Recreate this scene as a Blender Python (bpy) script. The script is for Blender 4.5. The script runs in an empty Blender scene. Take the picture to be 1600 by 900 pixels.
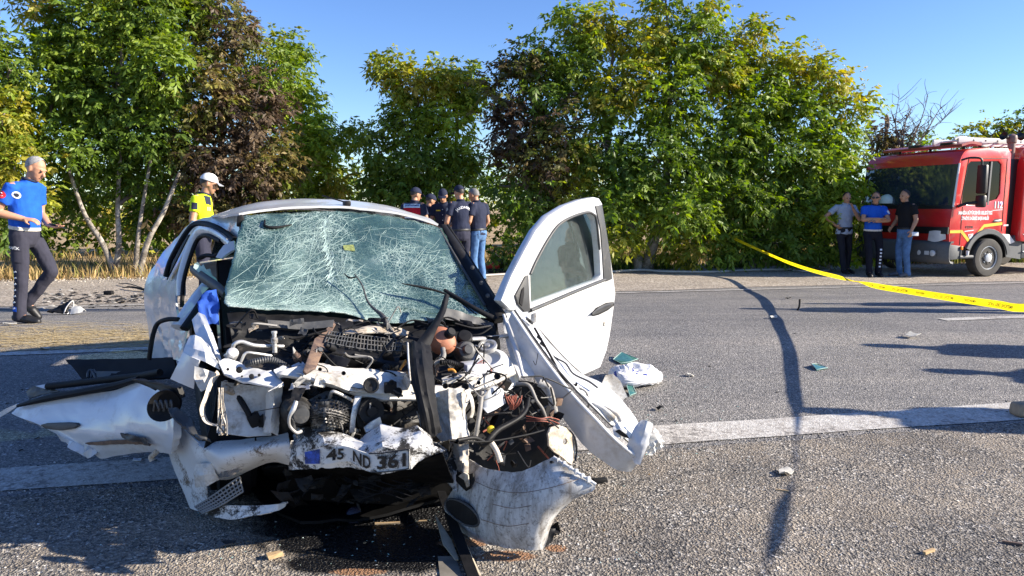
import bpy, bmesh, math, random
import numpy as np
from mathutils import Vector, Matrix, noise
R = math.radians
sc = bpy.context.scene
COL = sc.collection
random.seed(5)

# ------------------------------------------------------------------ camera, sky, sun, exposure
FPX, CX, CY = 1150.0, 800.0, 450.0
CAMZ, HORIZON = 1.4, 325.0
PITCH = math.atan((CY - HORIZON) / FPX)
cam_d = bpy.data.cameras.new('camera'); cam = bpy.data.objects.new('camera', cam_d); COL.objects.link(cam)
cam.location = (0, 0, CAMZ); cam.rotation_euler = (math.pi / 2 - PITCH, 0, 0)
cam_d.sensor_width = 36; cam_d.lens = 36 * FPX / 1600; cam_d.clip_end = 3000; cam_d.clip_start = .05
sc.camera = cam
SUN_EL, SUN_AZ = R(23), R(-6)          # azimuth measured from +x, counter-clockwise
w = bpy.data.worlds.new('World'); sc.world = w; w.use_nodes = True
wt = w.node_tree; bg = wt.nodes['Background']
sky = wt.nodes.new('ShaderNodeTexSky'); sky.sky_type = 'NISHITA'; sky.sun_disc = False
sky.sun_elevation = SUN_EL; sky.sun_rotation = math.pi / 2 - SUN_AZ
sky.altitude = 600; sky.air_density = 1.0; sky.dust_density = 0.2; sky.ozone_density = 4.0
hsv = wt.nodes.new('ShaderNodeHueSaturation'); hsv.inputs['Saturation'].default_value = 1.12; hsv.inputs['Hue'].default_value = .513; wt.links.new(sky.outputs[0], hsv.inputs['Color'])
wt.links.new(hsv.outputs[0], bg.inputs[0]); bg.inputs[1].default_value = 0.094
sd = bpy.data.lights.new('sun', 'SUN'); so = bpy.data.objects.new('sun', sd); COL.objects.link(so)
sd.energy = 5.0; sd.angle = R(.5); sd.color = (1, .90, .76)
sv = Vector((math.cos(SUN_AZ) * math.cos(SUN_EL), math.sin(SUN_AZ) * math.cos(SUN_EL), math.sin(SUN_EL)))
so.rotation_euler = sv.to_track_quat('Z', 'Y').to_euler(); so.location = sv * 40
sc.view_settings.view_transform = 'Standard'; sc.view_settings.look = 'None'
sc.view_settings.exposure = 1.3; sc.view_settings.gamma = 1
sc.render.engine = 'CYCLES'
try:
    sc.cycles.max_bounces = 8; sc.cycles.transparent_max_bounces = 12; sc.cycles.use_denoising = True
except Exception: pass

# ------------------------------------------------------------------ places: pixels of the surveyed picture -> world points
ROAD_A = R(12.0); CA, SA = math.cos(ROAD_A), math.sin(ROAD_A)
def vcoord(x, y): return y * CA - x * SA
def ucoord(x, y): return x * CA + y * SA
def from_uv(u, v): return (u * CA - v * SA, u * SA + v * CA)
def zprof(v):
    t = (v - 7.3) / 4.8
    z = 0.1 * (1 + math.cos(math.pi * t)) if abs(t) < 1 else 0.0
    return z
def gz(x, y): return zprof(vcoord(x, y))
cp, sp_ = math.cos(PITCH), math.sin(PITCH)
def ray(px, py):
    a = (px - CX) / FPX; b = -(py - CY) / FPX
    return Vector((a, cp + b * sp_, -sp_ + b * cp))
CAM = Vector((0, 0, CAMZ))
def P(px, py, d):
    r = ray(px, py); return CAM + r * (d / r.y)
def G(px, py, up=0.0):
    r = ray(px, py); t = 5.0
    for _ in range(40):
        p = CAM + r * t
        t = (gz(p.x, p.y) - CAMZ) / r.z
        t = max(.5, min(t, 400))
    p = CAM + r * t
    return Vector((p.x, p.y, gz(p.x, p.y) + up))
# car frame: C0 = middle of the windscreen base, ER runs to the car's rear, EL to the car's left side (right in the picture)
TH = R(25); C0 = Vector((-.694, 3.615, 0)); ER = Vector((-math.sin(TH), math.cos(TH), 0)); EL = Vector((math.cos(TH), math.sin(TH), 0))
def plane_hit(px, py, n, k):
    r = ray(px, py); return CAM + r * ((k - (CAM - C0).dot(n)) / r.dot(n))
def CS(px, py, s): return plane_hit(px, py, ER, s)
def CLt(px, py, l): return plane_hit(px, py, EL, l)
def CAR(s, l, z): return C0 + ER * s + EL * l + Vector((0, 0, z))
def CSs(s, *pts): return [CS(a, b, s) for a, b in pts]
def CT(*pts): return [CS(a, b, s) for a, b, s in pts]        # (px, py, s) triples

# ------------------------------------------------------------------ objects and tags
def tag(o, label=None, cat=None, group=None, kind=None):
    if label: o['label'] = label
    if cat: o['category'] = cat
    if group: o['group'] = group
    if kind: o['kind'] = kind
    return o
def empty(name, loc=(0, 0, 0), rz=0.0, label=None, cat=None, group=None):
    o = bpy.data.objects.new(name, None); COL.objects.link(o); o.location = loc; o.rotation_euler = (0, 0, rz)
    o.empty_display_size = .1
    bpy.context.view_layer.update()
    return tag(o, label, cat, group)
def link(name, me, mat, parent=None, world=True):
    o = bpy.data.objects.new(name, me); COL.objects.link(o)
    if mat is not None:
        ms = mat if isinstance(mat, (list, tuple)) else [mat]
        if len(me.materials) == 0:
            for m in ms: me.materials.append(m)
    if parent is not None:
        o.parent = parent
        if world: o.matrix_parent_inverse = wmat(parent).inverted()
    return o
def wmat(o):
    M = Matrix.LocRotScale(o.location, o.rotation_euler, o.scale)
    if o.parent is not None: M = wmat(o.parent) @ o.matrix_parent_inverse @ M
    return M
def smooth(me, angle=None):
    me.polygons.foreach_set('use_smooth', [True] * len(me.polygons))
    if angle is not None:
        try: me.set_sharp_from_angle(angle=R(angle))
        except Exception: pass
    return me
def bm_mesh(bm, name='m', sm=None):
    me = bpy.data.meshes.new(name); bm.to_mesh(me); bm.free()
    if sm is not None: smooth(me, sm)
    return me
def from_py(v, f, name='m', sm=None):
    me = bpy.data.meshes.new(name); me.from_pydata([tuple(p) for p in v], [], f); me.update()
    if sm is not None: smooth(me, sm)
    return me

# ------------------------------------------------------------------ shape helpers (world coordinates)
def catmull(pts, n):
    pts = [Vector(p) for p in pts]
    if len(pts) == 2:
        return [pts[0].lerp(pts[1], i / n) for i in range(n + 1)]
    ext = [pts[0] * 2 - pts[1]] + pts + [pts[-1] * 2 - pts[-2]]
    out = []; segs = len(pts) - 1
    for i in range(n + 1):
        t = i / n * segs; k = min(int(t), segs - 1); u = t - k
        a, b, c, d = ext[k:k + 4]
        out.append(.5 * ((2 * b) + (c - a) * u + (2 * a - 5 * b + 4 * c - d) * u * u + (3 * b - a - 3 * c + d) * u ** 3))
    return out
def crump(p, f, seed):
    q = Vector((p.x * f + seed * 7.3, p.y * f - seed * 3.1, p.z * f + seed))
    r = 1 - abs(noise.noise(q)) * 2.2                       # ridged: creases in bent sheet metal
    s = 1 - abs(noise.noise(q * 2.6 + Vector((3, 1, 8)))) * 2.4; u = noise.noise(q * 6.1)
    return r * .62 + s * .36 + u * .12 - .42
def solid_grid(g, thick):
    """g: rows of points -> closed thin shell (verts, faces)."""
    nr, nc = len(g), len(g[0]); V = []; F = []
    nrm = [[None] * nc for _ in range(nr)]
    for i in range(nr):
        for j in range(nc):
            a = g[min(i + 1, nr - 1)][j] - g[max(i - 1, 0)][j]; b = g[i][min(j + 1, nc - 1)] - g[i][max(j - 1, 0)]
            n = a.cross(b); nrm[i][j] = n.normalized() if n.length > 1e-9 else Vector((0, 0, 1))
    for i in range(nr):
        for j in range(nc): V.append(g[i][j])
    for i in range(nr):
        for j in range(nc): V.append(g[i][j] - nrm[i][j] * thick)
    o = nr * nc; ix = lambda i, j: i * nc + j
    for i in range(nr - 1):
        for j in range(nc - 1):
            F.append((ix(i, j), ix(i + 1, j), ix(i + 1, j + 1), ix(i, j + 1)))
            F.append((o + ix(i, j), o + ix(i, j + 1), o + ix(i + 1, j + 1), o + ix(i + 1, j)))
    for i in range(nr - 1):
        F.append((ix(i, 0), o + ix(i, 0), o + ix(i + 1, 0), ix(i + 1, 0)))
        F.append((ix(i, nc - 1), ix(i + 1, nc - 1), o + ix(i + 1, nc - 1), o + ix(i, nc - 1)))
    for j in range(nc - 1):
        F.append((ix(0, j), ix(0, j + 1), o + ix(0, j + 1), o + ix(0, j)))
        F.append((ix(nr - 1, j), o + ix(nr - 1, j), o + ix(nr - 1, j + 1), ix(nr - 1, j + 1)))
    return V, F
def jit(rows, amt, seed):
    rs_ = np.random.RandomState(seed); return [[Vector(p) + Vector(rs_.randn(3)) * amt for p in r] for r in rows]
def sheet(name, rows, mat, parent, thick=.004, nu=16, nv=10, cr=0.0, fr=6.0, seed=1, sm=40, tear=0.0, fn=None, straight=False):
    """a bent sheet lofted through rows of points, with creases"""
    if straight:
        def resample(pts, n):
            pts = [Vector(p) for p in pts]; o = []
            for i in range(n + 1):
                t = i / n * (len(pts) - 1); k = min(int(t), len(pts) - 2); o.append(pts[k].lerp(pts[k + 1], t - k))
            return o
    else: resample = catmull
    rr = [resample(r, nu) for r in rows]
    g = list(map(list, zip(*[resample([r[j] for r in rr], nv) for j in range(nu + 1)])))
    if cr or tear or fn:
        nr, nc = len(g), len(g[0]); out = []
        for i in range(nr):
            row = []
            for j in range(nc):
                a = g[min(i + 1, nr - 1)][j] - g[max(i - 1, 0)][j]; b = g[i][min(j + 1, nc - 1)] - g[i][max(j - 1, 0)]
                n = a.cross(b); n = n.normalized() if n.length > 1e-9 else Vector((0, 0, 1))
                p = g[i][j] + n * (cr * crump(g[i][j], fr, seed))
                if tear and (i in (0, nr - 1) or j in (0, nc - 1)):
                    p = p + Vector([tear * noise.noise(g[i][j] * 23 + Vector((k * 9, seed, 0))) for k in range(3)])
                if fn: p = fn(i / (nr - 1), j / (nc - 1), p, n)
                row.append(p)
            out.append(row)
        g = out
    V, F = solid_grid(g, thick)
    return link(name, from_py(V, F, name, sm), mat, parent)
def plate(name, outer, mat, parent, thick=.004, holes=(), bevel=0.0, cr=0.0, fr=6.0, seed=1, sm=35, cuts=0, tri=False):
    """flat-ish plate with an outline (and holes), extruded away from the viewer side by thick"""
    pts = [Vector(p) for p in outer]
    n = Vector((0, 0, 0))
    for i in range(len(pts)): n += (pts[i] - pts[0]).cross(pts[(i + 1) % len(pts)] - pts[0])
    n.normalize()
    if n.dot(CAM - pts[0]) < 0: n = -n
    bm = bmesh.new(); edges = []
    for loop in [pts] + [[Vector(p) for p in h] for h in holes]:
        vs = [bm.verts.new(p) for p in loop]
        edges += [bm.edges.new((vs[i], vs[(i + 1) % len(vs)])) for i in range(len(vs))]
    bmesh.ops.triangle_fill(bm, use_beauty=True, use_dissolve=False, edges=edges, normal=n)
    if cuts:
        for _ in range(cuts):
            bmesh.ops.subdivide_edges(bm, edges=[e for e in bm.edges if e.calc_length() > .03], cuts=1, use_grid_fill=True)
            bmesh.ops.triangulate(bm, faces=bm.faces[:])
    for f in bm.faces:
        f.normal_update()
        if f.normal.dot(n) < 0: f.normal_flip()
    if cr:
        for v in bm.verts: v.co += n * (cr * crump(v.co, fr, seed))
    r = bmesh.ops.extrude_face_region(bm, geom=bm.faces[:])
    vs = [e for e in r['geom'] if isinstance(e, bmesh.types.BMVert)]
    # the extruded copy becomes the front, the originals the back
    for v in bm.verts:
        pass
    vset = set(vs)
    for v in bm.verts:
        if v not in vset: v.co -= n * thick
    bmesh.ops.recalc_face_normals(bm, faces=bm.faces[:])
    if bevel:
        es = [e for e in bm.edges if len(e.link_faces) == 2 and e.calc_face_angle(0) > .9]
        bmesh.ops.bevel(bm, geom=es, offset=bevel, segments=2, affect='EDGES', profile=.5)
    return link(name, bm_mesh(bm, name, sm), mat, parent)
def tube_mesh(pts, r, n=8, seg=None, prof=None, close=True, smooth_path=True):
    m = seg or max(6, 4 * (len(pts) - 1))
    if smooth_path: path = catmull(pts, m)
    else: path = [Vector(p) for p in pts]; m = len(path) - 1
    V = []; F = []; up = None
    rr = r if isinstance(r, (list, tuple)) else [r, r]
    for i, p in enumerate(path):
        t = (path[min(i + 1, m)] - path[max(i - 1, 0)])
        t = t.normalized() if t.length > 1e-9 else Vector((0, 0, 1))
        if up is None:
            up = Vector((0, 0, 1)) if abs(t.z) < .9 else Vector((1, 0, 0))
        a = t.cross(up); a = a.normalized() if a.length > 1e-6 else t.orthogonal().normalized()
        up = a.cross(t).normalized()
        k = i / m * (len(rr) - 1); k0 = min(int(k), len(rr) - 2); rad = rr[k0] * (1 - (k - k0)) + rr[k0 + 1] * (k - k0)
        pa, pb = prof or (1, 1)
        for j in range(n):
            an = 2 * math.pi * j / n
            V.append(p + a * (math.cos(an) * rad * pa) + up * (math.sin(an) * rad * pb))
    for i in range(m):
        for j in range(n):
            F.append((i * n + j, i * n + (j + 1) % n, (i + 1) * n + (j + 1) % n, (i + 1) * n + j))
    if close:
        F.append(tuple(range(n - 1, -1, -1))); F.append(tuple(m * n + j for j in range(n)))
    return V, F
def tube(name, pts, r, mat, parent=None, n=8, seg=None, prof=None, sm=50, smooth_path=True):
    V, F = tube_mesh(pts, r, n, seg, prof, True, smooth_path)
    return link(name, from_py(V, F, name, sm), mat, parent)
def corr_hose(name, pts, r, mat, parent, seg=60):
    rr = [r * (1.0 if i % 2 else .8) for i in range(seg + 1)]
    return tube(name, pts, rr, mat, parent, n=9, seg=seg)
def frame_axes(z, x=None):
    z = Vector(z).normalized(); x = Vector(x) if x is not None else z.orthogonal()
    x = (x - z * x.dot(z)).normalized(); return x, z.cross(x), z
def lathe(name, c, axis, prof, mat, parent, n=28, sm=35, sx=1.0, sy=1.0, xref=None):
    """prof: list of (radius, offset along axis)"""
    x, y, z = frame_axes(axis, xref); c = Vector(c); V = []; F = []
    for rad, h in prof:
        for j in range(n):
            an = 2 * math.pi * j / n
            V.append(c + x * (math.cos(an) * rad * sx) + y * (math.sin(an) * rad * sy) + z * h)
    for i in range(len(prof) - 1):
        for j in range(n): F.append((i * n + j, i * n + (j + 1) % n, (i + 1) * n + (j + 1) % n, (i + 1) * n + j))
    if prof[0][0] > 1e-4: F.append(tuple(range(n - 1, -1, -1)))
    if prof[-1][0] > 1e-4: F.append(tuple((len(prof) - 1) * n + j for j in range(n)))
    return link(name, from_py(V, F, name, sm), mat, parent)
def boxm(c, x, y, z, bevel=.0, seg=2):
    """box mesh: c centre, x, y, z full edge vectors"""
    bm = bmesh.new(); c = Vector(c); x = Vector(x) / 2; y = Vector(y) / 2; z = Vector(z) / 2
    vs = [bm.verts.new(c + x * a + y * b + z * d) for d in (-1, 1) for b in (-1, 1) for a in (-1, 1)]
    for f in ((0, 2, 3, 1), (4, 5, 7, 6), (0, 1, 5, 4), (2, 6, 7, 3), (0, 4, 6, 2), (1, 3, 7, 5)): bm.faces.new([vs[i] for i in f])
    bmesh.ops.recalc_face_normals(bm, faces=bm.faces[:])
    if bevel: bmesh.ops.bevel(bm, geom=bm.edges[:], offset=bevel, segments=seg, affect='EDGES', profile=.5)
    return bm
def box(name, c, x, y, z, mat, parent=None, bevel=.003, sm=35):
    return link(name, bm_mesh(boxm(c, x, y, z, bevel), name, sm), mat, parent)
_font_cache = {}
def text_mesh(s, size, bold=0.0, extrude=.0, align='CENTER', spacing=1.0):
    cu = bpy.data.curves.new('t', 'FONT'); cu.body = s; cu.size = size; cu.align_x = align; cu.align_y = 'CENTER'
    cu.offset = bold; cu.extrude = extrude; cu.resolution_u = 2; cu.space_character = spacing
    o = bpy.data.objects.new('t', cu); COL.objects.link(o)
    dg = bpy.context.evaluated_depsgraph_get(); dg.update()
    me = bpy.data.meshes.new_from_object(o.evaluated_get(dg)); bpy.data.objects.remove(o); bpy.data.curves.remove(cu)
    me.materials.clear()
    return me
def place_text(name, s, c, right, up, size, mat, parent, bold=0.0, sx=1.0, warp=None, extrude=.0008, spacing=1.0):
    me = text_mesh(s, size, bold, extrude, spacing=spacing); c = Vector(c); r = Vector(right).normalized(); u = Vector(up).normalized(); n = r.cross(u)
    for v in me.vertices:
        x, y, z = v.co.x * sx, v.co.y, v.co.z
        v.co = warp(x, y, z) if warp else c + r * x + u * y + n * z
    me.update()
    return link(name, me, mat, parent)

# ------------------------------------------------------------------ materials
_mats = {}
def nd(t, ty, **kw):
    n = t.nodes.new(ty)
    for k, v in kw.items():
        if k == 'inp':
            for a, b in v.items(): n.inputs[a].default_value = b
        else: setattr(n, k, v)
    return n
def c4(c): return (c[0], c[1], c[2], 1)
def ramp(t, stops, interp='LINEAR'):
    n = t.nodes.new('ShaderNodeValToRGB'); e = n.color_ramp.elements; n.color_ramp.interpolation = interp
    while len(e) < len(stops): e.new(.5)
    for i, (p, c) in enumerate(stops): e[i].position = p; e[i].color = c4(c) if len(c) == 3 else c
    return n
def mixc(t, fac, a, b, mode='MIX'):
    n = t.nodes.new('ShaderNodeMix'); n.data_type = 'RGBA'; n.blend_type = mode
    for s, v in ((0, fac), (6, a), (7, b)):
        if hasattr(v, 'is_output') or hasattr(v, 'links'): t.links.new(v, n.inputs[s])
        else: n.inputs[s].default_value = v if s == 0 else (c4(v) if len(v) == 3 else v)
    return n.outputs[2]
def nmat(name):
    m = bpy.data.materials.new(name); m.use_nodes = True; t = m.node_tree; b = t.nodes['Principled BSDF']
    tc = t.nodes.new('ShaderNodeTexCoord'); return m, t, b, tc.outputs['Object']
def tnoise(t, co, scale, detail=4, rough=.55, dist=0.0):
    n = nd(t, 'ShaderNodeTexNoise', inp={'Scale': scale, 'Detail': detail, 'Roughness': rough, 'Distortion': dist}); t.links.new(co, n.inputs['Vector']); return n.outputs['Fac']
def bump(t, b, h, strength=.3, dist=.01):
    n = nd(t, 'ShaderNodeBump', inp={'Strength': strength, 'Distance': dist}); t.links.new(h, n.inputs['Height']); t.links.new(n.outputs[0], b.inputs['Normal']); return n
def M(name, col, rough=.5, metal=0.0, var=.12, vs=8.0, bmp=0.0, bs=60.0, dirt=None, dirt_amt=.5, dirt_scale=3.0, coat=0.0, spec=.5, rvar=.1, dsharp=.13):
    """procedural surface: colour with mottling, optional dirt, grain relief"""
    if name in _mats: return _mats[name]
    m, t, b, co = nmat(name)
    n1 = tnoise(t, co, vs, 5)
    lo = [max(0, c * (1 - var)) for c in col]; hi = [min(1, c * (1 + var)) for c in col]
    rp = ramp(t, [(.3, lo), (.7, hi)]); t.links.new(n1, rp.inputs[0]); out = rp.outputs[0]
    if dirt is not None:
        n2 = tnoise(t, co, dirt_scale, 8, .68, .4); n3 = tnoise(t, co, dirt_scale * 14, 4, .6)
        mm = nd(t, 'ShaderNodeMath', operation='MULTIPLY_ADD', inp={1: .35}); t.links.new(n3, mm.inputs[0]); t.links.new(n2, mm.inputs[2])
        lo_ = .95 - dirt_amt * .55
        r2 = ramp(t, [(max(.02, lo_ - dsharp), (0, 0, 0)), (min(.99, lo_ + dsharp), (1, 1, 1))]); t.links.new(mm.outputs[0], r2.inputs[0])
        out = mixc(t, r2.outputs[0], out, dirt)
        rr = nd(t, 'ShaderNodeMapRange', inp={3: rough, 4: min(1, rough + .4)}); t.links.new(r2.outputs[0], rr.inputs[0]); t.links.new(rr.outputs[0], b.inputs['Roughness'])
    else:
        rr = nd(t, 'ShaderNodeMapRange', inp={3: max(0.02, rough - rvar), 4: min(1, rough + rvar)}); t.links.new(n1, rr.inputs[0]); t.links.new(rr.outputs[0], b.inputs['Roughness'])
    t.links.new(out, b.inputs['Base Color'])
    b.inputs['Metallic'].default_value = metal; b.inputs['Coat Weight'].default_value = coat; b.inputs['Coat Roughness'].default_value = .06
    b.inputs['Specular IOR Level'].default_value = spec
    if bmp:
        bump(t, b, tnoise(t, co, bs, 3, .6), bmp, .004)
    _mats[name] = m; return m
# ================================================================== setting: ground, road, shoulders, markings
def gsheet(name, u0, u1, v0, v1, mat, off, ustep=2.0, vstep=.2, edge=None, kind='structure'):
    us = np.arange(u0, u1 + 1e-6, ustep); vs = np.arange(v0, v1 + 1e-6, vstep); V = []; F = []
    for i, u in enumerate(us):
        for j, v in enumerate(vs):
            vv = v
            if edge and j == 0: vv = v + edge(u, 0)
            if edge and j == len(vs) - 1: vv = v + edge(u, 1)
            x, y = from_uv(u, vv); V.append((x, y, zprof(vv) + off))
    n = len(vs)
    for i in range(len(us) - 1):
        for j in range(n - 1): F.append((i * n + j, (i + 1) * n + j, (i + 1) * n + j + 1, i * n + j + 1))
    o = link(name, from_py(V, F, name), mat); return tag(o, kind=kind)
def speckle(t, co, scale, cols, rnd=1.0):
    v = nd(t, 'ShaderNodeTexVoronoi', inp={'Scale': scale, 'Randomness': rnd}); t.links.new(co, v.inputs['Vector'])
    s = nd(t, 'ShaderNodeSeparateColor'); t.links.new(v.outputs['Color'], s.inputs[0])
    r = ramp(t, cols, 'CONSTANT'); t.links.new(s.outputs[0], r.inputs[0])
    return r.outputs[0], v.outputs['Distance']
def math2(t, op, a, b):
    n = nd(t, 'ShaderNodeMath', operation=op)
    for i, v in enumerate((a, b)):
        if hasattr(v, 'links'): t.links.new(v, n.inputs[i])
        else: n.inputs[i].default_value = v
    return n.outputs[0]
def blob_mask(t, co, spots, nscale=5, namt=.35):
    """soft-edged irregular patches at places on the ground: spots = (x, y, rx, ry)"""
    out = None; nz = tnoise(t, co, nscale, 6, .65)
    for x, y, rx, ry in spots:
        mp = nd(t, 'ShaderNodeMapping', inp={'Location': (-x / rx, -y / ry, 0), 'Scale': (1 / rx, 1 / ry, 0)}); t.links.new(co, mp.inputs['Vector'])
        ln = nd(t, 'ShaderNodeVectorMath', operation='LENGTH'); t.links.new(mp.outputs[0], ln.inputs[0])
        a = math2(t, 'ADD', ln.outputs['Value'], math2(t, 'MULTIPLY', math2(t, 'SUBTRACT', nz, .5), namt * 3))
        r = ramp(t, [(.78, (1, 1, 1)), (1.0, (0, 0, 0))]); t.links.new(a, r.inputs[0])
        out = r.outputs[0] if out is None else math2(t, 'MAXIMUM', out, r.outputs[0])
    return out
oil_c = [G(560, 830), G(470, 800), G(640, 870), G(560, 880)]
OIL = [(oil_c[0].x + .02, oil_c[0].y + .10, .55, .42), (oil_c[1].x + .05, oil_c[1].y, .34, .18), (oil_c[2].x - .02, oil_c[2].y + .02, .30, .17), (oil_c[3].x, oil_c[3].y - .0, .34, .10)]
sand_c = [G(790, 870), G(720, 850), G(870, 858), G(560, 895)]
SAND = [(p.x, p.y, a, b) for p, (a, b) in zip(sand_c, [(.13, .05), (.12, .04), (.05, .035), (.12, .03)])]
def add_stains(t, co, out, b, rough):
    om = blob_mask(t, co, OIL, 9, .3); out = mixc(t, om, out, (.006, .006, .007))
    sm_ = blob_mask(t, co, SAND, 14, .3); out = mixc(t, sm_, out, (.27, .15, .085))
    rr = nd(t, 'ShaderNodeMapRange', inp={3: rough, 4: .38}); t.links.new(om, rr.inputs[0]); t.links.new(rr.outputs[0], b.inputs['Roughness'])
    return out, om
def asphalt():
    m, t, b, co = nmat('asphalt')
    c1, d1 = speckle(t, co, 120, [(0, (.105, .104, .103)), (.3, (.19, .185, .18)), (.62, (.25, .242, .234)), (.84, (.33, .318, .302)), (.95, (.46, .445, .42))])
    # worn wheel tracks and patches, long along the road
    mp = nd(t, 'ShaderNodeMapping', inp={'Rotation': (0, 0, -ROAD_A), 'Scale': (.12, 1.6, 1)}); t.links.new(co, mp.inputs['Vector'])
    nz = tnoise(t, mp.outputs[0], 1.2, 6, .6)
    r = ramp(t, [(.25, (.72, .72, .74)), (.55, (1, .99, .97)), (.8, (1.28, 1.22, 1.15))]); t.links.new(nz, r.inputs[0])
    out = mixc(t, 1.0, c1, r.outputs[0], 'MULTIPLY')
    n2 = tnoise(t, co, 1.1, 7, .66); r2 = ramp(t, [(.35, (.85, .85, .86)), (.7, (1.15, 1.12, 1.08))]); t.links.new(n2, r2.inputs[0])
    out = mixc(t, 1.0, out, r2.outputs[0], 'MULTIPLY')
    # dust and straw swept over the road by the wreck
    p1, p2, p3 = G(120, 530), G(180, 470), G(60, 470)
    dm = blob_mask(t, co, [(p1.x, p1.y, 1.6, .42), (p2.x, p2.y, 2.2, .9), (p3.x - 1, p3.y, 2.4, .8)], 2.2, .35)
    out = mixc(t, math2(t, 'MULTIPLY', dm, math2(t, 'MULTIPLY', tnoise(t, co, 9, 5, .7), .7)), out, (.44, .385, .30))
    out, om = add_stains(t, co, out, b, .82)
    t.links.new(out, b.inputs['Base Color']); b.inputs['Specular IOR Level'].default_value = .35
    bump(t, b, d1, .75, .006); return m
def chipping():
    m, t, b, co = nmat('loose_chipping')
    c1, d1 = speckle(t, co, 85, [(0, (.05, .05, .052)), (.26, (.12, .115, .11)), (.48, (.20, .188, .172)), (.68, (.29, .26, .22)), (.86, (.38, .355, .32)), (.95, (.50, .48, .45))])
    c2, d2 = speckle(t, co, 170, [(0, (.06, .06, .06)), (.35, (.15, .14, .13)), (.7, (.30, .25, .19)), (.9, (.45, .42, .38))])
    nzs = tnoise(t, co, 6, 5, .6); rs = ramp(t, [(.42, (0, 0, 0)), (.6, (1, 1, 1))]); t.links.new(nzs, rs.inputs[0])
    out = mixc(t, rs.outputs[0], c1, c2)
    nz = tnoise(t, co, 2.3, 7, .68); r = ramp(t, [(.45, (0, 0, 0)), (.72, (1, 1, 1))]); t.links.new(nz, r.inputs[0])
    out = mixc(t, math2(t, 'MULTIPLY', r.outputs[0], .62), out, (.31, .26, .20))
    n3 = tnoise(t, co, 1.3, 6, .6); r3 = ramp(t, [(.36, (.80, .80, .81)), (.6, (1.22, 1.2, 1.17))]); t.links.new(n3, r3.inputs[0])
    out = mixc(t, 1.0, out, r3.outputs[0], 'MULTIPLY')
    out, om = add_stains(t, co, out, b, .9)
    t.links.new(out, b.inputs['Base Color']); b.inputs['Specular IOR Level'].default_value = .3
    h = math2(t, 'ADD', d1, math2(t, 'MULTIPLY', d2, .5)); bump(t, b, h, .9, .012); return m
def dust_road():
    m, t, b, co = nmat('dusty_shoulder')
    c1, d1 = speckle(t, co, 42, [(0, (.20, .17, .14)), (.3, (.33, .285, .23)), (.6, (.43, .37, .30)), (.88, (.56, .51, .44))])
    nz = tnoise(t, co, .8, 7, .65); r = ramp(t, [(.35, (.78, .77, .76)), (.7, (1.1, 1.08, 1.04))]); t.links.new(nz, r.inputs[0])
    out = mixc(t, 1.0, c1, r.outputs[0], 'MULTIPLY'); t.links.new(out, b.inputs['Base Color']); b.inputs['Roughness'].default_value = .95
    bump(t, b, d1, .6, .012); return m
def dry_soil():
    m, t, b, co = nmat('dry_field_soil')
    nz = tnoise(t, co, 1.7, 8, .66); r = ramp(t, [(.3, (.20, .135, .07)), (.5, (.36, .25, .125)), (.72, (.50, .37, .19))]); t.links.new(nz, r.inputs[0])
    t.links.new(r.outputs[0], b.inputs['Base Color']); b.inputs['Roughness'].default_value = 1
    bump(t, b, tnoise(t, co, 24, 4, .7), .8, .03); return m
def linepaint():
    m, t, b, co = nmat('road_paint')
    nz = tnoise(t, co, 28, 6, .7); n2 = tnoise(t, co, 3.5, 5, .6)
    a = math2(t, 'ADD', math2(t, 'MULTIPLY', nz, .55), math2(t, 'MULTIPLY', n2, .5))
    r = ramp(t, [(.40, (.20, .185, .17)), (.48, (.44, .41, .37)), (.58, (.56, .54, .50))]); t.links.new(a, r.inputs[0])
    c1, d1 = speckle(t, co, 110, [(0, (.70, .70, .70)), (.4, (.9, .9, .9)), (.8, (1.06, 1.06, 1.06))])
    t.links.new(mixc(t, 1.0, r.outputs[0], c1, 'MULTIPLY'), b.inputs['Base Color']); b.inputs['Roughness'].default_value = .8
    bump(t, b, d1, .5, .004); return m
# ground to the horizon
us = np.concatenate([np.linspace(-1500, -60, 10), np.arange(-55, 56, 2.5), np.linspace(60, 1500, 10)])
vs = np.concatenate([np.array([-300, -100, -40, -15, -8]), np.arange(-6, 20, .4), np.array([22, 26, 32, 40, 55, 80, 130, 300, 700, 1500])])
V = []; F = []
for u in us:
    for v in vs:
        x, y = from_uv(u, v); V.append((x, y, zprof(v) - .03 + (.06 * noise.noise((x * .3, y * .3, 0)) if v > 16.5 else 0)))
n = len(vs)
for i in range(len(us) - 1):
    for j in range(n - 1): F.append((i * n + j, (i + 1) * n + j, (i + 1) * n + j + 1, i * n + j + 1))
tag(link('ground', from_py(V, F, 'ground', 180), dry_soil()), kind='structure')
ASPH = asphalt(); CHIP = chipping()
gsheet('road', -60, 60, 3.7, 12.1, ASPH, 0.0)
wob = lambda a, s: (lambda u, e: a * noise.noise((u * 1.7 + s, e * 5.1, s)) if e == 1 else 0)
gsheet('near_shoulder', -30, 30, -9.0, 3.8, CHIP, 0.003, ustep=.25, edge=wob(.07, 2.0))
gsheet('far_shoulder', -60, 60, 11.75, 15.75, dust_road(), 0.005, ustep=.5, edge=lambda u, e: (.22 * noise.noise((u * .5, e * 7.0, 1.5)) + .1 * noise.noise((u * 2.1, e * 3.0, 4.0))))
PAINT = linepaint()
gsheet('road_marking', -40, 40, 3.86, 4.16, PAINT, 0.006, ustep=.5, vstep=.06, edge=lambda u, e: .03 * noise.noise((u * 2.9, e * 9.0, 3.0)))
gsheet('road_marking', -60, 60, 11.28, 11.40, PAINT, 0.009, ustep=1.0, vstep=.06)
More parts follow.
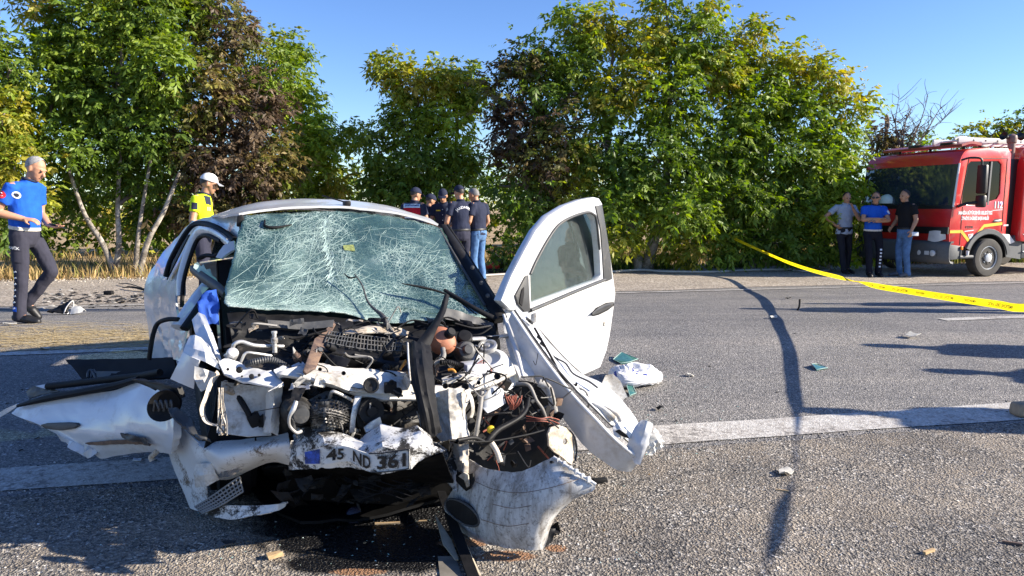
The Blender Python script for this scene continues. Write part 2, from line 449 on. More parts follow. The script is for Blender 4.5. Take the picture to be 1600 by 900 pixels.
for u0, u1 in ((-14.6, -11.6), (-8.1, -5.1), (-4.0, -1.0), (6.2, 9.2), (12.7, 15.7), (19.2, 22.2)):
    gsheet('road_marking', u0, u1, 6.68, 6.82, PAINT, 0.006, ustep=.5, vstep=.07)

# loose stones on the near shoulder: too many to count
def pebbles(name, n, region, smin, smax, cols, seed, oilaware=True, up=0.0):
    rs = np.random.RandomState(seed)
    base = np.array([(1, 0, 0), (0, 1, 0), (-1, 0, 0), (0, -1, 0), (.1, .1, .8), (-.1, 0, -.6)], float)
    tri = np.array([(0, 1, 4), (1, 2, 4), (2, 3, 4), (3, 0, 4), (1, 0, 5), (2, 1, 5), (3, 2, 5), (0, 3, 5)])
    P_ = region(rs, n); n = len(P_)
    s = smin + (smax - smin) * rs.rand(n) ** 2.5
    a = rs.rand(n) * 6.283; ca, sa = np.cos(a), np.sin(a)
    v = base[None] * (1 + .35 * (rs.rand(n, 6, 1) - .5)) * np.stack([s, s * (.6 + .4 * rs.rand(n)), s * (.55 + .4 * rs.rand(n))], 1)[:, None, :]
    x = v[..., 0] * ca[:, None] - v[..., 1] * sa[:, None]; y = v[..., 0] * sa[:, None] + v[..., 1] * ca[:, None]
    vv = P_[:, 2] * 0; 
    vcd = P_[:, 1] * CA - P_[:, 0] * SA; tt = np.clip((vcd - 7.3) / 4.8, -1, 1); zz = .1 * (1 + np.cos(np.pi * tt))
    out = np.stack([x + P_[:, None, 0], y + P_[:, None, 1], v[..., 2] + (zz + s * .25 + up)[:, None]], 2).reshape(-1, 3)
    fi = (tri[None] + 6 * np.arange(n)[:, None, None]).reshape(-1, 3)
    me = bpy.data.meshes.new(name); me.vertices.add(len(out)); me.vertices.foreach_set('co', out.ravel())
    me.loops.add(fi.size); me.loops.foreach_set('vertex_index', fi.ravel()); me.polygons.add(len(fi))
    me.polygons.foreach_set('loop_start', np.arange(0, fi.size, 3)); me.polygons.foreach_set('loop_total', np.full(len(fi), 3))
    cols = np.array(cols); ci = cols[rs.randint(0, len(cols), n)] * (.8 + .4 * rs.rand(n, 1))
    if oilaware:
        for (ox, oy, rx, ry) in OIL:
            k = ((P_[:, 0] - ox) / rx) ** 2 + ((P_[:, 1] - oy) / ry) ** 2 < .9
            ci[k] = np.where(rs.rand(k.sum(), 1) < .93, .008, ci[k])
    at = me.color_attributes.new('Col', 'FLOAT_COLOR', 'POINT')
    at.data.foreach_set('color', np.repeat(np.concatenate([ci, np.ones((n, 1))], 1), 6, 0).astype(np.float32).ravel())
    me.update(); me.validate(); return me
def attr_mat(name, rough=.8, trans=0.0, var=.15, vs=30.0, spec=.3):
    m, t, b, co = nmat(name); a = nd(t, 'ShaderNodeAttribute', attribute_name='Col')
    nz = tnoise(t, co, vs, 3); r = ramp(t, [(.3, (1 - var,) * 3), (.7, (1 + var,) * 3)]); t.links.new(nz, r.inputs[0])
    c = mixc(t, 1.0, a.outputs['Color'], r.outputs[0], 'MULTIPLY'); t.links.new(c, b.inputs['Base Color'])
    b.inputs['Roughness'].default_value = rough; b.inputs['Specular IOR Level'].default_value = spec
    if trans:
        tr = nd(t, 'ShaderNodeBsdfTranslucent'); hs = nd(t, 'ShaderNodeHueSaturation', inp={'Saturation': 1.15, 'Value': 1.25}); t.links.new(c, hs.inputs['Color']); t.links.new(hs.outputs[0], tr.inputs[0])
        mx = nd(t, 'ShaderNodeMixShader', inp={0: trans}); t.links.new(b.outputs[0], mx.inputs[1]); t.links.new(tr.outputs[0], mx.inputs[2])
        t.links.new(mx.outputs[0], t.nodes['Material Output'].inputs[0])
    return m
STONE = attr_mat('loose_stone', .85)
def reg_near(rs, n):
    u = rs.uniform(-4.2, 5.2, n); v = 2.0 + (3.95 - 2.0) * rs.rand(n) ** .8
    keep = np.array([noise.noise((a * 1.1, b * 1.6, 0)) + .35 * noise.noise((a * 5, b * 5, 3)) for a, b in zip(u, v)]) > rs.uniform(-.45, .35, n)
    u, v = u[keep], v[keep]; return np.stack([u * CA - v * SA, u * SA + v * CA, u * 0], 1)
stone_cols = [(.05, .05, .055), (.07, .068, .065), (.12, .115, .11), (.22, .20, .175), (.30, .27, .23), (.38, .36, .33), (.48, .46, .43), (.10, .095, .09)]
tag(link('gravel', pebbles('gravel', 62000, reg_near, .0022, .0095, stone_cols, 3), STONE), 'loose grey and tan stone chippings on the near shoulder', 'gravel', kind='stuff')
def reg_far(rs, n):
    u = rs.uniform(-16, 22, n); v = 15.75 + rs.randn(n) * .35; return np.stack([u * CA - v * SA, u * SA + v * CA, u * 0], 1)
tag(link('verge_stones', pebbles('verge_stones', 9000, reg_far, .008, .032, [(.32, .28, .23), (.38, .34, .29), (.26, .22, .18), (.42, .38, .33)], 8, False), STONE), 'pale stones along the far edge of the road', 'stones', kind='stuff')

# ================================================================== trees
def leaf_mesh(name, pos, dirs, cols, rs, length=(.09, .15), nleaf=7, wr=.44):
    """compound leaves: pos (n,3) stalk bases, dirs (n,3) stalk directions; each carries drooping leaflets"""
    n = len(pos); k = nleaf
    d = dirs / np.linalg.norm(dirs, axis=1, keepdims=True)
    up = np.array([0, 0, 1.0]); side = np.cross(d, up); ln = np.linalg.norm(side, axis=1, keepdims=True); side = side / np.maximum(ln, 1e-5)
    sl = rs.uniform(.14, .26, n)                                           # stalk length
    L = (length[0] * .75 + (length[1] * 1.12 - length[0] * .75) * rs.rand(n, 1) ** 1.3) * rs.uniform(.75, 1.15, (n, k))
    t = np.linspace(.25, 1, k)[None, :] * sl[:, None]
    sg = np.where(np.arange(k) % 2 == 0, 1., -1.)[None, :]; sg = np.repeat(sg, n, 0); sg[:, -1] = 0
    droop = rs.uniform(.15, .9, (n, k, 1))
    base = pos[:, None, :] + d[:, None, :] * t[..., None] - up * (t ** 2)[..., None] * 1.4
    ld = d[:, None, :] * .65 + side[:, None, :] * sg[..., None] * 1.0 - up * droop + rs.randn(n, k, 3) * .28
    ld /= np.linalg.norm(ld, axis=2, keepdims=True)
    nr = np.cross(ld, side[:, None, :] + rs.randn(n, k, 3) * .55); nr /= np.maximum(np.linalg.norm(nr, axis=2, keepdims=True), 1e-5)
    wd = np.cross(nr, ld)
    W = L * wr * rs.uniform(.8, 1.15, (n, k)); Lx = L[..., None]; Wx = W[..., None]
    fold = .30
    b0 = base; tip = base + ld * Lx - up * Lx * .12; mid = base + ld * Lx * .48
    l_ = mid + wd * Wx * .5 + nr * Wx * fold * .5; r_ = mid - wd * Wx * .5 + nr * Wx * fold * .5
    out = np.stack([b0, l_, tip, r_], 2).reshape(-1, 3); N = n * k
    fi = (np.array([(0, 1, 2), (0, 2, 3)])[None] + 4 * np.arange(N)[:, None, None]).reshape(-1, 3)
    me = bpy.data.meshes.new(name); me.vertices.add(len(out)); me.vertices.foreach_set('co', out.astype(np.float32).ravel())
    me.loops.add(fi.size); me.loops.foreach_set('vertex_index', fi.ravel()); me.polygons.add(len(fi))
    me.polygons.foreach_set('loop_start', np.arange(0, fi.size, 3)); me.polygons.foreach_set('loop_total', np.full(len(fi), 3))
    cc = np.repeat(cols[:, None, :], k, 1) * rs.uniform(.78, 1.22, (n, k, 1)); cc = np.concatenate([cc, np.ones((n, k, 1))], 2)
    at = me.color_attributes.new('Col', 'FLOAT_COLOR', 'POINT')
    at.data.foreach_set('color', np.repeat(cc.reshape(-1, 4), 4, 0).astype(np.float32).ravel()); me.update(); return me
LEAF = attr_mat('walnut_leaf', .5, .42, .12, 40, .4)
BARK = M('pale_bark', (.46, .42, .36), .9, var=.35, vs=14, bmp=.6, bs=40, dirt=(.10, .085, .07), dirt_amt=.55, dirt_scale=4)
TWIG = M('grey_twig', (.16, .13, .11), .9, var=.3, vs=20)
GREENS = {'green': [(.135, .205, .026), (.175, .25, .030), (.095, .155, .024), (.23, .29, .036)],
          'yellow': [(.29, .31, .035), (.34, .33, .04), (.19, .25, .028), (.36, .28, .045), (.15, .215, .026)],
          'bright': [(.26, .34, .028), (.20, .30, .028), (.32, .37, .04)],
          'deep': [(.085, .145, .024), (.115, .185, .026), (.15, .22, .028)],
          'brown': [(.12, .08, .052), (.07, .047, .033), (.20, .145, .085), (.045, .033, .025)],
          'brownmix': [(.12, .08, .052), (.075, .052, .034), (.11, .14, .026), (.23, .18, .055), (.16, .19, .03)]}
def add_branch(acc, a, b, r0, r1, rs, bend=.12, n=6):
    mid = (a + b) / 2 + Vector(rs.randn(3)) * (b - a).length * bend; mid.z += (b - a).length * .05
    V, F = tube_mesh([a, mid, b], [r0, (r0 + r1) / 2, r1], n=n, seg=6); o = len(acc[0]); acc[0].extend(V); acc[1].extend(tuple(i + o for i in f) for f in F)
def tree(label, trunks, blobs, density=1.0, seed=1, group='roadside walnut trees', leafcols='green', bark=None, leaf_len=(.105, .16), clump=.34):
    """trunks: list of point lists (base to top) with radius; blobs: (centre, rx, ry, rz, palette, weight)"""
    rs = np.random.RandomState(seed)
    base = trunks[0][0][0]
    root = empty('walnut_tree', base, 0, label, 'tree', group)
    for k, (pts, r) in enumerate(trunks):
        tube('trunk', pts, [r * 1.25, r, r * .8, r * .6], bark or BARK, root, n=10, seg=14)
    tops = [Vector(p) for pts, r in trunks for p in pts[1:]]
    acc = ([], []); pos = []; dirs = []; cols = []
    for (c, rx, ry, rz, pal, wgt, vol) in blobs:
        c = Vector(c)
        nc = max(5, int(36 * (vol ** .72) * wgt * density))
        tgt = min(tops, key=lambda p: (p - c).length)
        add_branch(acc, tgt, c, .05, .022, rs)
        pc = np.array(GREENS[pal])
        for _ in range(nc):
            q = rs.randn(3); q /= np.linalg.norm(q); rad = rs.uniform(.25, 1.0) ** .5
            p = c + Vector((q[0] * rx, q[1] * ry, q[2] * rz)) * rad
            if p.z < .35: continue
            if rs.rand() < .30: add_branch(acc, c + (p - c) * rs.uniform(0, .35), p, .016, .005, rs, .1, 5)
            m = int(rs.uniform(14, 28)); cr = clump * rs.uniform(.7, 1.25)
            lp = np.array(p) + rs.randn(m, 3) * np.array([cr, cr, cr * .75]) * .55
            out = lp - np.array(c); out /= np.maximum(np.linalg.norm(out, axis=1, keepdims=True), .01)
            dd = out * .8 + rs.randn(m, 3) * .55 + np.array([0, 0, .05])
            col = pc[rs.randint(0, len(pc))] * .6 + pc[rs.randint(0, len(pc), m)] * .4
            pos.append(lp); dirs.append(dd); cols.append(col * rs.uniform(.95, 1.35))
    me = leaf_mesh('crown', np.concatenate(pos), np.concatenate(dirs), np.concatenate(cols), rs, leaf_len)
    link('crown', me, LEAF, root)
    link('branches', from_py(acc[0], acc[1], 'branches', 60), bark or TWIG, root)['kind'] = 'stuff'
    return root
def B(px, py, rpx, rpy, d, pal='green', wgt=1.0, dr=None):
    c = P(px, py, d); k = d / FPX; f = lambda r: max(.16, r * k - .30)
    return (c, f(rpx), dr or f(rpx) * .85, f(rpy), pal, wgt, rpx * rpy * rpx * .8 * k ** 3)
def trunk_px(d, pts, r): return ([G(pts[0][0], pts[0][1])] and [Vector((P(pts[0][0], pts[0][1], d).x, d, gz(P(pts[0][0], pts[0][1], d).x, d) - .05))] + [P(a, b, d + .1 * i) for i, (a, b) in enumerate(pts[1:])], r)
# left clump
tree('tallest green walnut tree at the left, four pale trunks fanning out of the verge',
     [trunk_px(15.6, [(182, 433), (160, 380), (130, 330), (100, 240)], .055), trunk_px(15.9, [(180, 433), (186, 380), (184, 320), (190, 200)], .06),
      trunk_px(15.7, [(212, 433), (214, 390), (220, 340), (235, 250)], .05), trunk_px(15.5, [(216, 433), (232, 375), (256, 330), (280, 270)], .055)],
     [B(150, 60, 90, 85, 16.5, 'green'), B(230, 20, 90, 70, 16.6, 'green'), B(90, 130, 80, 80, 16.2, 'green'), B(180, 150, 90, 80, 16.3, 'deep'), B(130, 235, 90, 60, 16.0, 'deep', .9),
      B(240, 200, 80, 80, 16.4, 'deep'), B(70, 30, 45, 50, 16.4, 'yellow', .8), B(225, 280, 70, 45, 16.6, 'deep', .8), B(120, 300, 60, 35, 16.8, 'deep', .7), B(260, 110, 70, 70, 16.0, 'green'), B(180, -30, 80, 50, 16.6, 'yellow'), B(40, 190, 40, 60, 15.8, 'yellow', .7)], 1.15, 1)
tree('yellowing walnut tree cut by the left edge of the frame',
     [trunk_px(14.9, [(-40, 440), (-30, 380), (-20, 320), (-10, 240)], .09)],
     [B(5, 180, 50, 60, 15.0, 'yellow'), B(20, 255, 60, 55, 14.8, 'yellow'), B(-40, 200, 60, 110, 15.2, 'green'), B(60, 310, 40, 35, 14.7, 'yellow', .8), B(-30, 80, 50, 60, 15.4, 'green'), B(-70, 330, 60, 60, 15.3, 'green'), B(15, 110, 35, 40, 15.3, 'green', .7), B(15, 335, 35, 30, 15.2, 'deep', .7)], 1.1, 2, leaf_len=(.10, .15))
tree('half dried walnut tree with brown leaves behind the yellow vest',
     [trunk_px(16.6, [(330, 433), (335, 370), (340, 300), (350, 180)], .09)],
     [B(350, 60, 60, 60, 17.0, 'brownmix'), B(330, 140, 60, 80, 16.4, 'brownmix'), B(390, 180, 65, 80, 16.6, 'brown'), B(360, 270, 80, 55, 16.4, 'brown'), B(420, 250, 60, 55, 16.7, 'brownmix'), B(300, 20, 50, 40, 17.0, 'green'), B(305, 230, 45, 60, 16.3, 'brownmix'), B(420, 110, 50, 50, 17.2, 'green', .8), B(330, 330, 80, 45, 16.6, 'brownmix'), B(250, 340, 60, 40, 17.4, 'deep'), B(345, 5, 40, 30, 17.0, 'brownmix', .8), B(420, 320, 60, 40, 17.0, 'brownmix')], 1.2, 3, leaf_len=(.10, .15))
tree('bright green walnut tree behind the dried one, left of the sky gap',
     [trunk_px(18.2, [(470, 425), (470, 370), (468, 300), (465, 200)], .10)],
     [B(455, 110, 45, 55, 18.4, 'green'), B(450, 70, 30, 30, 18.4, 'yellow', .8), B(470, 180, 50, 60, 18.2, 'bright'), B(500, 230, 50, 45, 18.0, 'bright'), B(470, 260, 55, 50, 18.0, 'bright'), B(520, 275, 40, 40, 18.4, 'yellow'), B(420, 150, 40, 60, 18.8, 'green'), B(520, 200, 22, 22, 18.2, 'green', .7), B(500, 320, 50, 35, 18.3, 'green')], 1.05, 4)
tree('small green walnut tree standing alone in the middle gap',
     [trunk_px(17.6, [(655, 425), (655, 370), (650, 310), (655, 200)], .08), trunk_px(17.7, [(665, 425), (690, 350), (705, 290), (715, 200)], .07)],
     [B(640, 130, 55, 45, 17.8, 'yellow'), B(610, 105, 40, 22, 17.8, 'yellow', .8), B(690, 120, 55, 35, 17.8, 'yellow'), B(640, 200, 55, 55, 17.6, 'green'), B(700, 190, 55, 60, 17.6, 'bright'), B(665, 260, 75, 45, 17.5, 'deep'), B(590, 240, 32, 50, 17.8, 'green'), B(720, 260, 45, 45, 17.7, 'green'), B(640, 310, 70, 35, 17.7, 'deep'), B(575, 210, 16, 35, 17.7, 'green', .8), B(735, 140, 30, 50, 17.8, 'green'), B(600, 295, 50, 35, 18.0, 'deep')], 1.1, 5)
tree('dark walnut tree with dead brown foliage right of the officers',
     [trunk_px(16.4, [(890, 425), (880, 350), (860, 280), (850, 180)], .10)],
     [B(815, 120, 50, 55, 16.6, 'brownmix'), B(800, 200, 48, 65, 16.4, 'brown'), B(850, 250, 70, 65, 16.3, 'brownmix'), B(860, 150, 55, 60, 16.6, 'deep'), B(830, 320, 60, 45, 16.2, 'deep'), B(860, 370, 65, 40, 16.1, 'deep', .9), B(780, 290, 30, 35, 16.4, 'deep', .8), B(835, 80, 35, 28, 16.7, 'deep', .8), B(800, 395, 35, 22, 15.9, 'deep', .6), B(770, 150, 22, 45, 16.6, 'brownmix', .8), B(900, 300, 55, 60, 16.3, 'yellow', .7), B(880, 210, 50, 60, 16.1, 'brownmix', .7)], 1.15, 6, leaf_len=(.10, .15))
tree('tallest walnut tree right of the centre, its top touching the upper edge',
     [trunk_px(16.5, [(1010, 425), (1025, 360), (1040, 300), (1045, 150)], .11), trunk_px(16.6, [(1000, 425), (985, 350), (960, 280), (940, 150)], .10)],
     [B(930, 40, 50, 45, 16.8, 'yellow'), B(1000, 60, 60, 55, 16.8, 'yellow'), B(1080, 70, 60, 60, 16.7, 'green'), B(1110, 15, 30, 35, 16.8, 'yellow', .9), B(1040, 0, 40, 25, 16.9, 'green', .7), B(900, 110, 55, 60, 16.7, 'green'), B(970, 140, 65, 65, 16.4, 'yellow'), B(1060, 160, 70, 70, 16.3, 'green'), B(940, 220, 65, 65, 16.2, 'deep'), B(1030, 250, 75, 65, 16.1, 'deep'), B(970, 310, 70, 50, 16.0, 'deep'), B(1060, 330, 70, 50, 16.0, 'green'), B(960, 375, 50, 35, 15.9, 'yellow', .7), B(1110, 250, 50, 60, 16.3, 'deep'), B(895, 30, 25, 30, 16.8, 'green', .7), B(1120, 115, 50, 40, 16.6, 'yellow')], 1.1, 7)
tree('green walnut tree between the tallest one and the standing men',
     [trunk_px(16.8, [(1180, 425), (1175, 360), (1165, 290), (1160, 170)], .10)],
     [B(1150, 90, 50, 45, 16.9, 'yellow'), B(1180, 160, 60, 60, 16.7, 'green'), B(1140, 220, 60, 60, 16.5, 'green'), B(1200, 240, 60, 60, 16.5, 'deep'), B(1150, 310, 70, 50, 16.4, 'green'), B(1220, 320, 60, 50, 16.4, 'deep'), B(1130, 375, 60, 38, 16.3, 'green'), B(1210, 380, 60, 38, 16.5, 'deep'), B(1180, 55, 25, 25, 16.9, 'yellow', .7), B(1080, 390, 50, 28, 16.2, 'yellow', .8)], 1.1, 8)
tree('rounded walnut tree with yellow-green crown behind the man in the pale polo shirt',
     [trunk_px(17.0, [(1290, 422), (1285, 360), (1275, 290), (1270, 170)], .09)],
     [B(1235, 105, 45, 40, 17.0, 'yellow'), B(1290, 120, 45, 42, 17.0, 'yellow'), B(1335, 165, 32, 30, 17.0, 'yellow', .9), B(1260, 180, 60, 50, 16.8, 'green'), B(1310, 210, 45, 50, 16.8, 'green'), B(1265, 260, 60, 55, 16.7, 'green'), B(1320, 270, 45, 60, 16.7, 'bright'), B(1285, 335, 60, 50, 16.6, 'bright'), B(1345, 340, 30, 60, 16.9, 'bright'), B(1275, 390, 60, 28, 16.7, 'green'), B(1335, 395, 50, 25, 17.0, 'bright', .8)], 1.1, 9)
tree('dried reddish brown tree between the green trees and the fire engine',
     [trunk_px(19.5, [(1385, 420), (1385, 350), (1383, 270), (1385, 180)], .06)],
     [B(1385, 205, 20, 32, 19.5, 'brown', .8), B(1370, 230, 22, 28, 19.5, 'brownmix', .8), B(1400, 235, 25, 22, 19.5, 'brown', .7), B(1440, 225, 25, 14, 19.5, 'green', .6), B(1375, 280, 25, 40, 19.6, 'bright'), B(1400, 320, 40, 60, 19.8, 'bright'), B(1440, 290, 40, 50, 19.8, 'green')], .9, 10, leaf_len=(.09, .14), clump=.3)
tree('thin crowned green tree behind the ladder of the fire engine',
     [trunk_px(21, [(1590, 418), (1590, 350), (1590, 290), (1592, 210)], .08)],
     [B(1585, 200, 30, 22, 21, 'yellow', .7), B(1545, 213, 30, 12, 21, 'yellow', .7), B(1615, 185, 28, 28, 21, 'green'), B(1600, 250, 60, 40, 21, 'green'), B(1640, 230, 50, 50, 21, 'green'), B(1520, 212, 14, 8, 21, 'yellow', .6)], .8, 11, clump=.32)
# bare tree
rs = np.random.RandomState(12)
bt = empty('bare_tree', G(1425, 421), 0, 'leafless grey tree with thin twigs against the sky', 'tree')
tb = P(1412, 250, 19.2); t0 = Vector((P(1408, 421, 19.2).x, 19.2, -.03))
tube('trunk', [t0, P(1405, 330, 19.2), tb], [.07, .05, .035], TWIG, bt, n=8)
acc = ([], [])
for tip in [(1405, 150), (1425, 165), (1450, 150), (1470, 168), (1482, 178), (1395, 180), (1440, 190), (1460, 185), (1415, 185)]:
    e = P(tip[0], tip[1], 19.2 + rs.uniform(-.5, .5)); add_branch(acc, tb, e, .022, .005, rs, .07)
    for k in range(12):
        a = tb.lerp(e, rs.uniform(.3, 1)); add_branch(acc, a, a + Vector((rs.uniform(-.35, .45), rs.uniform(-.3, .3), rs.uniform(.1, .5))), .008, .003, rs, .1, 4)
link('branches', from_py(acc[0], acc[1], 'branches', 60), TWIG, bt)['kind'] = 'stuff'

# far wood behind everything, reads as one mass
rs = np.random.RandomState(21); pos = []; dirs = []; cols = []
for k in range(1000):
    u = rs.uniform(-32, 40); v = rs.uniform(23, 27); x, y = from_uv(u, v)
    h = 2.5 + .8 * noise.noise((u * .25, 0, 3)); z = rs.uniform(.2, max(.5, h)); m = 22
    lp = np.array([x, y, z]) + rs.randn(m, 3) * .45; pos.append(lp); dirs.append(rs.randn(m, 3) * .8 + np.array([0, 0, .1]))
    pc = np.array(GREENS[('green', 'deep', 'yellow')[k % 3]]); cols.append(pc[rs.randint(0, len(pc), m)])
tag(link('far_wood', leaf_mesh('far_wood', np.concatenate(pos), np.concatenate(dirs), np.concatenate(cols), rs, (.13, .22), 7, .6), LEAF), 'far green wood seen under and between the trees', 'wood', kind='stuff')
# dry grass and weeds of the verge
def grass(name, label, n, region, hmin, hmax, cols, seed, wdt=.012, lean=.35):
    rs = np.random.RandomState(seed); p = region(rs, n); n = len(p); h = rs.uniform(hmin, hmax, n); a = rs.rand(n) * 6.283
    w2 = wdt * rs.uniform(.6, 1.4, n); sx, sy = np.cos(a) * w2, np.sin(a) * w2; lx, ly = rs.randn(n) * lean * h, rs.randn(n) * lean * h
    z0 = np.full(n, -.03)
    v = np.stack([np.stack([p[:, 0] - sx, p[:, 1] - sy, z0], 1), np.stack([p[:, 0] + sx, p[:, 1] + sy, z0], 1),
                  np.stack([p[:, 0] + sx * .7 + lx * .4, p[:, 1] + sy * .7 + ly * .4, z0 + h * .6], 1), np.stack([p[:, 0] - sx * .7 + lx * .4, p[:, 1] - sy * .7 + ly * .4, z0 + h * .6], 1),
                  np.stack([p[:, 0] + lx, p[:, 1] + ly, z0 + h], 1)], 1).reshape(-1, 3)
    fi = (np.array([(0, 1, 2), (0, 2, 3), (3, 2, 4)])[None] + 5 * np.arange(n)[:, None, None]).reshape(-1, 3)
    me = bpy.data.meshes.new(name); me.vertices.add(len(v)); me.vertices.foreach_set('co', v.astype(np.float32).ravel())
    me.loops.add(fi.size); me.loops.foreach_set('vertex_index', fi.ravel()); me.polygons.add(len(fi))
    me.polygons.foreach_set('loop_start', np.arange(0, fi.size, 3)); me.polygons.foreach_set('loop_total', np.full(len(fi), 3))
    cols = np.array(cols); c = cols[rs.randint(0, len(cols), n)] * rs.uniform(.75, 1.25, (n, 1)); c = np.concatenate([c, np.ones((n, 1))], 1)
    at = me.color_attributes.new('Col', 'FLOAT_COLOR', 'POINT'); at.data.foreach_set('color', np.repeat(c, 5, 0).astype(np.float32).ravel()); me.update()
    return tag(link(name, me, GRASSM), label, 'grass', kind='stuff')
GRASSM = attr_mat('grass_blade', .8, .25, .1, 10, .2)
def reg_uv(u0, u1, v0, v1, thr=-.1, f=.8):
    def g(rs, n):
        u = rs.uniform(u0, u1, n); v = v0 + (v1 - v0) * rs.rand(n) ** 1.4
        k = np.array([noise.noise((a * f, b * f, 7)) for a, b in zip(u, v)]) > thr; u, v = u[k], v[k]
        return np.stack([u * CA - v * SA, u * SA + v * CA], 1)
    return g
STRAW = [(.42, .30, .13), (.52, .38, .18), (.34, .23, .10), (.28, .22, .10), (.20, .20, .06)]
grass('dry_grass', 'tall straw coloured grass under the trees beyond the verge', 26000, reg_uv(-15, 25, 16.1, 23, -.12), .08, .36, STRAW, 31, .011)
grass('verge_weeds', 'low green weeds along the far verge', 7000, reg_uv(3, 20, 15.7, 17.0, .0, 1.3), .15, .55, [(.08, .15, .03), (.14, .20, .04), (.2, .2, .06), (.10, .13, .04)], 32, .016)
# ================================================================== the wrecked car
GRIME = (.14, .105, .075)
WHITE = M('white_car_paint', (.60, .61, .62), .28, var=.03, vs=3, dirt=(.42, .39, .34), dirt_amt=.20, dirt_scale=3.2, coat=.5)
WHITE_D0 = M('white_paint_grimy', (.62, .62, .61), .42, var=.05, vs=9, dirt=GRIME, dirt_amt=.32, dirt_scale=9.0, dsharp=.06, bmp=.25, bs=35)
WHITE_O = M('white_paint_oily', (.64, .64, .63), .40, var=.06, vs=9, dirt=(.018, .016, .014), dirt_amt=.46, dirt_scale=9, dsharp=.05, bmp=.3, bs=40)
def scuffed():
    m, t, b, co = nmat('white_bumper_scuffed')
    mp = nd(t, 'ShaderNodeMapping', inp={'Scale': (13, 13, 3.2)}); t.links.new(co, mp.inputs['Vector'])
    n1 = tnoise(t, mp.outputs[0], 1.6, 8, .7, .3); r1 = ramp(t, [(.43, (0, 0, 0)), (.64, (1, 1, 1))]); t.links.new(n1, r1.inputs[0])          # mud run down the skin
    n2 = tnoise(t, co, 55, 5, .75); r2 = ramp(t, [(.54, (0, 0, 0)), (.62, (1, 1, 1))]); t.links.new(n2, r2.inputs[0])                          # specks
    wv = nd(t, 'ShaderNodeTexVoronoi', feature='DISTANCE_TO_EDGE', inp={'Scale': 9}); dn = nd(t, 'ShaderNodeTexNoise', inp={'Scale': 6, 'Detail': 5}); t.links.new(co, dn.inputs['Vector'])
    vm = nd(t, 'ShaderNodeMix', data_type='VECTOR', inp={0: .35}); t.links.new(co, vm.inputs[4]); t.links.new(dn.outputs['Color'], vm.inputs[5]); t.links.new(vm.outputs[1], wv.inputs['Vector'])
    r3 = ramp(t, [(0, (1, 1, 1)), (.012, (0, 0, 0))]); t.links.new(wv.outputs['Distance'], r3.inputs[0])                                       # hair cracks
    c = mixc(t, math2(t, 'MULTIPLY', r1.outputs[0], .8), (.58, .58, .57), (.17, .14, .11)); c = mixc(t, math2(t, 'MULTIPLY', r2.outputs[0], .6), c, (.08, .07, .06)); c = mixc(t, math2(t, 'MULTIPLY', r3.outputs[0], .55), c, (.07, .06, .055))
    t.links.new(c, b.inputs['Base Color']); rr = nd(t, 'ShaderNodeMapRange', inp={3: .34, 4: .75}); t.links.new(r1.outputs[0], rr.inputs[0]); t.links.new(rr.outputs[0], b.inputs['Roughness']); return m
WHITE_G = scuffed(); WHITE_D = WHITE_D0
INNER = M('primer_inner_panel', (.56, .55, .52), .5, var=.12, vs=12, dirt=(.20, .16, .11), dirt_amt=.33, dirt_scale=6.0, bmp=.25, bs=50)
TAN = M('muddy_inner_arch', (.60, .54, .45), .7, var=.15, vs=12, dirt=(.18, .13, .08), dirt_amt=.45, dirt_scale=7.0)
BLACKP = M('black_plastic', (.008, .008, .009), .55, var=.35, vs=20, dirt=(.03, .028, .025), dirt_amt=.12, dirt_scale=8, bmp=.15, bs=90, spec=.25)
RUBBER = M('black_rubber', (.009, .009, .010), .65, var=.3, vs=30, bmp=.2, bs=120, spec=.22)
GREYP = M('grey_plastic', (.045, .047, .05), .5, var=.2, vs=15, dirt=(.13, .12, .105), dirt_amt=.22, dirt_scale=7)
ALU = M('dull_aluminium', (.58, .57, .55), .42, metal=.6, var=.2, vs=18, dirt=(.10, .085, .07), dirt_amt=.3, dirt_scale=9)
IRON = M('oily_cast_iron', (.014, .0135, .0135), .5, spec=.35, var=.5, vs=25, dirt=(.09, .075, .06), dirt_amt=.22, dirt_scale=14, bmp=.4, bs=70)
RUST = M('brown_rusted_steel', (.085, .055, .045), .75, var=.35, vs=14, dirt=(.22, .14, .09), dirt_amt=.4, dirt_scale=12)
TERRA = M('terracotta_plastic', (.36, .14, .075), .6, var=.2, vs=12)
BLUEC = M('blue_fabric', (.02, .085, .42), .85, var=.2, vs=9, bmp=.3, bs=40)
CABIN = M('dark_cabin_trim', (.014, .015, .018), .85, var=.3, vs=9, spec=.15)
CHROME = M('crumpled_reflector', (.62, .60, .57), .22, metal=.85, var=.15, vs=20)
CABLE_R = M('red_brown_wire', (.30, .09, .06), .6, var=.3, vs=40)
CABLE_G = M('grey_cable', (.20, .19, .175), .6, var=.25, vs=30)
ORANGE = M('orange_clip', (.65, .26, .03), .5)
YELLOW = M('yellow_cap', (.70, .52, .02), .5)
PLATEW = M('plate_white', (.62, .62, .60), .35, var=.08, vs=14, dirt=(.03, .026, .022), dirt_amt=.42, dirt_scale=13, dsharp=.06)
INK = M('plate_ink', (.008, .008, .009), .45)
PBLUE = M('plate_blue', (.02, .09, .50), .4, var=.2, vs=20, dirt=(.015, .015, .02), dirt_amt=.45, dirt_scale=14)

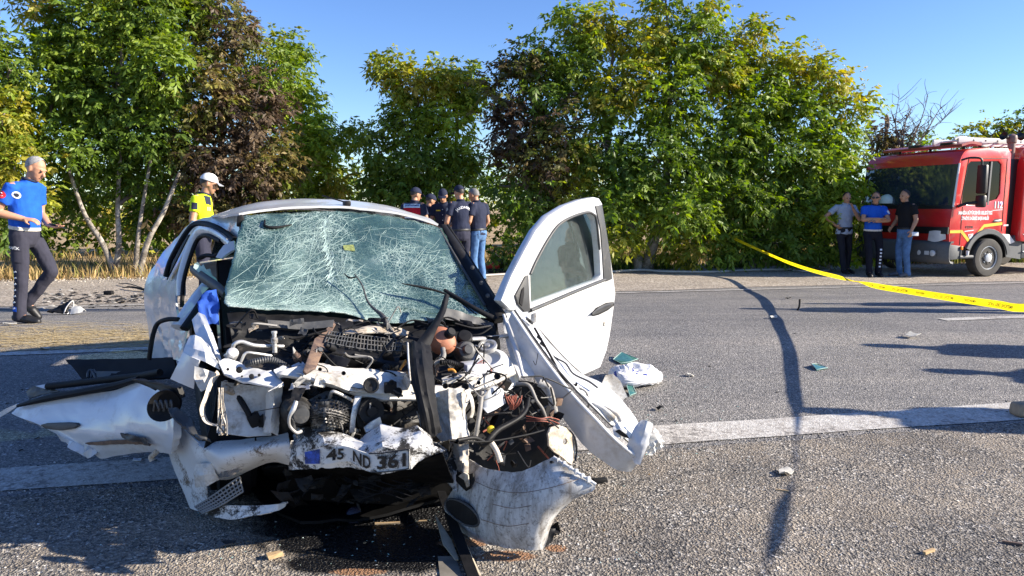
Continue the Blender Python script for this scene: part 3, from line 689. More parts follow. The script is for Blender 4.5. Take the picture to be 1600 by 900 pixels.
def glass_clear(name, tint, refl=.12, haze=.0):
    m, t, b, co = nmat(name); t.nodes.remove(b)
    tr = nd(t, 'ShaderNodeBsdfTransparent', inp={0: c4(tint)}); gl = nd(t, 'ShaderNodeBsdfGlossy', inp={0: (1, 1, 1, 1), 1: .015})
    fr = nd(t, 'ShaderNodeFresnel', inp={0: 1.5}); ad = math2(t, 'ADD', fr.outputs[0], refl)
    mx = nd(t, 'ShaderNodeMixShader'); t.links.new(ad, mx.inputs[0]); t.links.new(tr.outputs[0], mx.inputs[1]); t.links.new(gl.outputs[0], mx.inputs[2])
    out = mx.outputs[0]
    if haze:
        df = nd(t, 'ShaderNodeBsdfDiffuse', inp={0: (.42, .44, .44, 1)}); nz = tnoise(t, co, 30, 6, .7)
        m2 = nd(t, 'ShaderNodeMixShader'); t.links.new(math2(t, 'MULTIPLY', nz, haze), m2.inputs[0]); t.links.new(out, m2.inputs[1]); t.links.new(df.outputs[0], m2.inputs[2]); out = m2.outputs[0]
    t.links.new(out, t.nodes['Material Output'].inputs[0]); return m
GLASS = glass_clear('dusty_window_glass', (.36, .47, .46), -.02, .14)
def crazed_glass():
    """laminated glass broken into crumbs: clear teal cells, milky crushed seams"""
    m, t, b, co = nmat('crazed_windscreen_glass')
    a = nd(t, 'ShaderNodeAttribute', attribute_name='Col'); s = nd(t, 'ShaderNodeSeparateColor'); t.links.new(a.outputs['Color'], s.inputs[0])
    dn = nd(t, 'ShaderNodeTexNoise', inp={'Scale': 9, 'Detail': 3}); t.links.new(co, dn.inputs['Vector'])
    wv = nd(t, 'ShaderNodeMix', data_type='VECTOR', inp={0: .05}); t.links.new(co, wv.inputs[4]); t.links.new(dn.outputs['Color'], wv.inputs[5])
    edges = None
    for sc_, wd in ((11, .020), (27, .035), (62, .07)):
        v = nd(t, 'ShaderNodeTexVoronoi', feature='DISTANCE_TO_EDGE', inp={'Scale': sc_}); t.links.new(wv.outputs[1], v.inputs['Vector'])
        r = ramp(t, [(0, (1, 1, 1)), (wd, (0, 0, 0))]); t.links.new(v.outputs['Distance'], r.inputs[0])
        edges = r.outputs[0] if edges is None else math2(t, 'MAXIMUM', edges, r.outputs[0])
    nz = tnoise(t, co, 5, 6, .65)
    em = tnoise(t, co, 3.6, 4, .6); er = ramp(t, [(.40, (.12, .12, .12)), (.58, (1, 1, 1))]); t.links.new(em, er.inputs[0]); edges = math2(t, 'MULTIPLY', edges, er.outputs[0])
    milk = math2(t, 'ADD', math2(t, 'MULTIPLY', s.outputs[0], 1.0), math2(t, 'MULTIPLY', math2(t, 'SUBTRACT', nz, .5), 1.3))
    crumbs = tnoise(t, co, 230, 2, .6); rc = ramp(t, [(.36, (.25, .25, .25)), (.66, (1, 1, 1))]); t.links.new(crumbs, rc.inputs[0])
    mk = nd(t, 'ShaderNodeMath', operation='MULTIPLY', use_clamp=True); t.links.new(milk, mk.inputs[0]); t.links.new(rc.outputs[0], mk.inputs[1])
    fac = nd(t, 'ShaderNodeMath', operation='MAXIMUM', use_clamp=True); t.links.new(mk.outputs[0], fac.inputs[0]); t.links.new(math2(t, 'MULTIPLY', edges, .8), fac.inputs[1])
    colr = ramp(t, [(.0, (.09, .19, .175)), (.5, (.28, .39, .36)), (1, (.50, .56, .53))]); t.links.new(fac.outputs[0], colr.inputs[0])
    t.links.new(colr.outputs[0], b.inputs['Base Color']); b.inputs['Roughness'].default_value = .35; b.inputs['Specular IOR Level'].default_value = .6
    bump(t, b, crumbs, .5, .003)
    tr = nd(t, 'ShaderNodeBsdfTransparent', inp={0: (.34, .50, .47, 1)}); gl = nd(t, 'ShaderNodeBsdfGlossy', inp={0: (.85, 1, .98, 1), 1: .12})
    m1 = nd(t, 'ShaderNodeMixShader', inp={0: .16}); t.links.new(tr.outputs[0], m1.inputs[1]); t.links.new(gl.outputs[0], m1.inputs[2])
    f2 = nd(t, 'ShaderNodeMapRange', inp={3: .20, 4: 1.0}); t.links.new(fac.outputs[0], f2.inputs[0])
    m2 = nd(t, 'ShaderNodeMixShader'); t.links.new(f2.outputs[0], m2.inputs[0]); t.links.new(m1.outputs[0], m2.inputs[1]); t.links.new(b.outputs[0], m2.inputs[2])
    t.links.new(m2.outputs[0], t.nodes['Material Output'].inputs[0]); return m
CRAZED = crazed_glass()
CRACK = M('crushed_glass_seam', (.34, .45, .425), .8, var=.12, vs=40, spec=.15)

def CB(*pts): return [P(a, b, 2.84 + (s + .80) - .0006 * (a - 470)) for a, b, s in pts]      # bumper pieces: pushed square to the road edge
car = empty('wrecked_car', CAR(.8, 0, 0), 0, 'white hatchback with crushed front, shattered windscreen and both front doors open', 'car')
# ---- shell: roof, rear, floor
def row(s, l0, l1, z0, zc, z1, n=7):
    out = []
    for i in range(n):
        t = i / (n - 1); l = l0 + (l1 - l0) * t; k = 1 - abs(2 * t - 1) ** 2.6
        out.append(CAR(s, l, (z0 * (1 - t) + z1 * t) * (1 - k) + zc * k))
    return out
hdr = CSs(.55, (374, 337), (410, 331), (465, 327), (530, 326), (600, 332), (650, 341), (684, 353))
roof = sheet('roof', [hdr, row(.78, -.62, .53, 1.345, 1.418, 1.34), row(1.1, -.64, .54, 1.345, 1.445, 1.345), row(1.6, -.64, .55, 1.33, 1.435, 1.33), row(2.05, -.60, .54, 1.28, 1.385, 1.28)], WHITE, car, .012, 26, 20, cr=.008, fr=2.6, seed=3)
sheet('rear_window', [row(2.06, -.57, .52, 1.265, 1.37, 1.265), row(2.5, -.62, .58, 1.0, 1.04, 1.0)], GLASS, car, .004, 12, 6)
sheet('boot_lid', [row(2.5, -.68, .66, .97, 1.02, .97), row(2.85, -.68, .66, .95, .99, .95), row(2.98, -.66, .64, .80, .84, .80), row(3.02, -.66, .64, .35, .35, .35)], WHITE, car, .01, 14, 14)
sheet('floor_pan', [[CAR(s, l, .22) for l in (-.66, 0, .66)] for s in (-.1, 1.2, 2.9)], CABIN, car, .02, 6, 8)
# far flank: rear door, quarter panel
sheet('flank_panel', [[CAR(s, l, z) for s in (.95, 1.6, 2.3, 3.0)] for l, z in ((.70, .93), (.78, .75), (.79, .5), (.74, .24))], WHITE, car, .01, 14, 8)
sheet('flank_window', [[CAR(s, l, z) for s in (1.0, 1.6, 2.3)] for l, z in ((.58, 1.28), (.70, .94))], GLASS, car, .004, 6, 5)
for s, dz in ((.92, 0), (1.62, 0)):
    sheet('door_pillar', [[CAR(s, .575, 1.31), CAR(s, .71, .93)], [CAR(s + .09, .575, 1.31), CAR(s + .09, .71, .93)]], BLACKP, car, .02, 5, 2)
# near flank bulged outwards
qp = [[(303, 345, 5.05), (272, 380, 5.3), (246, 412, 5.35), (232, 440, 5.35), (229, 470, 5.3), (233, 505, 5.2), (240, 560, 5.1)],
      [(309, 348, 4.85), (284, 385, 5.05), (264, 418, 5.05), (252, 446, 5.0), (248, 475, 4.95), (250, 510, 4.9), (255, 565, 4.8)],
      [(316, 352, 4.65), (294, 390, 4.75), (277, 424, 4.7), (266, 452, 4.65), (263, 480, 4.6), (268, 515, 4.5), (276, 570, 4.4)],
      [(322, 357, 4.5), (302, 392, 4.5), (288, 426, 4.45), (278, 456, 4.4), (279, 486, 4.3), (287, 520, 4.2), (296, 575, 4.1)]]
sheet('rear_quarter_panel', [[P(*q) for q in r] for r in qp], WHITE, car, .012, 36, 20, cr=.010, fr=4.5, seed=5)
sheet('roof_rail', [[P(300, 346, 5.0), P(325, 339, 4.75), P(350, 337, 4.5), P(374, 337, 4.15)], [P(309, 351, 4.8), P(332, 350, 4.55), P(352, 358, 4.35), P(371, 374, 4.05)]], WHITE, car, .02, 14, 6, cr=.006, fr=5)
tube('window_seal', [P(259, 432, 4.62), P(266, 408, 4.62), P(283, 376, 4.6), P(300, 353, 4.58), P(316, 349, 4.5), P(334, 354, 4.35), P(352, 364, 4.2), P(367, 376, 4.0)], .020, RUBBER, car, seg=40, prof=(1, .8))
sheet('quarter_window', [[P(260, 437, 4.7), P(272, 405, 4.75), P(290, 368, 4.75)], [P(264, 430, 4.6), P(279, 400, 4.6), P(296, 366, 4.6)]], RUBBER, car, .006, 10, 3)
tube('door_frame', [P(283, 462, 4.35), P(284, 432, 4.38), P(296, 392, 4.42), P(309, 366, 4.42), P(324, 361, 4.3), P(345, 370, 4.15), P(362, 384, 4.0)], .022, WHITE, car, seg=36, prof=(.9, 1.3))
tube('door_seal', [P(284, 480, 4.3), P(287, 440, 4.33), P(298, 400, 4.36), P(309, 374, 4.38), P(324, 368, 4.25), P(345, 377, 4.1)], .013, RUBBER, car, seg=36)
# cabin behind
for l in (-.36, .36):
    st = sheet('front_seat', [[CAR(.95 + a * .30, l + b, .45 + a * .62 - .05 * abs(b / .25) ** 2) for b in (-.25, -.2, 0, .2, .25)] for a in (0, .3, .6, .9, 1)], CABIN, car, .12, 12, 10)
    box('headrest', CAR(1.25, l, 1.16), EL * .26, ER * .09, (0, 0, .17), CABIN, st, .03)
sheet('rear_bench', [[CAR(1.85 + a * .2, l, .4 + a * .6) for l in (-.6, 0, .6)] for a in (0, .5, 1)], CABIN, car, .12, 8, 6)
sheet('dashboard', [[CAR(.02, l, .80 - .03 * l) for l in (-.64, -.3, .3, .64)], [CAR(.25, l, .88) for l in (-.64, -.3, .3, .64)], [CAR(.42, l, .80) for l in (-.62, -.3, .3, .62)], [CAR(.45, l, .5) for l in (-.6, -.3, .3, .6)]], CABIN, car, .02, 14, 14, cr=.02, fr=5)
x_, y_, z_ = frame_axes(ER * -.4 + Vector((0, 0, .55)))
V, F = tube_mesh([CAR(.62, .36, .83) + x_ * .18 * math.cos(a) + y_ * .18 * math.sin(a) for a in [i * math.pi / 14 for i in range(29)]], .014, 7, smooth_path=False)
link('steering_wheel', from_py(V, F, 'steering_wheel', 60), CABIN, car)
sheet('firewall', [[CAR(.0, l, .86) for l in (-.68, 0, .68)], [CAR(-.03, l, .5) for l in (-.68, 0, .68)], [CAR(.05, l, .2) for l in (-.66, 0, .66)]], CABIN, car, .015, 8, 8, cr=.03, fr=5)
# airbags and cloth seen in the open doorway
sheet('blue_jacket', [CSs(.05, (312, 470), (322, 458), (338, 452)), CSs(-.0, (312, 490), (325, 480), (341, 478)), CSs(-.02, (318, 512), (330, 506), (342, 508))], BLUEC, car, .01, 10, 10, cr=.03, fr=9)
sheet('sun_visor', [[P(337, 402, 4.0), P(350, 384, 4.0), P(366, 376, 3.98)], [P(346, 404, 3.95), P(356, 396, 3.95), P(367, 390, 3.95)]], M('pale_trim', (.48, .52, .58), .7), car, .012, 8, 6, cr=.008, fr=9)
tube('grab_handle', [P(313, 403, 4.3), P(322, 399, 4.2), P(338, 400, 4.1), P(347, 395, 4.05)], .02, CABIN, car, prof=(1, .6))
tube('trim_strip', [P(300, 420, 3.75), P(318, 434, 3.65), P(340, 449, 3.55), P(352, 460, 3.5)], [.018, .024, .024, .02], GREYP, car, prof=(.7, 1.2))
rs = np.random.RandomState(4)
top = [(304, 412), (309, 409), (314, 416), (318, 413), (322, 421), (328, 420), (332, 431), (337, 434), (345, 448)]
plate('glass_remnant', [P(a, b, 3.68) for a, b in top] + [P(a, b, 3.66) for a, b in [(344, 452), (330, 442), (316, 430), (302, 418)]], CRACK, car, .006)
# pillars
tube('windscreen_pillar', [P(326, 441, 3.75), P(312, 462, 3.62), P(297, 485, 3.5), P(280, 512, 3.42)], [.026, .034, .036, .036], WHITE, car, prof=(1.2, .7), seg=16)
tube('pillar_seal', [P(333, 447, 3.72), P(320, 466, 3.58), P(305, 490, 3.46), P(288, 514, 3.38)], [.018, .022, .022, .022], RUBBER, car, prof=(1.1, .7), seg=16)
tube('windscreen_pillar', [CS(692, 353, .56), CS(712, 386, .42), CS(742, 434, .22), CS(765, 470, .06), CS(783, 500, -.04)], [.020, .030, .034, .038, .036], BLACKP, car, prof=(1.25, .8), seg=24)
tube('pillar_seal', [CS(699, 352, .60), CS(720, 384, .46), CS(748, 428, .26), CS(772, 466, .09), CS(786, 492, 0)], [.010, .012, .013, .014, .012], RUBBER, car, seg=24)
tube('pillar_trim', [CS(686, 357, .53), CS(706, 392, .38), CS(735, 440, .18), CS(758, 478, .01)], .008, GREYP, car, seg=20)
for q in ((738, 418), (752, 442), (762, 462)): lathe('pillar_clip', CS(q[0], q[1], .18 - (q[1] - 418) * .004), CAM - CS(q[0], q[1], .18), [(.012, -.02), (.012, .025), (.006, .028)], GREYP, car, 10)
# ---- windscreen
WR = [CSs(.53, (381, 337), (430, 333), (480, 331), (530, 330), (585, 334), (640, 343), (690, 356)),
      CSs(.40, (372, 368), (425, 366), (478, 364), (532, 364), (590, 368), (650, 376), (708, 388)),
      CSs(.27, (364, 405), (420, 404), (476, 403), (534, 403), (596, 408), (660, 416), (728, 424)),
      CSs(.13, (354, 440), (414, 441), (474, 441), (536, 443), (600, 450), (670, 458), (748, 458)),
      CSs(-.02, (351, 468), (410, 474), (470, 476), (534, 480), (604, 494), (676, 492), (768, 489)),
      CSs(-.06, (356, 478), (412, 482), (470, 485), (534, 489), (608, 504), (678, 500), (762, 495))]
WNU, WNV = 64, 48
_rr = [catmull(r, WNU) for r in WR]
WG = list(map(list, zip(*[catmull([r[j] for r in _rr], WNV) for j in range(WNU + 1)])))
def wpt(u, v, off=0.0):
    """point on the windscreen, u 0..1 across, v 0..1 down"""
    a = min(max(u, 0), .9999) * WNU; b = min(max(v, 0), .9999) * WNV; i, j = int(b), int(a); fa, fb = a - j, b - i
    p = (WG[i][j] * (1 - fa) + WG[i][j + 1] * fa) * (1 - fb) + (WG[i + 1][j] * (1 - fa) + WG[i + 1][j + 1] * fa) * fb
    return p + (CAM - p).normalized() * off
for i in range(WNV + 1):
    for j in range(WNU + 1):
        u, v = j / WNU, i / WNV; p = WG[i][j]; e = min(u, 1 - u, v, 1 - v)
        d = .010 * crump(p, 7, 4) + .004 * crump(p, 19, 8)
        d -= .05 * math.exp(-(((u - .72) / .1) ** 2 + ((v - .55) / .14) ** 2)) + .03 * math.exp(-(((u - .35) / .14) ** 2 + ((v - .42) / .2) ** 2))   # two head-sized dents
        WG[i][j] = p + (CAM - p).normalized() * d
        if i in (0, WNV) or j in (0, WNU): WG[i][j] += Vector([.007 * noise.noise(p * 30 + Vector((k * 5, 0, 0))) for k in range(3)])
        if i == WNV: WG[i][j].z += .018 * noise.noise((u * 9, 3, 0))
V, F = solid_grid(WG, .006); me = from_py(V, F, 'windscreen', 180)
at = me.color_attributes.new('Col', 'FLOAT_COLOR', 'POINT'); colv = []
for k in range(2):
    for i in range(WNV + 1):
        for j in range(WNU + 1):
            u, v = j / WNU, i / WNV
            mlk = -.06 + .80 * max(0, (v - .60) / .3) * (1 - .45 * max(0, (u - .62) / .38)) + .35 * math.exp(-((u - .42) / .025) ** 2) * (v < .75) + .30 * max(0, 1 - u / .10) + .55 * math.exp(-(((u - .30) / .07) ** 2 + ((v - .45) / .13) ** 2)) + .4 * math.exp(-(((u - .52) / .05) ** 2 + ((v - .5) / .1) ** 2)) + .35 * math.exp(-(((u - .13) / .05) ** 2 + ((v - .2) / .1) ** 2)) + .42 * (noise.noise((u * 5, v * 4, 2))) + .2 * noise.noise((u * 13, v * 11, 4))
            mlk -= .5 * math.exp(-(((u - .78) / .16) ** 2 + ((v - .62) / .2) ** 2)) + .3 * math.exp(-(((u - .6) / .12) ** 2 + ((v - .2) / .14) ** 2))
            colv += [min(1, max(0, mlk)), 0, 0, 1]
at.data.foreach_set('color', np.array(colv, np.float32))
ws = link('windscreen', me, CRAZED, car)
# cracks standing proud of the sheet
V = []; F = []; rs = np.random.RandomState(9)
def ribbon(pts, wid):
    o = len(V)
    for i, p in enumerate(pts):
        t = (pts[min(i + 1, len(pts) - 1)] - pts[max(i - 1, 0)]).normalized(); s_ = t.cross((CAM - p).normalized()).normalized() * wid * (.35 if i in (0, len(pts) - 1) else 1)
        V.append(p + s_); V.append(p - s_)
    for i in range(len(pts) - 1): F.append((o + 2 * i, o + 2 * i + 1, o + 2 * i + 3, o + 2 * i + 2))
centres = [(.35, .42), (.72, .55), (.55, .2), (.2, .25), (.85, .3), (.5, .62), (.15, .6)]
for k in range(1700):
    if rs.rand() < .38:                                        # radial from an impact
        c = centres[rs.randint(len(centres))]; a = rs.rand() * 6.283; r0 = rs.uniform(.015, .16); L = rs.uniform(.04, .22); cv = rs.uniform(-.5, .5)
        q = [(c[0] + (r0 + L * t) * math.cos(a + cv * t * .4), c[1] + 1.25 * (r0 + L * t) * math.sin(a + cv * t * .4)) for t in (0, .35, .7, 1)]
    elif rs.rand() < .5:                                       # arcs round an impact
        c = centres[rs.randint(len(centres))]; a = rs.rand() * 6.283; r0 = rs.uniform(.03, .2); L = rs.uniform(.3, .9)
        q = [(c[0] + r0 * math.cos(a + L * t), c[1] + 1.25 * r0 * math.sin(a + L * t) + rs.uniform(-.006, .006)) for t in (0, .3, .6, 1)]
    else:
        a = rs.rand() * 6.283; L = rs.uniform(.03, .2); x, y = rs.rand(), rs.rand(); cv = rs.uniform(-.6, .6)
        q = [(x + L * t * math.cos(a + cv * t), y + 1.2 * L * t * math.sin(a + cv * t)) for t in (0, .33, .66, 1)]
    q = [(a, b) for a, b in q if .005 < a < .995 and .01 < b < .985]
    if len(q) < 2: continue
    um, vm = q[0][0] * .5 + q[-1][0] * .5, q[0][1] * .5 + q[-1][1] * .5
    if rs.rand() > .62 + 1.3 * noise.noise((um * 4.5, vm * 3.6, 9.3)) - .55 * math.exp(-(((um - .80) / .14) ** 2 + ((vm - .66) / .22) ** 2)) + .3 * (vm > .72) * (um < .7): continue
    ribbon([wpt(a, b, .003 + .001 * rs.rand()) for a, b in q], rs.uniform(.0003, .0008))
seam = [(.465, .02), (.42, .12), (.432, .2), (.44, .32), (.455, .42), (.45, .6)]
for k in range(260):                                           # crushed fold running down the middle, and the crushed lower hem
    i = rs.randint(len(seam) - 1); f = rs.rand(); x = seam[i][0] * (1 - f) + seam[i + 1][0] * f + rs.randn() * .008; y = seam[i][1] * (1 - f) + seam[i + 1][1] * f; a = rs.normal(1.6, .6); L = rs.uniform(.01, .05)
    ribbon([wpt(x, y, .004), wpt(x + L * .5 * math.cos(a), y + L * .6 * math.sin(a), .006), wpt(x + L * math.cos(a), y + L * 1.2 * math.sin(a), .004)], rs.uniform(.0008, .0022))
for k in range(900):
    x = rs.rand(); y = 1 - abs(rs.randn()) * .13; a = rs.rand() * 6.28; L = rs.uniform(.006, .03)
    if .02 < y < .98: ribbon([wpt(x, y, .004), wpt(x + L * math.cos(a), y + L * math.sin(a), .005)], rs.uniform(.0006, .0014))
link('crack', from_py(V, F, 'crack', None), CRACK, ws)['kind'] = 'stuff'
tube('visor_edge', [wpt(.118, .06, .01), wpt(.125, .12, .012), wpt(.18, .14, .012), wpt(.26, .12, .01)], [.004, .007, .008, .003], BLACKP, ws)
plate('inspection_sticker', [wpt(.508, .30, .006), wpt(.556, .29, .006), wpt(.560, .34, .006), wpt(.512, .335, .006)], M('yellow_sticker', (.16, .19, .06), .8, var=.5, vs=90), ws, .001)
tube('scuttle_twig', [CS(537, 427, .1), CS(546, 434, .07), CS(556, 433, .05)], [.002, .005, .003], BLACKP, car)
wp = tube('wiper_arm', [CS(554, 428, .06), CS(566, 446, .02), CS(574, 470, -.03), CS(585, 483, -.08), CS(598, 494, -.13), CS(607, 512, -.17), CS(617, 528, -.2)], [.003, .004, .005, .007, .013, .014, .010], GREYP, car, seg=30)
wp = tube('wiper_arm', [CS(770, 497, -.12), CS(742, 482, -.08), CS(716, 466, -.02), CS(694, 453, .03)], [.016, .012, .010, .009], BLACKP, car, seg=20)
tube('wiper_blade', [CS(628, 443, .06), CS(660, 449, .06), CS(690, 457, .03), CS(716, 470, -.02), CS(745, 492, -.08)], [.004, .012, .009, .008, .004], RUBBER, wp, seg=24, prof=(1, .6))
box('antenna_base', CAR(.60, .02, 1.425), EL * .035, ER * .07, (0, 0, .03), BLACKP, roof, .008)
tube('antenna', [CAR(.60, .02, 1.43), CAR(.68, -.10, 1.47)], .004, BLACKP, roof)
plate('roof_trim', [CSs(.50, (371, 337), (379, 335), (382, 342), (377, 355), (370, 354))[i] for i in range(5)], BLACKP, car, .03, bevel=.004)
# ---- scuttle between glass and engine
sheet('scuttle', [CSs(-.03, (355, 486), (450, 492), (540, 496), (650, 510), (770, 505)), CSs(-.12, (360, 515), (450, 515), (540, 512), (650, 530), (775, 520)), CSs(-.14, (365, 545), (450, 545), (540, 545), (650, 560), (780, 550))], BLACKP, car, .01, 30, 10, cr=.025, fr=6, seed=2)
sheet('dash_beam', [CSs(-.16, (418, 500), (470, 503), (522, 500)), CSs(-.18, (420, 511), (470, 514), (520, 511))], GREYP, car, .02, 14, 4, cr=.008, fr=8)
sheet('scuttle_flap', [CSs(-.14, (540, 516), (575, 509), (620, 512), (640, 518)), CSs(-.2, (535, 522), (575, 519), (620, 522), (636, 528))], TAN, car, .006, 12, 5, cr=.012, fr=12)
sheet('scuttle_vane', [CSs(-.10, (694, 480), (720, 487), (750, 497), (772, 506)), CSs(-.13, (692, 497), (720, 503), (750, 507), (768, 512))], GREYP, car, .008, 14, 5, cr=.008, fr=10)
# cowl grille lattice
V = []; F = []
def addt(pts, r, n=5):
    a, b = tube_mesh(pts, r, n, seg=len(pts) * 2); o = len(V); V.extend(a); F.extend(tuple(i + o for i in f) for f in b)
gt = catmull(CSs(-.22, (514, 518), (550, 522), (590, 527), (629, 532)), 24); gb = catmull(CSs(-.38, (507, 535), (545, 543), (590, 549), (625, 549)), 24)
for i in range(25): addt([gt[i], gb[i] + Vector((0, 0, .006 * math.sin(i * 2.1)))], .0030, 4)
for k in (0, .3, .6, .95): addt([gt[i].lerp(gb[i], k) for i in range(0, 25, 3)], .0035, 5)
link('cowl_grille', from_py(V, F, 'cowl_grille', 60), GREYP, car)
sheet('cowl_box', [[p + Vector((0, 0, -.03)) for p in gt[::6]], [p + Vector((0, 0, -.02)) for p in gb[::6]], CSs(-.44, (502, 552), (545, 556), (590, 566), (622, 575)), CSs(-.40, (505, 575), (545, 582), (590, 590), (620, 592))], BLACKP, car, .012, 18, 14, cr=.014, fr=9)
plate('rusty_bracket', CT((522, 501, -.12), (525, 506, -.12), (510, 535, -.35), (495, 573, -.66), (478, 584, -.70), (474, 578, -.70), (492, 528, -.35), (503, 520, -.25)), RUST, car, .012, bevel=.003, cuts=1, cr=.006, fr=10)
# ---- engine, solid mass inside the bay
sheet('engine_block', [CSs(-.34, (430, 590), (500, 585), (600, 600), (700, 600)), CSs(-.46, (435, 620), (500, 612), (600, 620), (700, 630)), CSs(-.50, (440, 660), (520, 660), (600, 665), (700, 670)), CSs(-.42, (445, 740), (520, 740), (600, 745), (700, 740))], IRON, car, .25, 26, 16, cr=.05, fr=8)
sheet('engine_top', [CSs(-.12, (370, 545), (470, 545), (570, 560), (700, 560), (780, 560)), CSs(-.45, (372, 590), (470, 590), (570, 600), (700, 600), (800, 600))], IRON, car, .05, 28, 12, cr=.05, fr=7)
sheet('wheel_arch_liner', [CSs(-.30, (722, 600), (780, 595), (840, 600), (872, 640)), CSs(-.34, (715, 660), (780, 660), (840, 660), (875, 690)), CSs(-.40, (715, 730), (780, 740), (840, 735), (870, 730))], BLACKP, car, .01, 16, 12, cr=.03, fr=6)
sheet('wheel_arch_liner', [CSs(-.18, (340, 585), (380, 600), (445, 610)), CSs(-.22, (335, 640), (380, 650), (445, 650)), CSs(-.3, (320, 700), (380, 720), (450, 730))], BLACKP, car, .01, 12, 12, cr=.02, fr=6)
alt = lathe('alternator', CS(462, 640, -.60), -ER + Vector((0, 0, .1)), [(.02, .085), (.045, .08), (.056, .06)] + [(.060 if i % 2 else .048, .06 - i * .012) for i in range(12)] + [(.05, -.1)], IRON, car, 26)
lathe('pulley', CS(470, 648, -.70), -ER, [(.012, .02), (.03, .018), (.034, .0), (.028, -.01), (.034, -.02), (.034, -.03)], GREYP, alt, 20)
sheet('finned_cover', [CT((486, 632, -.58), (502, 622, -.60), (520, 618, -.60), (540, 624, -.60), (552, 634, -.56)), CT((484, 645, -.66), (502, 640, -.72), (520, 640, -.73), (540, 644, -.71), (552, 650, -.64)), CT((484, 658, -.66), (502, 658, -.72), (520, 658, -.73), (538, 660, -.71), (550, 664, -.64)), CT((488, 674, -.58), (504, 676, -.62), (520, 677, -.62), (536, 676, -.60), (546, 674, -.56))], M('scraped_fins', (.030, .029, .028), .42, var=.4, vs=30, dirt=(.30, .28, .25), dirt_amt=.34, dirt_scale=16, dsharp=.07, spec=.6), car, .02, 44, 66, cr=.006, fr=14, seed=88, sm=20, fn=lambda a, b, p, n: p + (CAM - p).normalized() * (.009 * (1 if math.sin(a * 72 + 3 * math.sin(b * 5)) > 0 else -1)))
lathe('belt_pulley', CS(579, 641, -.70), -ER + Vector((0, 0, .05)), [(.014, .03), (.02, .03), (.024, .018), (.034, .02), (.05, .022), (.052, 0), (.046, -.01), (.052, -.02), (.052, -.05)], BLACKP, car, 28)
tube('air_conditioning_pipe', CT((457, 600, -.66), (463, 622, -.72), (459, 638, -.74), (452, 652, -.74), (453, 666, -.73), (463, 676, -.72), (470, 674, -.70)), [.006, .007, .010, .006, .006, .006, .008], ALU, car, seg=30)
plate('mounting_bracket', CT((555, 618, -.68), (566, 618, -.68), (556, 655, -.70), (554, 676, -.7), (546, 676, -.7), (548, 650, -.70)), ALU, car, .012, bevel=.002)
plate('mounting_bracket', CT((582, 622, -.70), (592, 624, -.70), (583, 656, -.72), (574, 658, -.72)), ALU, car, .012, bevel=.002)
plate('cracked_bracket', CT((569, 668, -.76), (578, 660, -.76), (594, 651, -.76), (597, 662, -.76), (582, 672, -.77), (572, 676, -.77)), ALU, car, .015, bevel=.002, cuts=1, cr=.01, fr=20)
tube('engine_loop', CT((515, 622, -.66), (519, 612, -.7), (530, 615, -.7), (548, 624, -.68)), .007, ALU, car)
# ---- white cross member
cm = plate('cross_member', CT((432, 583, -.62), (445, 577, -.62), (478, 570, -.60), (497, 567, -.60), (530, 573, -.60), (580, 580, -.62), (634, 583, -.63), (642, 600, -.64), (680, 602, -.64), (712, 606, -.64), (740, 594, -.62), (770, 583, -.60), (802, 571, -.56), (806, 584, -.56), (770, 602, -.61), (735, 613, -.65), (700, 618, -.68), (650, 624, -.69), (600, 624, -.69), (560, 617, -.68), (520, 602, -.67), (470, 590, -.66), (438, 586, -.64)), INNER, car, .022, cuts=2, cr=.010, fr=11, bevel=.0025)
sheet('cross_member_flange', [CT((445, 577, -.58), (495, 567, -.52), (530, 573, -.53), (634, 582, -.55)), CT((470, 584, -.66), (510, 582, -.66), (550, 588, -.67), (636, 596, -.68)), CT((475, 592, -.67), (515, 600, -.69), (556, 612, -.71), (640, 616, -.70))], INNER, car, .005, 30, 8, cr=.010, fr=14, seed=7)
for px, py, r in ((580, 602, .026), (612, 598, .010), (537, 583, .007), (500, 577, .006), (727, 604, .013), (696, 603, .010), (777, 588, .012), (748, 598, .007), (622, 612, .014)):
    c = CS(px, py, -.735 if px < 660 else -.70); lathe('mounting_hole', c, CAM - c, [(r * 1.25, -.006), (r * 1.22, .002), (r, .003), (r * .9, -.004), (r * .3, -.006), (0, -.006)], RUBBER if r < .02 else IRON, cm, 16)
box('latch', CS(610, 605, -.72), EL * .05, ER * .02, (0, 0, .045), RUBBER, cm, .004)
# ---- near side front (left of the picture)
sheet('front_wing', [CT((297, 524, -.30), (305, 523, -.32), (314, 527, -.34), (326, 540, -.40)), CT((290, 540, -.34), (303, 545, -.40), (320, 550, -.44), (338, 562, -.46)), CT((285, 552, -.36), (300, 558, -.42), (322, 566, -.46), (344, 578, -.46))], WHITE, car, .005, 18, 12, cr=.003, fr=11, seed=4, straight=True, sm=20)
sheet('front_wing', [CT((286, 550, -.36), (300, 558, -.42), (312, 563, -.45)), CT((276, 572, -.36), (292, 580, -.40), (305, 585, -.42)), CT((266, 592, -.34), (284, 600, -.38), (302, 608, -.40))], WHITE, car, .005, 14, 12, cr=.003, fr=10, seed=6, straight=True, sm=20)
sheet('wing_inner', [CT((300, 500, -.10), (310, 488, -.08), (320, 492, -.12)), CT((306, 525, -.22), (324, 520, -.26), (334, 525, -.28)), CT((330, 555, -.38), (340, 560, -.42), (350, 575, -.44))], WHITE, car, .005, 12, 14, cr=.004, fr=10, seed=9, straight=True, sm=20)
sheet('sill_panel', [[P(244, 505, 4.0), P(270, 498, 3.75), P(296, 500, 3.5)], [P(250, 530, 3.95), P(272, 530, 3.7), P(290, 535, 3.45)], [P(258, 558, 3.9), P(270, 560, 3.65), P(282, 565, 3.4)]], WHITE, car, .006, 20, 16, cr=.016, fr=9, seed=11, straight=True, sm=22)
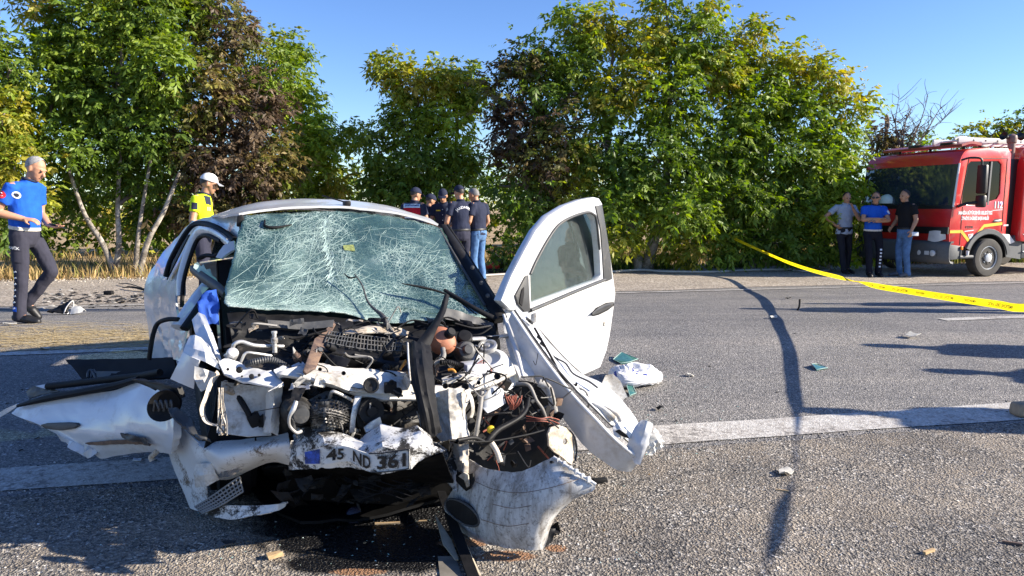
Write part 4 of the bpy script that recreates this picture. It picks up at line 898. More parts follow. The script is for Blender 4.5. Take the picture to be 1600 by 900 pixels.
tube('hanging_door_seal', [P(279, 499, 3.42), P(262, 499, 3.45), P(247, 505, 3.5), (P(240, 520, 3.5)), P(236, 540, 3.5), P(233, 562, 3.5)], .011, RUBBER, car, seg=30)
plate('wing_bracket', CT((304, 572, -.44), (318, 576, -.45), (336, 582, -.45), (338, 592, -.45), (326, 600, -.46), (322, 608, -.46), (314, 612, -.46), (308, 602, -.46), (303, 590, -.45)), INNER, car, .006, cuts=2, cr=.018, fr=14)
hp = plate('headlamp_panel', CT((341, 566, -.46), (350, 561, -.44), (366, 563, -.44), (396, 575, -.48), (424, 580, -.54), (436, 590, -.58), (444, 602, -.62), (436, 605, -.64), (404, 601, -.62), (372, 594, -.56), (350, 584, -.50)), WHITE, car, .01, cuts=2, cr=.012, fr=12, bevel=.002)
for px, py, r in ((374, 578, .013), (393, 588, .010), (405, 586, .006), (356, 577, .006), (378, 588, .004)):
    c = CS(px, py, -.60 if px > 380 else -.57); lathe('panel_bolt', c, CAM - c, [(r, -.03), (r, .012), (r * .6, .016), (0, .016)], BLACKP if r > .007 else RUBBER, hp, 12)
sheet('panel_fold', [CT((428, 580, -.56), (438, 574, -.54), (452, 570, -.52), (474, 566, -.5)), CT((436, 590, -.60), (446, 586, -.6), (460, 584, -.6), (478, 578, -.6))], WHITE, car, .005, 12, 6, cr=.014, fr=15)
sheet('inner_arch', [CT((346, 596, -.44), (390, 602, -.46), (420, 606, -.48)), CT((342, 640, -.46), (390, 645, -.48), (422, 645, -.48)), CT((338, 676, -.50), (390, 682, -.54), (424, 680, -.54))], INNER, car, .006, 22, 20, cr=.006, fr=9, seed=13, straight=True, sm=22)
sheet('chassis_leg', [CT((416, 606, -.50), (428, 604, -.58), (442, 604, -.56)), CT((416, 635, -.52), (428, 630, -.60), (438, 634, -.56)), CT((414, 655, -.54), (424, 652, -.62), (436, 660, -.58)), CT((412, 676, -.56), (424, 676, -.62), (434, 680, -.60))], INNER, car, .006, 14, 26, cr=.007, fr=16, seed=15, straight=True, sm=22)
tube('bent_flange', CT((341, 582, -.50), (330, 598, -.53), (322, 620, -.55), (316, 640, -.56), (322, 658, -.58), (336, 664, -.60), (356, 664, -.6)), [.010, .010, .009, .011, .010, .009, .008], TAN, car, seg=34, prof=(.35, 1.3))
tube('coolant_pipe', CT((352, 556, -.34), (362, 548, -.38), (366, 538, -.40), (378, 534, -.4), (400, 540, -.40), (443, 541, -.36)), .008, ALU, car, seg=34)
tube('coolant_pipe', CT((376, 566, -.42), (384, 552, -.42), (398, 552, -.42), (424, 556, -.40)), .006, ALU, car, seg=24)
lathe('pipe_flange', CS(363, 553, -.42), Vector((.5, -.6, .6)), [(.02, -.04), (.024, -.02), (.024, .01), (.02, .018), (.009, .02), (0, .02)], ALU, car, 18)
lathe('filler_valve', CS(429, 536, -.40), (0, 0, 1), [(.010, -.04), (.010, .0), (.014, .002), (.014, .02), (.009, .024), (.009, .04), (.012, .041), (.012, .05), (0, .051)], ALU, car, 12)
corr_hose('intake_hose', CT((384, 570, -.48), (400, 565, -.5), (424, 562, -.5), (446, 572, -.5)), .015, GREYP, car, 40)
tube('rubber_hose', CT((366, 606, -.4), (374, 622, -.46), (386, 642, -.5), (394, 660, -.5)), .012, RUBBER, car, seg=24)
tube('rubber_hose', CT((352, 598, -.4), (354, 608, -.46), (360, 612, -.46), (372, 618, -.42)), .012, TAN, car, seg=20)
box('headlamp_motor', CS(398, 656, -.5), EL * .045 + Vector((0, 0, .02)), ER * .04, Vector((0, 0, .05)) - EL * .02, RUBBER, car, .006)
plate('door_hinge', CT((404, 655, -.52), (412, 648, -.52), (412, 672, -.52), (404, 668, -.52)), RUBBER, car, .02)
# door-side black plastics
sheet('wing_liner', [CT((262, 634, -.30), (280, 640, -.34), (300, 655, -.4)), CT((268, 650, -.36), (290, 668, -.42), (312, 686, -.48)), CT((285, 670, -.40), (305, 684, -.46), (330, 690, -.5))], GREYP, car, .006, 12, 10, cr=.02, fr=9)
# ---- bumper, near side
bl = sheet('bumper_corner', [CB((250, 668, -.42), (262, 655, -.44), (274, 650, -.46), (286, 668, -.56), (312, 694, -.68)), CB((258, 690, -.46), (272, 692, -.52), (290, 698, -.60), (306, 710, -.68), (326, 716, -.72)), CB((270, 728, -.50), (284, 730, -.56), (300, 735, -.62), (312, 738, -.66), (322, 740, -.68)), CB((284, 762, -.54), (296, 764, -.58), (306, 766, -.62), (314, 766, -.64), (322, 764, -.66)), CB((297, 794, -.56), (304, 797, -.6), (312, 798, -.62), (318, 797, -.64), (324, 796, -.66))], WHITE_D, car, .006, 40, 40, cr=.0025, fr=7, seed=21, sm=26)
sheet('bumper_beam', [CB((300, 688, -.60), (330, 690, -.66), (380, 686, -.70), (420, 682, -.72), (450, 676, -.72)), CB((312, 698, -.70), (340, 706, -.78), (385, 700, -.82), (425, 694, -.82), (452, 690, -.80)), CB((322, 716, -.72), (345, 724, -.80), (385, 716, -.82), (425, 706, -.82), (455, 706, -.80)), CB((330, 738, -.70), (352, 740, -.72), (388, 728, -.76), (425, 714, -.78), (458, 718, -.78)), CB((345, 750, -.64), (362, 748, -.64), (392, 734, -.66), (425, 722, -.70), (458, 728, -.72))], WHITE_D, car, .006, 48, 32, cr=.0025, fr=8, seed=22, sm=26)
sheet('reflector', [CB((304, 726, -.72), (318, 724, -.74), (332, 724, -.74)), CB((303, 745, -.72), (318, 742, -.76), (336, 738, -.74)), CB((306, 762, -.71), (322, 760, -.74), (343, 750, -.72))], INNER, bl, .004, 16, 14, cr=.007, fr=18, straight=True, sm=22)
sheet('torn_lining', [CB((334, 730, -.72), (352, 732, -.76), (380, 722, -.78)), CB((342, 746, -.70), (360, 744, -.74), (378, 734, -.74))], CHROME, bl, .003, 14, 8, cr=.006, fr=16)
V = []; F = []
la = CB((304, 792, -.68), (330, 776, -.70), (374, 745, -.72)); lb = CB((316, 802, -.70), (344, 790, -.72), (380, 768, -.74)); ga = catmull(la, 16); gb2 = catmull(lb, 16)
for i in range(17): addt([ga[i], gb2[i]], .0030, 4)
for k in (0, .28, .55, .8, 1): addt([ga[i].lerp(gb2[i], k) for i in range(0, 17, 2)], .0036, 5)
link('bumper_grille', from_py(V, F, 'bumper_grille', 60), M('light_grey_plastic', (.20, .20, .20), .6, var=.2), bl)
sheet('grille_backing', [[p - (CAM - p).normalized() * .02 for p in ga[::4]], [p - (CAM - p).normalized() * .02 for p in gb2[::4]]], BLACKP, bl, .008, 8, 4)
sheet('bumper_lip', [CB((322, 797, -.66), (350, 790, -.70), (390, 790, -.72), (430, 788, -.70), (450, 786, -.66)), CB((322, 804, -.66), (358, 812, -.72), (395, 806, -.74), (425, 800, -.72), (446, 792, -.66))], WHITE_O, car, .006, 22, 8, cr=.012, fr=12)
# ---- bumper middle with the number plate
bm_ = sheet('bumper_skin', jit([CB((457, 690, -.72), (468, 676, -.72), (492, 668, -.74), (530, 672, -.76), (562, 680, -.76), (596, 672, -.76), (630, 666, -.76), (656, 662, -.74), (668, 680, -.72)), CB((456, 704, -.80), (475, 692, -.82), (505, 684, -.86), (535, 686, -.86), (562, 690, -.86), (596, 690, -.88), (630, 686, -.88), (660, 682, -.84), (678, 696, -.80)), CB((454, 720, -.82), (478, 702, -.86), (508, 696, -.90), (535, 696, -.90), (562, 699, -.90), (596, 702, -.92), (630, 701, -.92), (664, 698, -.88), (686, 706, -.82)), CB((448, 738, -.80), (476, 732, -.84), (510, 728, -.86), (536, 728, -.86), (565, 736, -.86), (600, 742, -.88), (640, 736, -.88), (670, 718, -.86), (690, 714, -.82))], .011, 5), WHITE_O, car, .006, 64, 30, cr=.004, fr=18, seed=24, tear=.008, straight=True, sm=24)
NP = [CB((473, 706, -.935), (502, 700, -.945), (530, 697, -.95), (548, 699, -.95), (572, 708, -.945), (592, 708, -.955), (616, 705, -.965), (640, 702, -.97)), CB((474, 726, -.93), (502, 726, -.94), (530, 722, -.945), (548, 722, -.945), (572, 736, -.94), (592, 738, -.95), (616, 736, -.96), (640, 732, -.965))]
def npt(u, v, off=0.0):
    a = catmull(NP[0], 40); b = catmull(NP[1], 40); k = min(max(u, 0), .9999) * 40; i = int(k); f = k - i
    p = (a[i].lerp(a[i + 1], f)).lerp(b[i].lerp(b[i + 1], f), v); return p + (CAM - p).normalized() * off
npl = sheet('number_plate', NP, PLATEW, car, .003, 30, 6, cr=.004, fr=20)
sheet('plate_band', [[npt(u, .06, .007) for u in (.015, .07, .13)], [npt(u, .94, .007) for u in (.015, .07, .13)]], PBLUE, npl, .001, 6, 4)
for s_, u0, wd in (('45', .26, .16), ('ND', .535, .17), ('361', .83, .27)):
    me = text_mesh(s_, 1.0, .03); xs = [v.co.x for v in me.vertices]; ys = [v.co.y for v in me.vertices]; x0, x1, y0, y1 = min(xs), max(xs), min(ys), max(ys)
    for v in me.vertices: v.co = npt(u0 - wd / 2 + wd * (v.co.x - x0) / (x1 - x0), .86 - .72 * (v.co.y - y0) / (y1 - y0), .0075)
    me.update(); link('plate_lettering', me, INK, npl)
tube('plate_rim', [npt(u, .01, .006) for u in (.6, .75, .9, .985)] + [npt(.995, v, .006) for v in (.1, .5, .9)] + [npt(u, .99, .006) for u in (.985, .9, .75, .62)], .0022, INK, npl, seg=50, n=5)
OIL_SHADE = M('oily_shade_plastic', (.004, .004, .0042), .6, var=.4, vs=12, spec=.12)  # near-black plastic, shade of the bumper overhang put into the colour
sheet('lower_grille', [CB((400, 738, -.70), (470, 735, -.80), (540, 732, -.84), (610, 742, -.86), (690, 716, -.82)), CB((392, 760, -.66), (470, 765, -.78), (540, 764, -.82), (610, 770, -.84), (696, 760, -.82)), CB((400, 785, -.60), (470, 788, -.72), (540, 790, -.76), (610, 795, -.78), (700, 795, -.78)), CB((430, 790, -.40), (470, 792, -.45), (540, 792, -.5), (610, 795, -.5), (700, 797, -.5))], OIL_SHADE, car, .008, 50, 40, cr=.016, fr=12, seed=26, fn=lambda a, b, p, n: p + Vector((0, .05 + .35 * a, 0)))
# ---- black strip hanging over the middle
sheet('bonnet_seal_strip', [CT((637, 538, -.42), (645, 534, -.46), (660, 536, -.48), (673, 542, -.46)), CT((639, 575, -.70), (648, 570, -.74), (664, 570, -.75), (677, 576, -.72)), CT((648, 620, -.84), (656, 616, -.86), (670, 614, -.86), (680, 618, -.83)), CT((656, 655, -.88), (664, 652, -.90), (678, 650, -.90), (686, 654, -.87)), CT((662, 684, -.88), (670, 684, -.90), (682, 680, -.90), (691, 674, -.88))], RUBBER, car, .012, 10, 36, cr=.008, fr=9, fn=lambda a, b, p, n: p + n * .004 * math.sin(b * 22))
sheet('bonnet_seal_strip', [CT((694, 462, -.10), (698, 459, -.10), (702, 462, -.10)), CT((684, 490, -.22), (690, 488, -.24), (697, 486, -.22)), CT((664, 518, -.36), (674, 516, -.38), (684, 512, -.36)), CT((650, 536, -.45), (660, 538, -.47), (672, 540, -.45))], RUBBER, car, .010, 8, 24, cr=.004, fr=9)
tube('strip_edge', CT((637, 536, -.50), (638, 560, -.68), (640, 585, -.80), (641, 595, -.82)), .004, INNER, car)
# ---- far side engine bay (right of the picture)
lathe('coolant_tank', CS(690, 532, -.36), Vector((.2, -.8, .5)), [(0, .05), (.03, .048), (.05, .03), (.058, 0), (.05, -.04), (.03, -.06)], TERRA, car, 24, sx=1.1, sy=1.25)
lathe('filler_cap', CS(702, 522, -.40), Vector((.5, -.6, .6)), [(.02, -.03), (.024, -.01), (.024, .02), (.018, .028), (0, .028)], BLACKP, car, 16)
lathe('brake_cap', CS(726, 527, -.30), Vector((.2, -.7, .7)), [(.034, -.03), (.038, -.01), (.038, .008), (.03, .016), (0, .018)], BLACKP, car, 20)
lathe('strut_tower', CS(764, 562, -.28), Vector((-.1, -.45, .9)), [(.14, -.12), (.115, -.04), (.09, .0), (.075, .012), (.06, .014), (.055, .0), (0, .0)], WHITE, car, 28)
lathe('strut_ring', CS(762, 541, -.27), Vector((-.1, -.45, .9)), [(.044, -.015), (.048, .0), (.046, .010), (.034, .010), (.030, -.004), (.012, -.004), (.012, .012), (0, .012)], ALU, car, 24)
tube('strut_brace', [CS(735, 530, -.25), CS(765, 528, -.2), CS(795, 524, -.12)], .018, ALU, car, prof=(1, .6))
corr_hose('breather_hose', CT((688, 566, -.52), (702, 566, -.52), (716, 570, -.52), (724, 571, -.52)), .013, RUBBER, car, 30)
tube('clamp_hose', CT((692, 545, -.44), (693, 556, -.48), (688, 564, -.5), (678, 568, -.5)), .012, CABLE_G, car, seg=20)
lathe('thermostat', CS(728, 548, -.36), Vector((.3, -.8, .3)), [(0, .05), (.02, .05), (.026, .03), (.04, .026), (.044, 0), (.05, -.02), (.05, -.05)], GREYP, car, 20)
sheet('battery_tray', [CT((690, 590, -.55), (720, 582, -.52), (752, 580, -.48)), CT((692, 596, -.58), (722, 588, -.58), (756, 590, -.54))], INNER, car, .02, 10, 4, cr=.01, fr=14)
box('fuse_box', CS(742, 574, -.42), EL * .12, ER * .10, (0, 0, .05), M('grey_box', (.52, .55, .60), .5, var=.1), car, .008)
tube('orange_clip', CT((700, 578, -.54), (708, 578, -.55), (713, 585, -.56)), .006, ORANGE, car)
tube('orange_clip', CT((625, 578, -.54), (630, 570, -.54), (634, 563, -.53)), .006, ORANGE, car)
rs = np.random.RandomState(31)
for k in range(7):
    a = CS(745 + rs.uniform(-6, 6), 572 + rs.uniform(-4, 4), -.46); b = CS(768 + rs.uniform(-4, 4), 578 + rs.uniform(-6, 6), -.46)
    tube('wire', [a, (a + b) / 2 + Vector((0, 0, rs.uniform(.01, .05))), b, b + Vector((rs.uniform(-.02, .02), 0, -.05))], .0028, (CABLE_R, RUBBER, CABLE_G)[k % 3], car, n=5, seg=14)
for k in range(16):
    a = CS(800 + rs.uniform(-4, 4), 640, -.60); b = CS(790 + k * 1.7 + rs.uniform(-3, 3), 620 + rs.uniform(-6, 4), -.62)
    tube('wire', [a, (a + b) / 2 + Vector((rs.uniform(-.01, .01), -.01, 0)), b], .0022, CABLE_R, car, n=4, seg=6)
for k in range(5):
    tube('wire', CT((822, 650 + k * 2, -.62), (845, 654 + k, -.66), (858, 652 + k * 2, -.64), (874, 656 + k * 3, -.6)), .0022, (CABLE_R, RUBBER)[k % 2], car, n=4, seg=12)
sheet('folded_leg', [CT((684, 612, -.66), (700, 608, -.72), (722, 606, -.72), (735, 612, -.66)), CT((682, 635, -.66), (700, 630, -.74), (720, 632, -.74), (728, 640, -.68)), CT((684, 660, -.68), (702, 655, -.76), (722, 658, -.76), (730, 664, -.7)), CT((690, 690, -.72), (706, 686, -.78), (724, 686, -.78), (734, 690, -.72))], INNER, car, .006, 26, 36, cr=.010, fr=13, seed=33, straight=True, sm=22)
tube('leg_flange', CT((728, 610, -.74), (736, 622, -.76), (739, 640, -.76), (736, 652, -.76)), .010, INNER, car, prof=(1.3, .5))
plate('headlamp_bowl', CT((748, 618, -.62), (764, 608, -.64), (776, 604, -.64), (786, 608, -.62), (791, 630, -.60), (776, 640, -.64), (762, 646, -.64), (752, 636, -.62)), M('bluish_white_plastic', (.60, .63, .68), .4, var=.06), car, .02, cuts=2, cr=.010, fr=10, bevel=.003)
tube('radiator_hose', CT((753, 612, -.68), (750, 640, -.72), (746, 665, -.74), (743, 682, -.74)), .010, CABLE_G, car, seg=20)
tube('radiator_hose', CT((826, 622, -.60), (822, 640, -.66), (812, 652, -.70), (796, 662, -.72), (778, 672, -.74), (764, 686, -.76), (756, 694, -.76), (748, 690, -.76)), [.009, .010, .011, .012, .013, .014, .014, .012], BLACKP, car, seg=40)
tube('radiator_hose', CT((756, 690, -.78), (740, 684, -.80), (715, 688, -.82)), .009, BLACKP, car, seg=16)
tube('bonnet_cable', CT((806, 600, -.54), (826, 602, -.58), (838, 625, -.60), (848, 640, -.60), (855, 660, -.58)), [.010, .009, .008, .008, .007], CABLE_G, car, seg=30)
tube('bonnet_cable', CT((768, 692, -.80), (776, 705, -.82), (782, 722, -.84)), .012, TAN, car, seg=16)
tube('bonnet_cable', CT((700, 688, -.82), (760, 690, -.80), (820, 680, -.76), (850, 672, -.70)), .004, RUBBER, car, seg=24)
tube('arch_flange', CT((842, 598, -.48), (856, 606, -.50), (862, 625, -.52), (866, 645, -.52)), .014, INNER, car, prof=(.6, 1.4))
lathe('yellow_cap', CS(767, 671, -.70), Vector((.1, -.9, .3)), [(.016, -.02), (.018, .0), (.016, .012), (.008, .016), (0, .016)], YELLOW, car, 14)
box('rusty_block', CS(872, 628, -.52), EL * .035, ER * .03, Vector((0, 0, .035)) + EL * .01, RUST, car, .004)
for k in range(9):
    c = CS(862 + rs.uniform(-12, 14), 655 + rs.uniform(-9, 9), -.56 + rs.uniform(-.03, .03)); box('connector', c, Vector(rs.randn(3)) * .02, Vector(rs.randn(3)) * .018, Vector(rs.randn(3)) * .015, (BLACKP, RUST, RUBBER)[k % 3], car, .001)
plate('arch_plate', CT((857, 678, -.62), (862, 668, -.62), (872, 664, -.62), (884, 668, -.60), (895, 680, -.58), (900, 700, -.57), (899, 716, -.58), (893, 726, -.60), (880, 716, -.64), (866, 706, -.66), (858, 696, -.64)), TAN, car, .012, cuts=2, cr=.008, fr=12, bevel=.003, holes=[[CS(883 + 4 * math.cos(a), 690 + 5 * math.sin(a), -.605) for a in [i * .785 for i in range(8)]]])
tube('arch_plate_edge', CT((884, 667, -.58), (896, 680, -.56), (901, 700, -.55), (899, 720, -.57)), .005, GREYP, car)
def CF(*pts): return [P(a, b, 2.92 + (s + .90) * .75 - .0020 * (a - 760)) for a, b, s in pts]
# ---- bumper, far side
br = sheet('bumper_corner', [CF((733, 717, -.80), (752, 728, -.84), (780, 736, -.88), (812, 736, -.88), (840, 726, -.86), (864, 714, -.82)), CF((722, 738, -.84), (752, 754, -.90), (785, 763, -.94), (830, 763, -.93), (880, 752, -.86), (930, 757, -.72)), CF((708, 764, -.86), (745, 780, -.93), (790, 790, -.97), (836, 790, -.95), (872, 782, -.88), (902, 778, -.78)), CF((694, 788, -.86), (738, 806, -.94), (790, 816, -.98), (832, 815, -.95), (858, 808, -.88), (876, 798, -.80)), CF((702, 812, -.86), (738, 828, -.93), (788, 838, -.96), (826, 838, -.94), (848, 830, -.88), (862, 820, -.80)), CF((724, 834, -.84), (748, 846, -.90), (790, 856, -.92), (820, 859, -.91), (838, 860, -.87), (849, 858, -.80))], WHITE_G, car, .007, 54, 54, cr=.0018, fr=6, seed=41, tear=.004, sm=28)
sheet('bumper_flap', [CF((676, 690, -.82), (686, 694, -.85), (700, 704, -.88), (716, 716, -.88)), CF((680, 715, -.84), (694, 724, -.88), (706, 734, -.90), (714, 740, -.88)), CF((695, 752, -.86), (704, 760, -.90), (710, 766, -.90), (714, 768, -.88))], WHITE_O, br, .006, 14, 20, cr=.014, fr=12)
sheet('bumper_stay', [CF((702, 690, -.82), (716, 694, -.86), (732, 694, -.84)), CF((712, 718, -.88), (720, 720, -.92), (732, 718, -.88)), CF((718, 738, -.90), (724, 742, -.93), (732, 740, -.90))], TAN, br, .006, 10, 14, cr=.014, fr=15)
hole = [(712, 742), (718, 737), (728, 742), (738, 740), (740, 752), (734, 764), (728, 768), (720, 760), (712, 752)]
plate('torn_hole', [CF((a, b, -.945))[0] for a, b in hole], RUBBER, br, .01, cuts=1, cr=.004, fr=20)
plate('torn_tongue', CF((716, 744, -.96), (724, 738, -.97), (731, 742, -.97), (733, 760, -.96), (729, 762, -.96), (725, 750, -.97)), TAN, br, .006)
fogr = [CF((722 + 31 * math.cos(a) * math.cos(.62) - 14 * math.sin(a) * math.sin(.62), 801 + 31 * math.cos(a) * math.sin(.62) + 14 * math.sin(a) * math.cos(.62), -.955))[0] for a in [i * 2 * math.pi / 28 for i in range(28)]]
plate('fog_lamp_socket', fogr, BLACKP, br, .012, cuts=1, cr=.008, fr=14)
tube('fog_lamp_rim', fogr + fogr[:1], .005, GREYP, br, seg=80)
tube('bumper_edge', CF((865, 714, -.83), (880, 724, -.82), (905, 740, -.78), (931, 757, -.73)), .006, WHITE, br)
for q in ([(742, 752, -.93), (770, 764, -.95), (810, 770, -.96), (860, 762, -.92), (905, 748, -.80)], [(770, 788, -.97), (800, 794, -.98), (830, 790, -.97)], [(752, 812, -.96), (790, 822, -.99), (826, 818, -.97)]): tube('scratch', [p + (CAM - p).normalized() * .010 for p in CF(*q)], .0012, RUST, br, n=5, seg=30)
for k in range(6): box('bumper_tab', CF((872 + k * 9.5, 719 + k * 6, -.83 + k * .014))[0], EL * .014, ER * .01, (0, 0, .016 + .006 * (k % 2)), WHITE, br, .002)
tube('bumper_screw', CF((861, 722, -.90), (863, 722, -.84)), .006, RUBBER, br)
box('loose_clip', G(937, 756, .02), (.07, .02, .0), (-.01, .03, 0), (0, 0, .02), RUBBER, None, .004); tag(bpy.data.objects['loose_clip'], 'small black plastic clip on the gravel beside the bumper corner', 'clip')
sheet('arch_remnant', [CF((850, 858, -.8), (850, 840, -.78), (853, 826, -.76)), CF((862, 846, -.74), (866, 834, -.72), (868, 826, -.70))], BLACKP, br, .006, 8, 6, cr=.01, fr=20)
# ---- far front wing, torn off sideways
def D3(*pts): return [P(a, b, d) for a, b, d in pts]
e0 = D3((796, 500, 3.72), (814, 548, 3.66), (836, 590, 3.60), (872, 640, 3.54), (908, 690, 3.50), (940, 718, 3.48), (966, 734, 3.48), (986, 736, 3.50))
e1 = D3((800, 488, 3.70), (830, 533, 3.62), (858, 572, 3.55), (895, 618, 3.48), (930, 655, 3.43), (960, 686, 3.42), (984, 706, 3.42), (1000, 716, 3.45))
e2 = D3((804, 484, 3.72), (836, 530, 3.65), (864, 568, 3.58), (902, 612, 3.51), (938, 648, 3.47), (968, 678, 3.47), (990, 698, 3.48), (1004, 708, 3.5))
e3 = D3((806, 480, 3.80), (838, 512, 3.78), (870, 552, 3.74), (906, 583, 3.70), (944, 602, 3.66), (972, 628, 3.66), (996, 660, 3.64), (1014, 690, 3.62))
fw = sheet('torn_front_wing', [e0, e1], WHITE, car, .006, 40, 8, cr=.006, fr=8, seed=51)
sheet('wing_panel', [e2, [a.lerp(b, .5) - Vector((0, 0, .015)) for a, b in zip(e2, e3)], e3], WHITE, fw, .006, 40, 14, cr=.008, fr=9, seed=52)
tube('wing_ridge', e1, .011, WHITE, fw, seg=50)
tube('wing_groove', [p + (CAM - p).normalized() * .006 for p in e2], .0045, GREYP, fw, seg=50)
sheet('wing_top', [CT((785, 498, -.02), (790, 484, -.0), (797, 478, .02)), CT((790, 530, -.14), (800, 522, -.12), (812, 512, -.1)), CT((800, 565, -.30), (812, 556, -.28), (828, 550, -.26)), CT((812, 590, -.40), (822, 588, -.40), (836, 586, -.38))], WHITE, car, .006, 14, 24, cr=.010, fr=9, seed=53)
tube('wing_rib', CT((787, 492, -.06), (796, 520, -.16), (808, 555, -.32), (818, 590, -.44)), [.008, .012, .014, .008], WHITE, car, seg=24)
sheet('wing_tip', [D3((978, 700, 3.44), (990, 670, 3.44), (1000, 656, 3.46)), D3((990, 722, 3.42), (1000, 690, 3.41), (1010, 657, 3.43)), D3((1000, 726, 3.42), (1012, 696, 3.41), (1020, 662, 3.44))], WHITE, fw, .006, 12, 12, cr=.012, fr=12)
sheet('wing_lining', [D3((1006, 700, 3.46), (1018, 676, 3.47), (1024, 668, 3.49)), D3((1012, 710, 3.45), (1028, 690, 3.46), (1034, 684, 3.48)), D3((1016, 712, 3.46), (1030, 702, 3.47), (1036, 696, 3.49))], M('crinkled_film', (.62, .60, .55), .4, var=.1, vs=20), fw, .002, 12, 10, cr=.02, fr=25)
tube('wing_wire', D3((858, 552, 3.70), (870, 560, 3.68), (884, 568, 3.66), (896, 584, 3.62), (920, 596, 3.60), (934, 606, 3.58)), .005, GREYP, fw, seg=30)
tube('wing_wire', D3((835, 512, 3.66), (858, 552, 3.60), (880, 590, 3.56), (898, 602, 3.54), (901, 598, 3.54)), .006, RUBBER, fw, seg=30)
tube('wing_wire', D3((902, 605, 3.56), (915, 612, 3.54), (920, 625, 3.52), (919, 637, 3.50)), .005, CABLE_G, fw, seg=20)
tube('wing_stiffener', D3((926, 630, 3.50), (944, 640, 3.49), (960, 655, 3.48)), [.007, .012, .016], INNER, fw)
tube('wing_stiffener', D3((945, 635, 3.54), (964, 648, 3.52), (972, 662, 3.5)), [.006, .012, .016], INNER, fw)
sheet('wing_bracket', [D3((957, 668, 3.44), (966, 660, 3.46), (978, 660, 3.48)), D3((960, 680, 3.42), (974, 672, 3.43), (988, 678, 3.46)), D3((970, 686, 3.42), (982, 684, 3.43), (988, 690, 3.45))], WHITE, fw, .005, 12, 10, cr=.012, fr=18)
plate('wing_hole', D3((961, 674, 3.415), (968, 671, 3.415), (980, 680, 3.415), (984, 686, 3.415), (972, 682, 3.415)), RUBBER, fw, .004)
plate('wing_edge_flange', D3((940, 600, 3.66), (946, 586, 3.68), (958, 584, 3.68), (970, 596, 3.68), (980, 620, 3.67), (972, 626, 3.66), (958, 612, 3.66)), INNER, fw, .005, cuts=1, cr=.01, fr=14)
for a, b, d in ((829, 503, 3.74), (826, 500, 3.74), (843, 528, 3.66), (848, 538, 3.64)):
    box('wing_clip', P(a, b, d), (.025, .0, -.02), (0, .02, 0), (.008, 0, .012), GREYP, fw, .002)
box('wing_hinge', P(834, 497, 3.78), (.03, 0, .01), (0, .02, 0), (0, 0, .05), INNER, car, .004)
# ---- far front door (driver's), swung wide open
HN = Vector((.84, -.54, 0)).normalized(); HP = Vector((.05, 4.03, 0))
def DR(px, py, off=0.0):
    r = ray(px, py); return CAM + r * ((HP + HN * off - CAM).dot(HN) / r.dot(HN))
dr = empty('front_door', HP, 0); dr.parent = car; dr.matrix_parent_inverse = wmat(car).inverted()
outer = [(783, 470), (800, 430), (820, 392), (838, 360), (858, 337), (884, 321), (908, 312), (928, 308), (936, 310), (941, 318), (948, 360), (954, 400), (958, 430), (962, 458), (958, 490), (953, 525), (948, 548), (938, 574), (912, 586), (890, 566), (870, 545), (850, 522), (830, 500), (812, 488), (798, 484)]
win = [(830, 474), (829, 428), (840, 404), (858, 372), (874, 351), (894, 339), (916, 332), (926, 334), (932, 344), (937, 390), (939, 430), (934, 438)]
sheet_front = plate('door_skin', [DR(a, b, .04) for a, b in outer], WHITE, dr, .05, holes=[[DR(a, b, .04) for a, b in win]], bevel=.006, cuts=1)
plate('window_glass', [DR(a, b, .015 - .075 * (480 - b) / 150) for a, b in [(826, 478), (826, 426), (838, 400), (856, 368), (873, 347), (894, 335), (918, 328), (930, 332), (936, 344), (941, 390), (943, 436)]], GLASS, dr, .004)
tube('window_seal', [DR(a, b, .045) for a, b in win[1:10]], .008, GREYP, dr, seg=60)
plate('pillar_cover', [DR(a, b, .047) for a, b in [(931, 322), (941, 320), (948, 362), (954, 402), (957, 436), (948, 440), (944, 438), (942, 400), (939, 360)]], GREYP, dr, .01, bevel=.002)
tube('belt_seal', [DR(a, b, .05) for a, b in [(829, 485), (860, 472), (900, 455), (945, 437)]], .012, GREYP, dr, seg=20)
plate('mirror_base', [DR(a, b, .052) for a, b in [(806, 462), (822, 432), (826, 430), (829, 486), (820, 487), (810, 476)]], GREYP, dr, .012, bevel=.003)
plate('mirror_socket', [DR(a, b, .057) for a, b in [(816, 452), (819, 449), (819, 460), (816, 478), (812, 474), (814, 460)]], RUBBER, dr, .006)
hd = sheet('door_handle', [[DR(925, 489, .045), DR(935, 480, .045), DR(948, 474, .045), DR(959, 473, .045)], [DR(926, 491, .075), DR(936, 484, .08), DR(948, 478, .08), DR(958, 475, .07)], [DR(926, 493, .045), DR(938, 489, .045), DR(950, 483, .045), DR(959, 478, .045)]], GREYP, dr, .004, 14, 8)
plate('handle_recess', [DR(a, b, .047) for a, b in [(924, 491), (932, 481), (948, 473), (959, 472), (960, 477), (950, 485), (936, 492), (927, 494)]], RUBBER, dr, .004)
lathe('key_lock', DR(944, 506, .043), HN, [(.014, -.01), (.014, .004), (.010, .006), (.004, .002), (0, .002)], ALU, dr, 14)
sheet('door_trim', [[DR(a, b, -.06) for a, b in ((815, 495), (880, 470), (950, 445))], [DR(a, b, -.08) for a, b in ((840, 520), (890, 520), (950, 520))], [DR(a, b, -.06) for a, b in ((870, 550), (900, 570), (935, 570))]], CABIN, dr, .02, 10, 10)
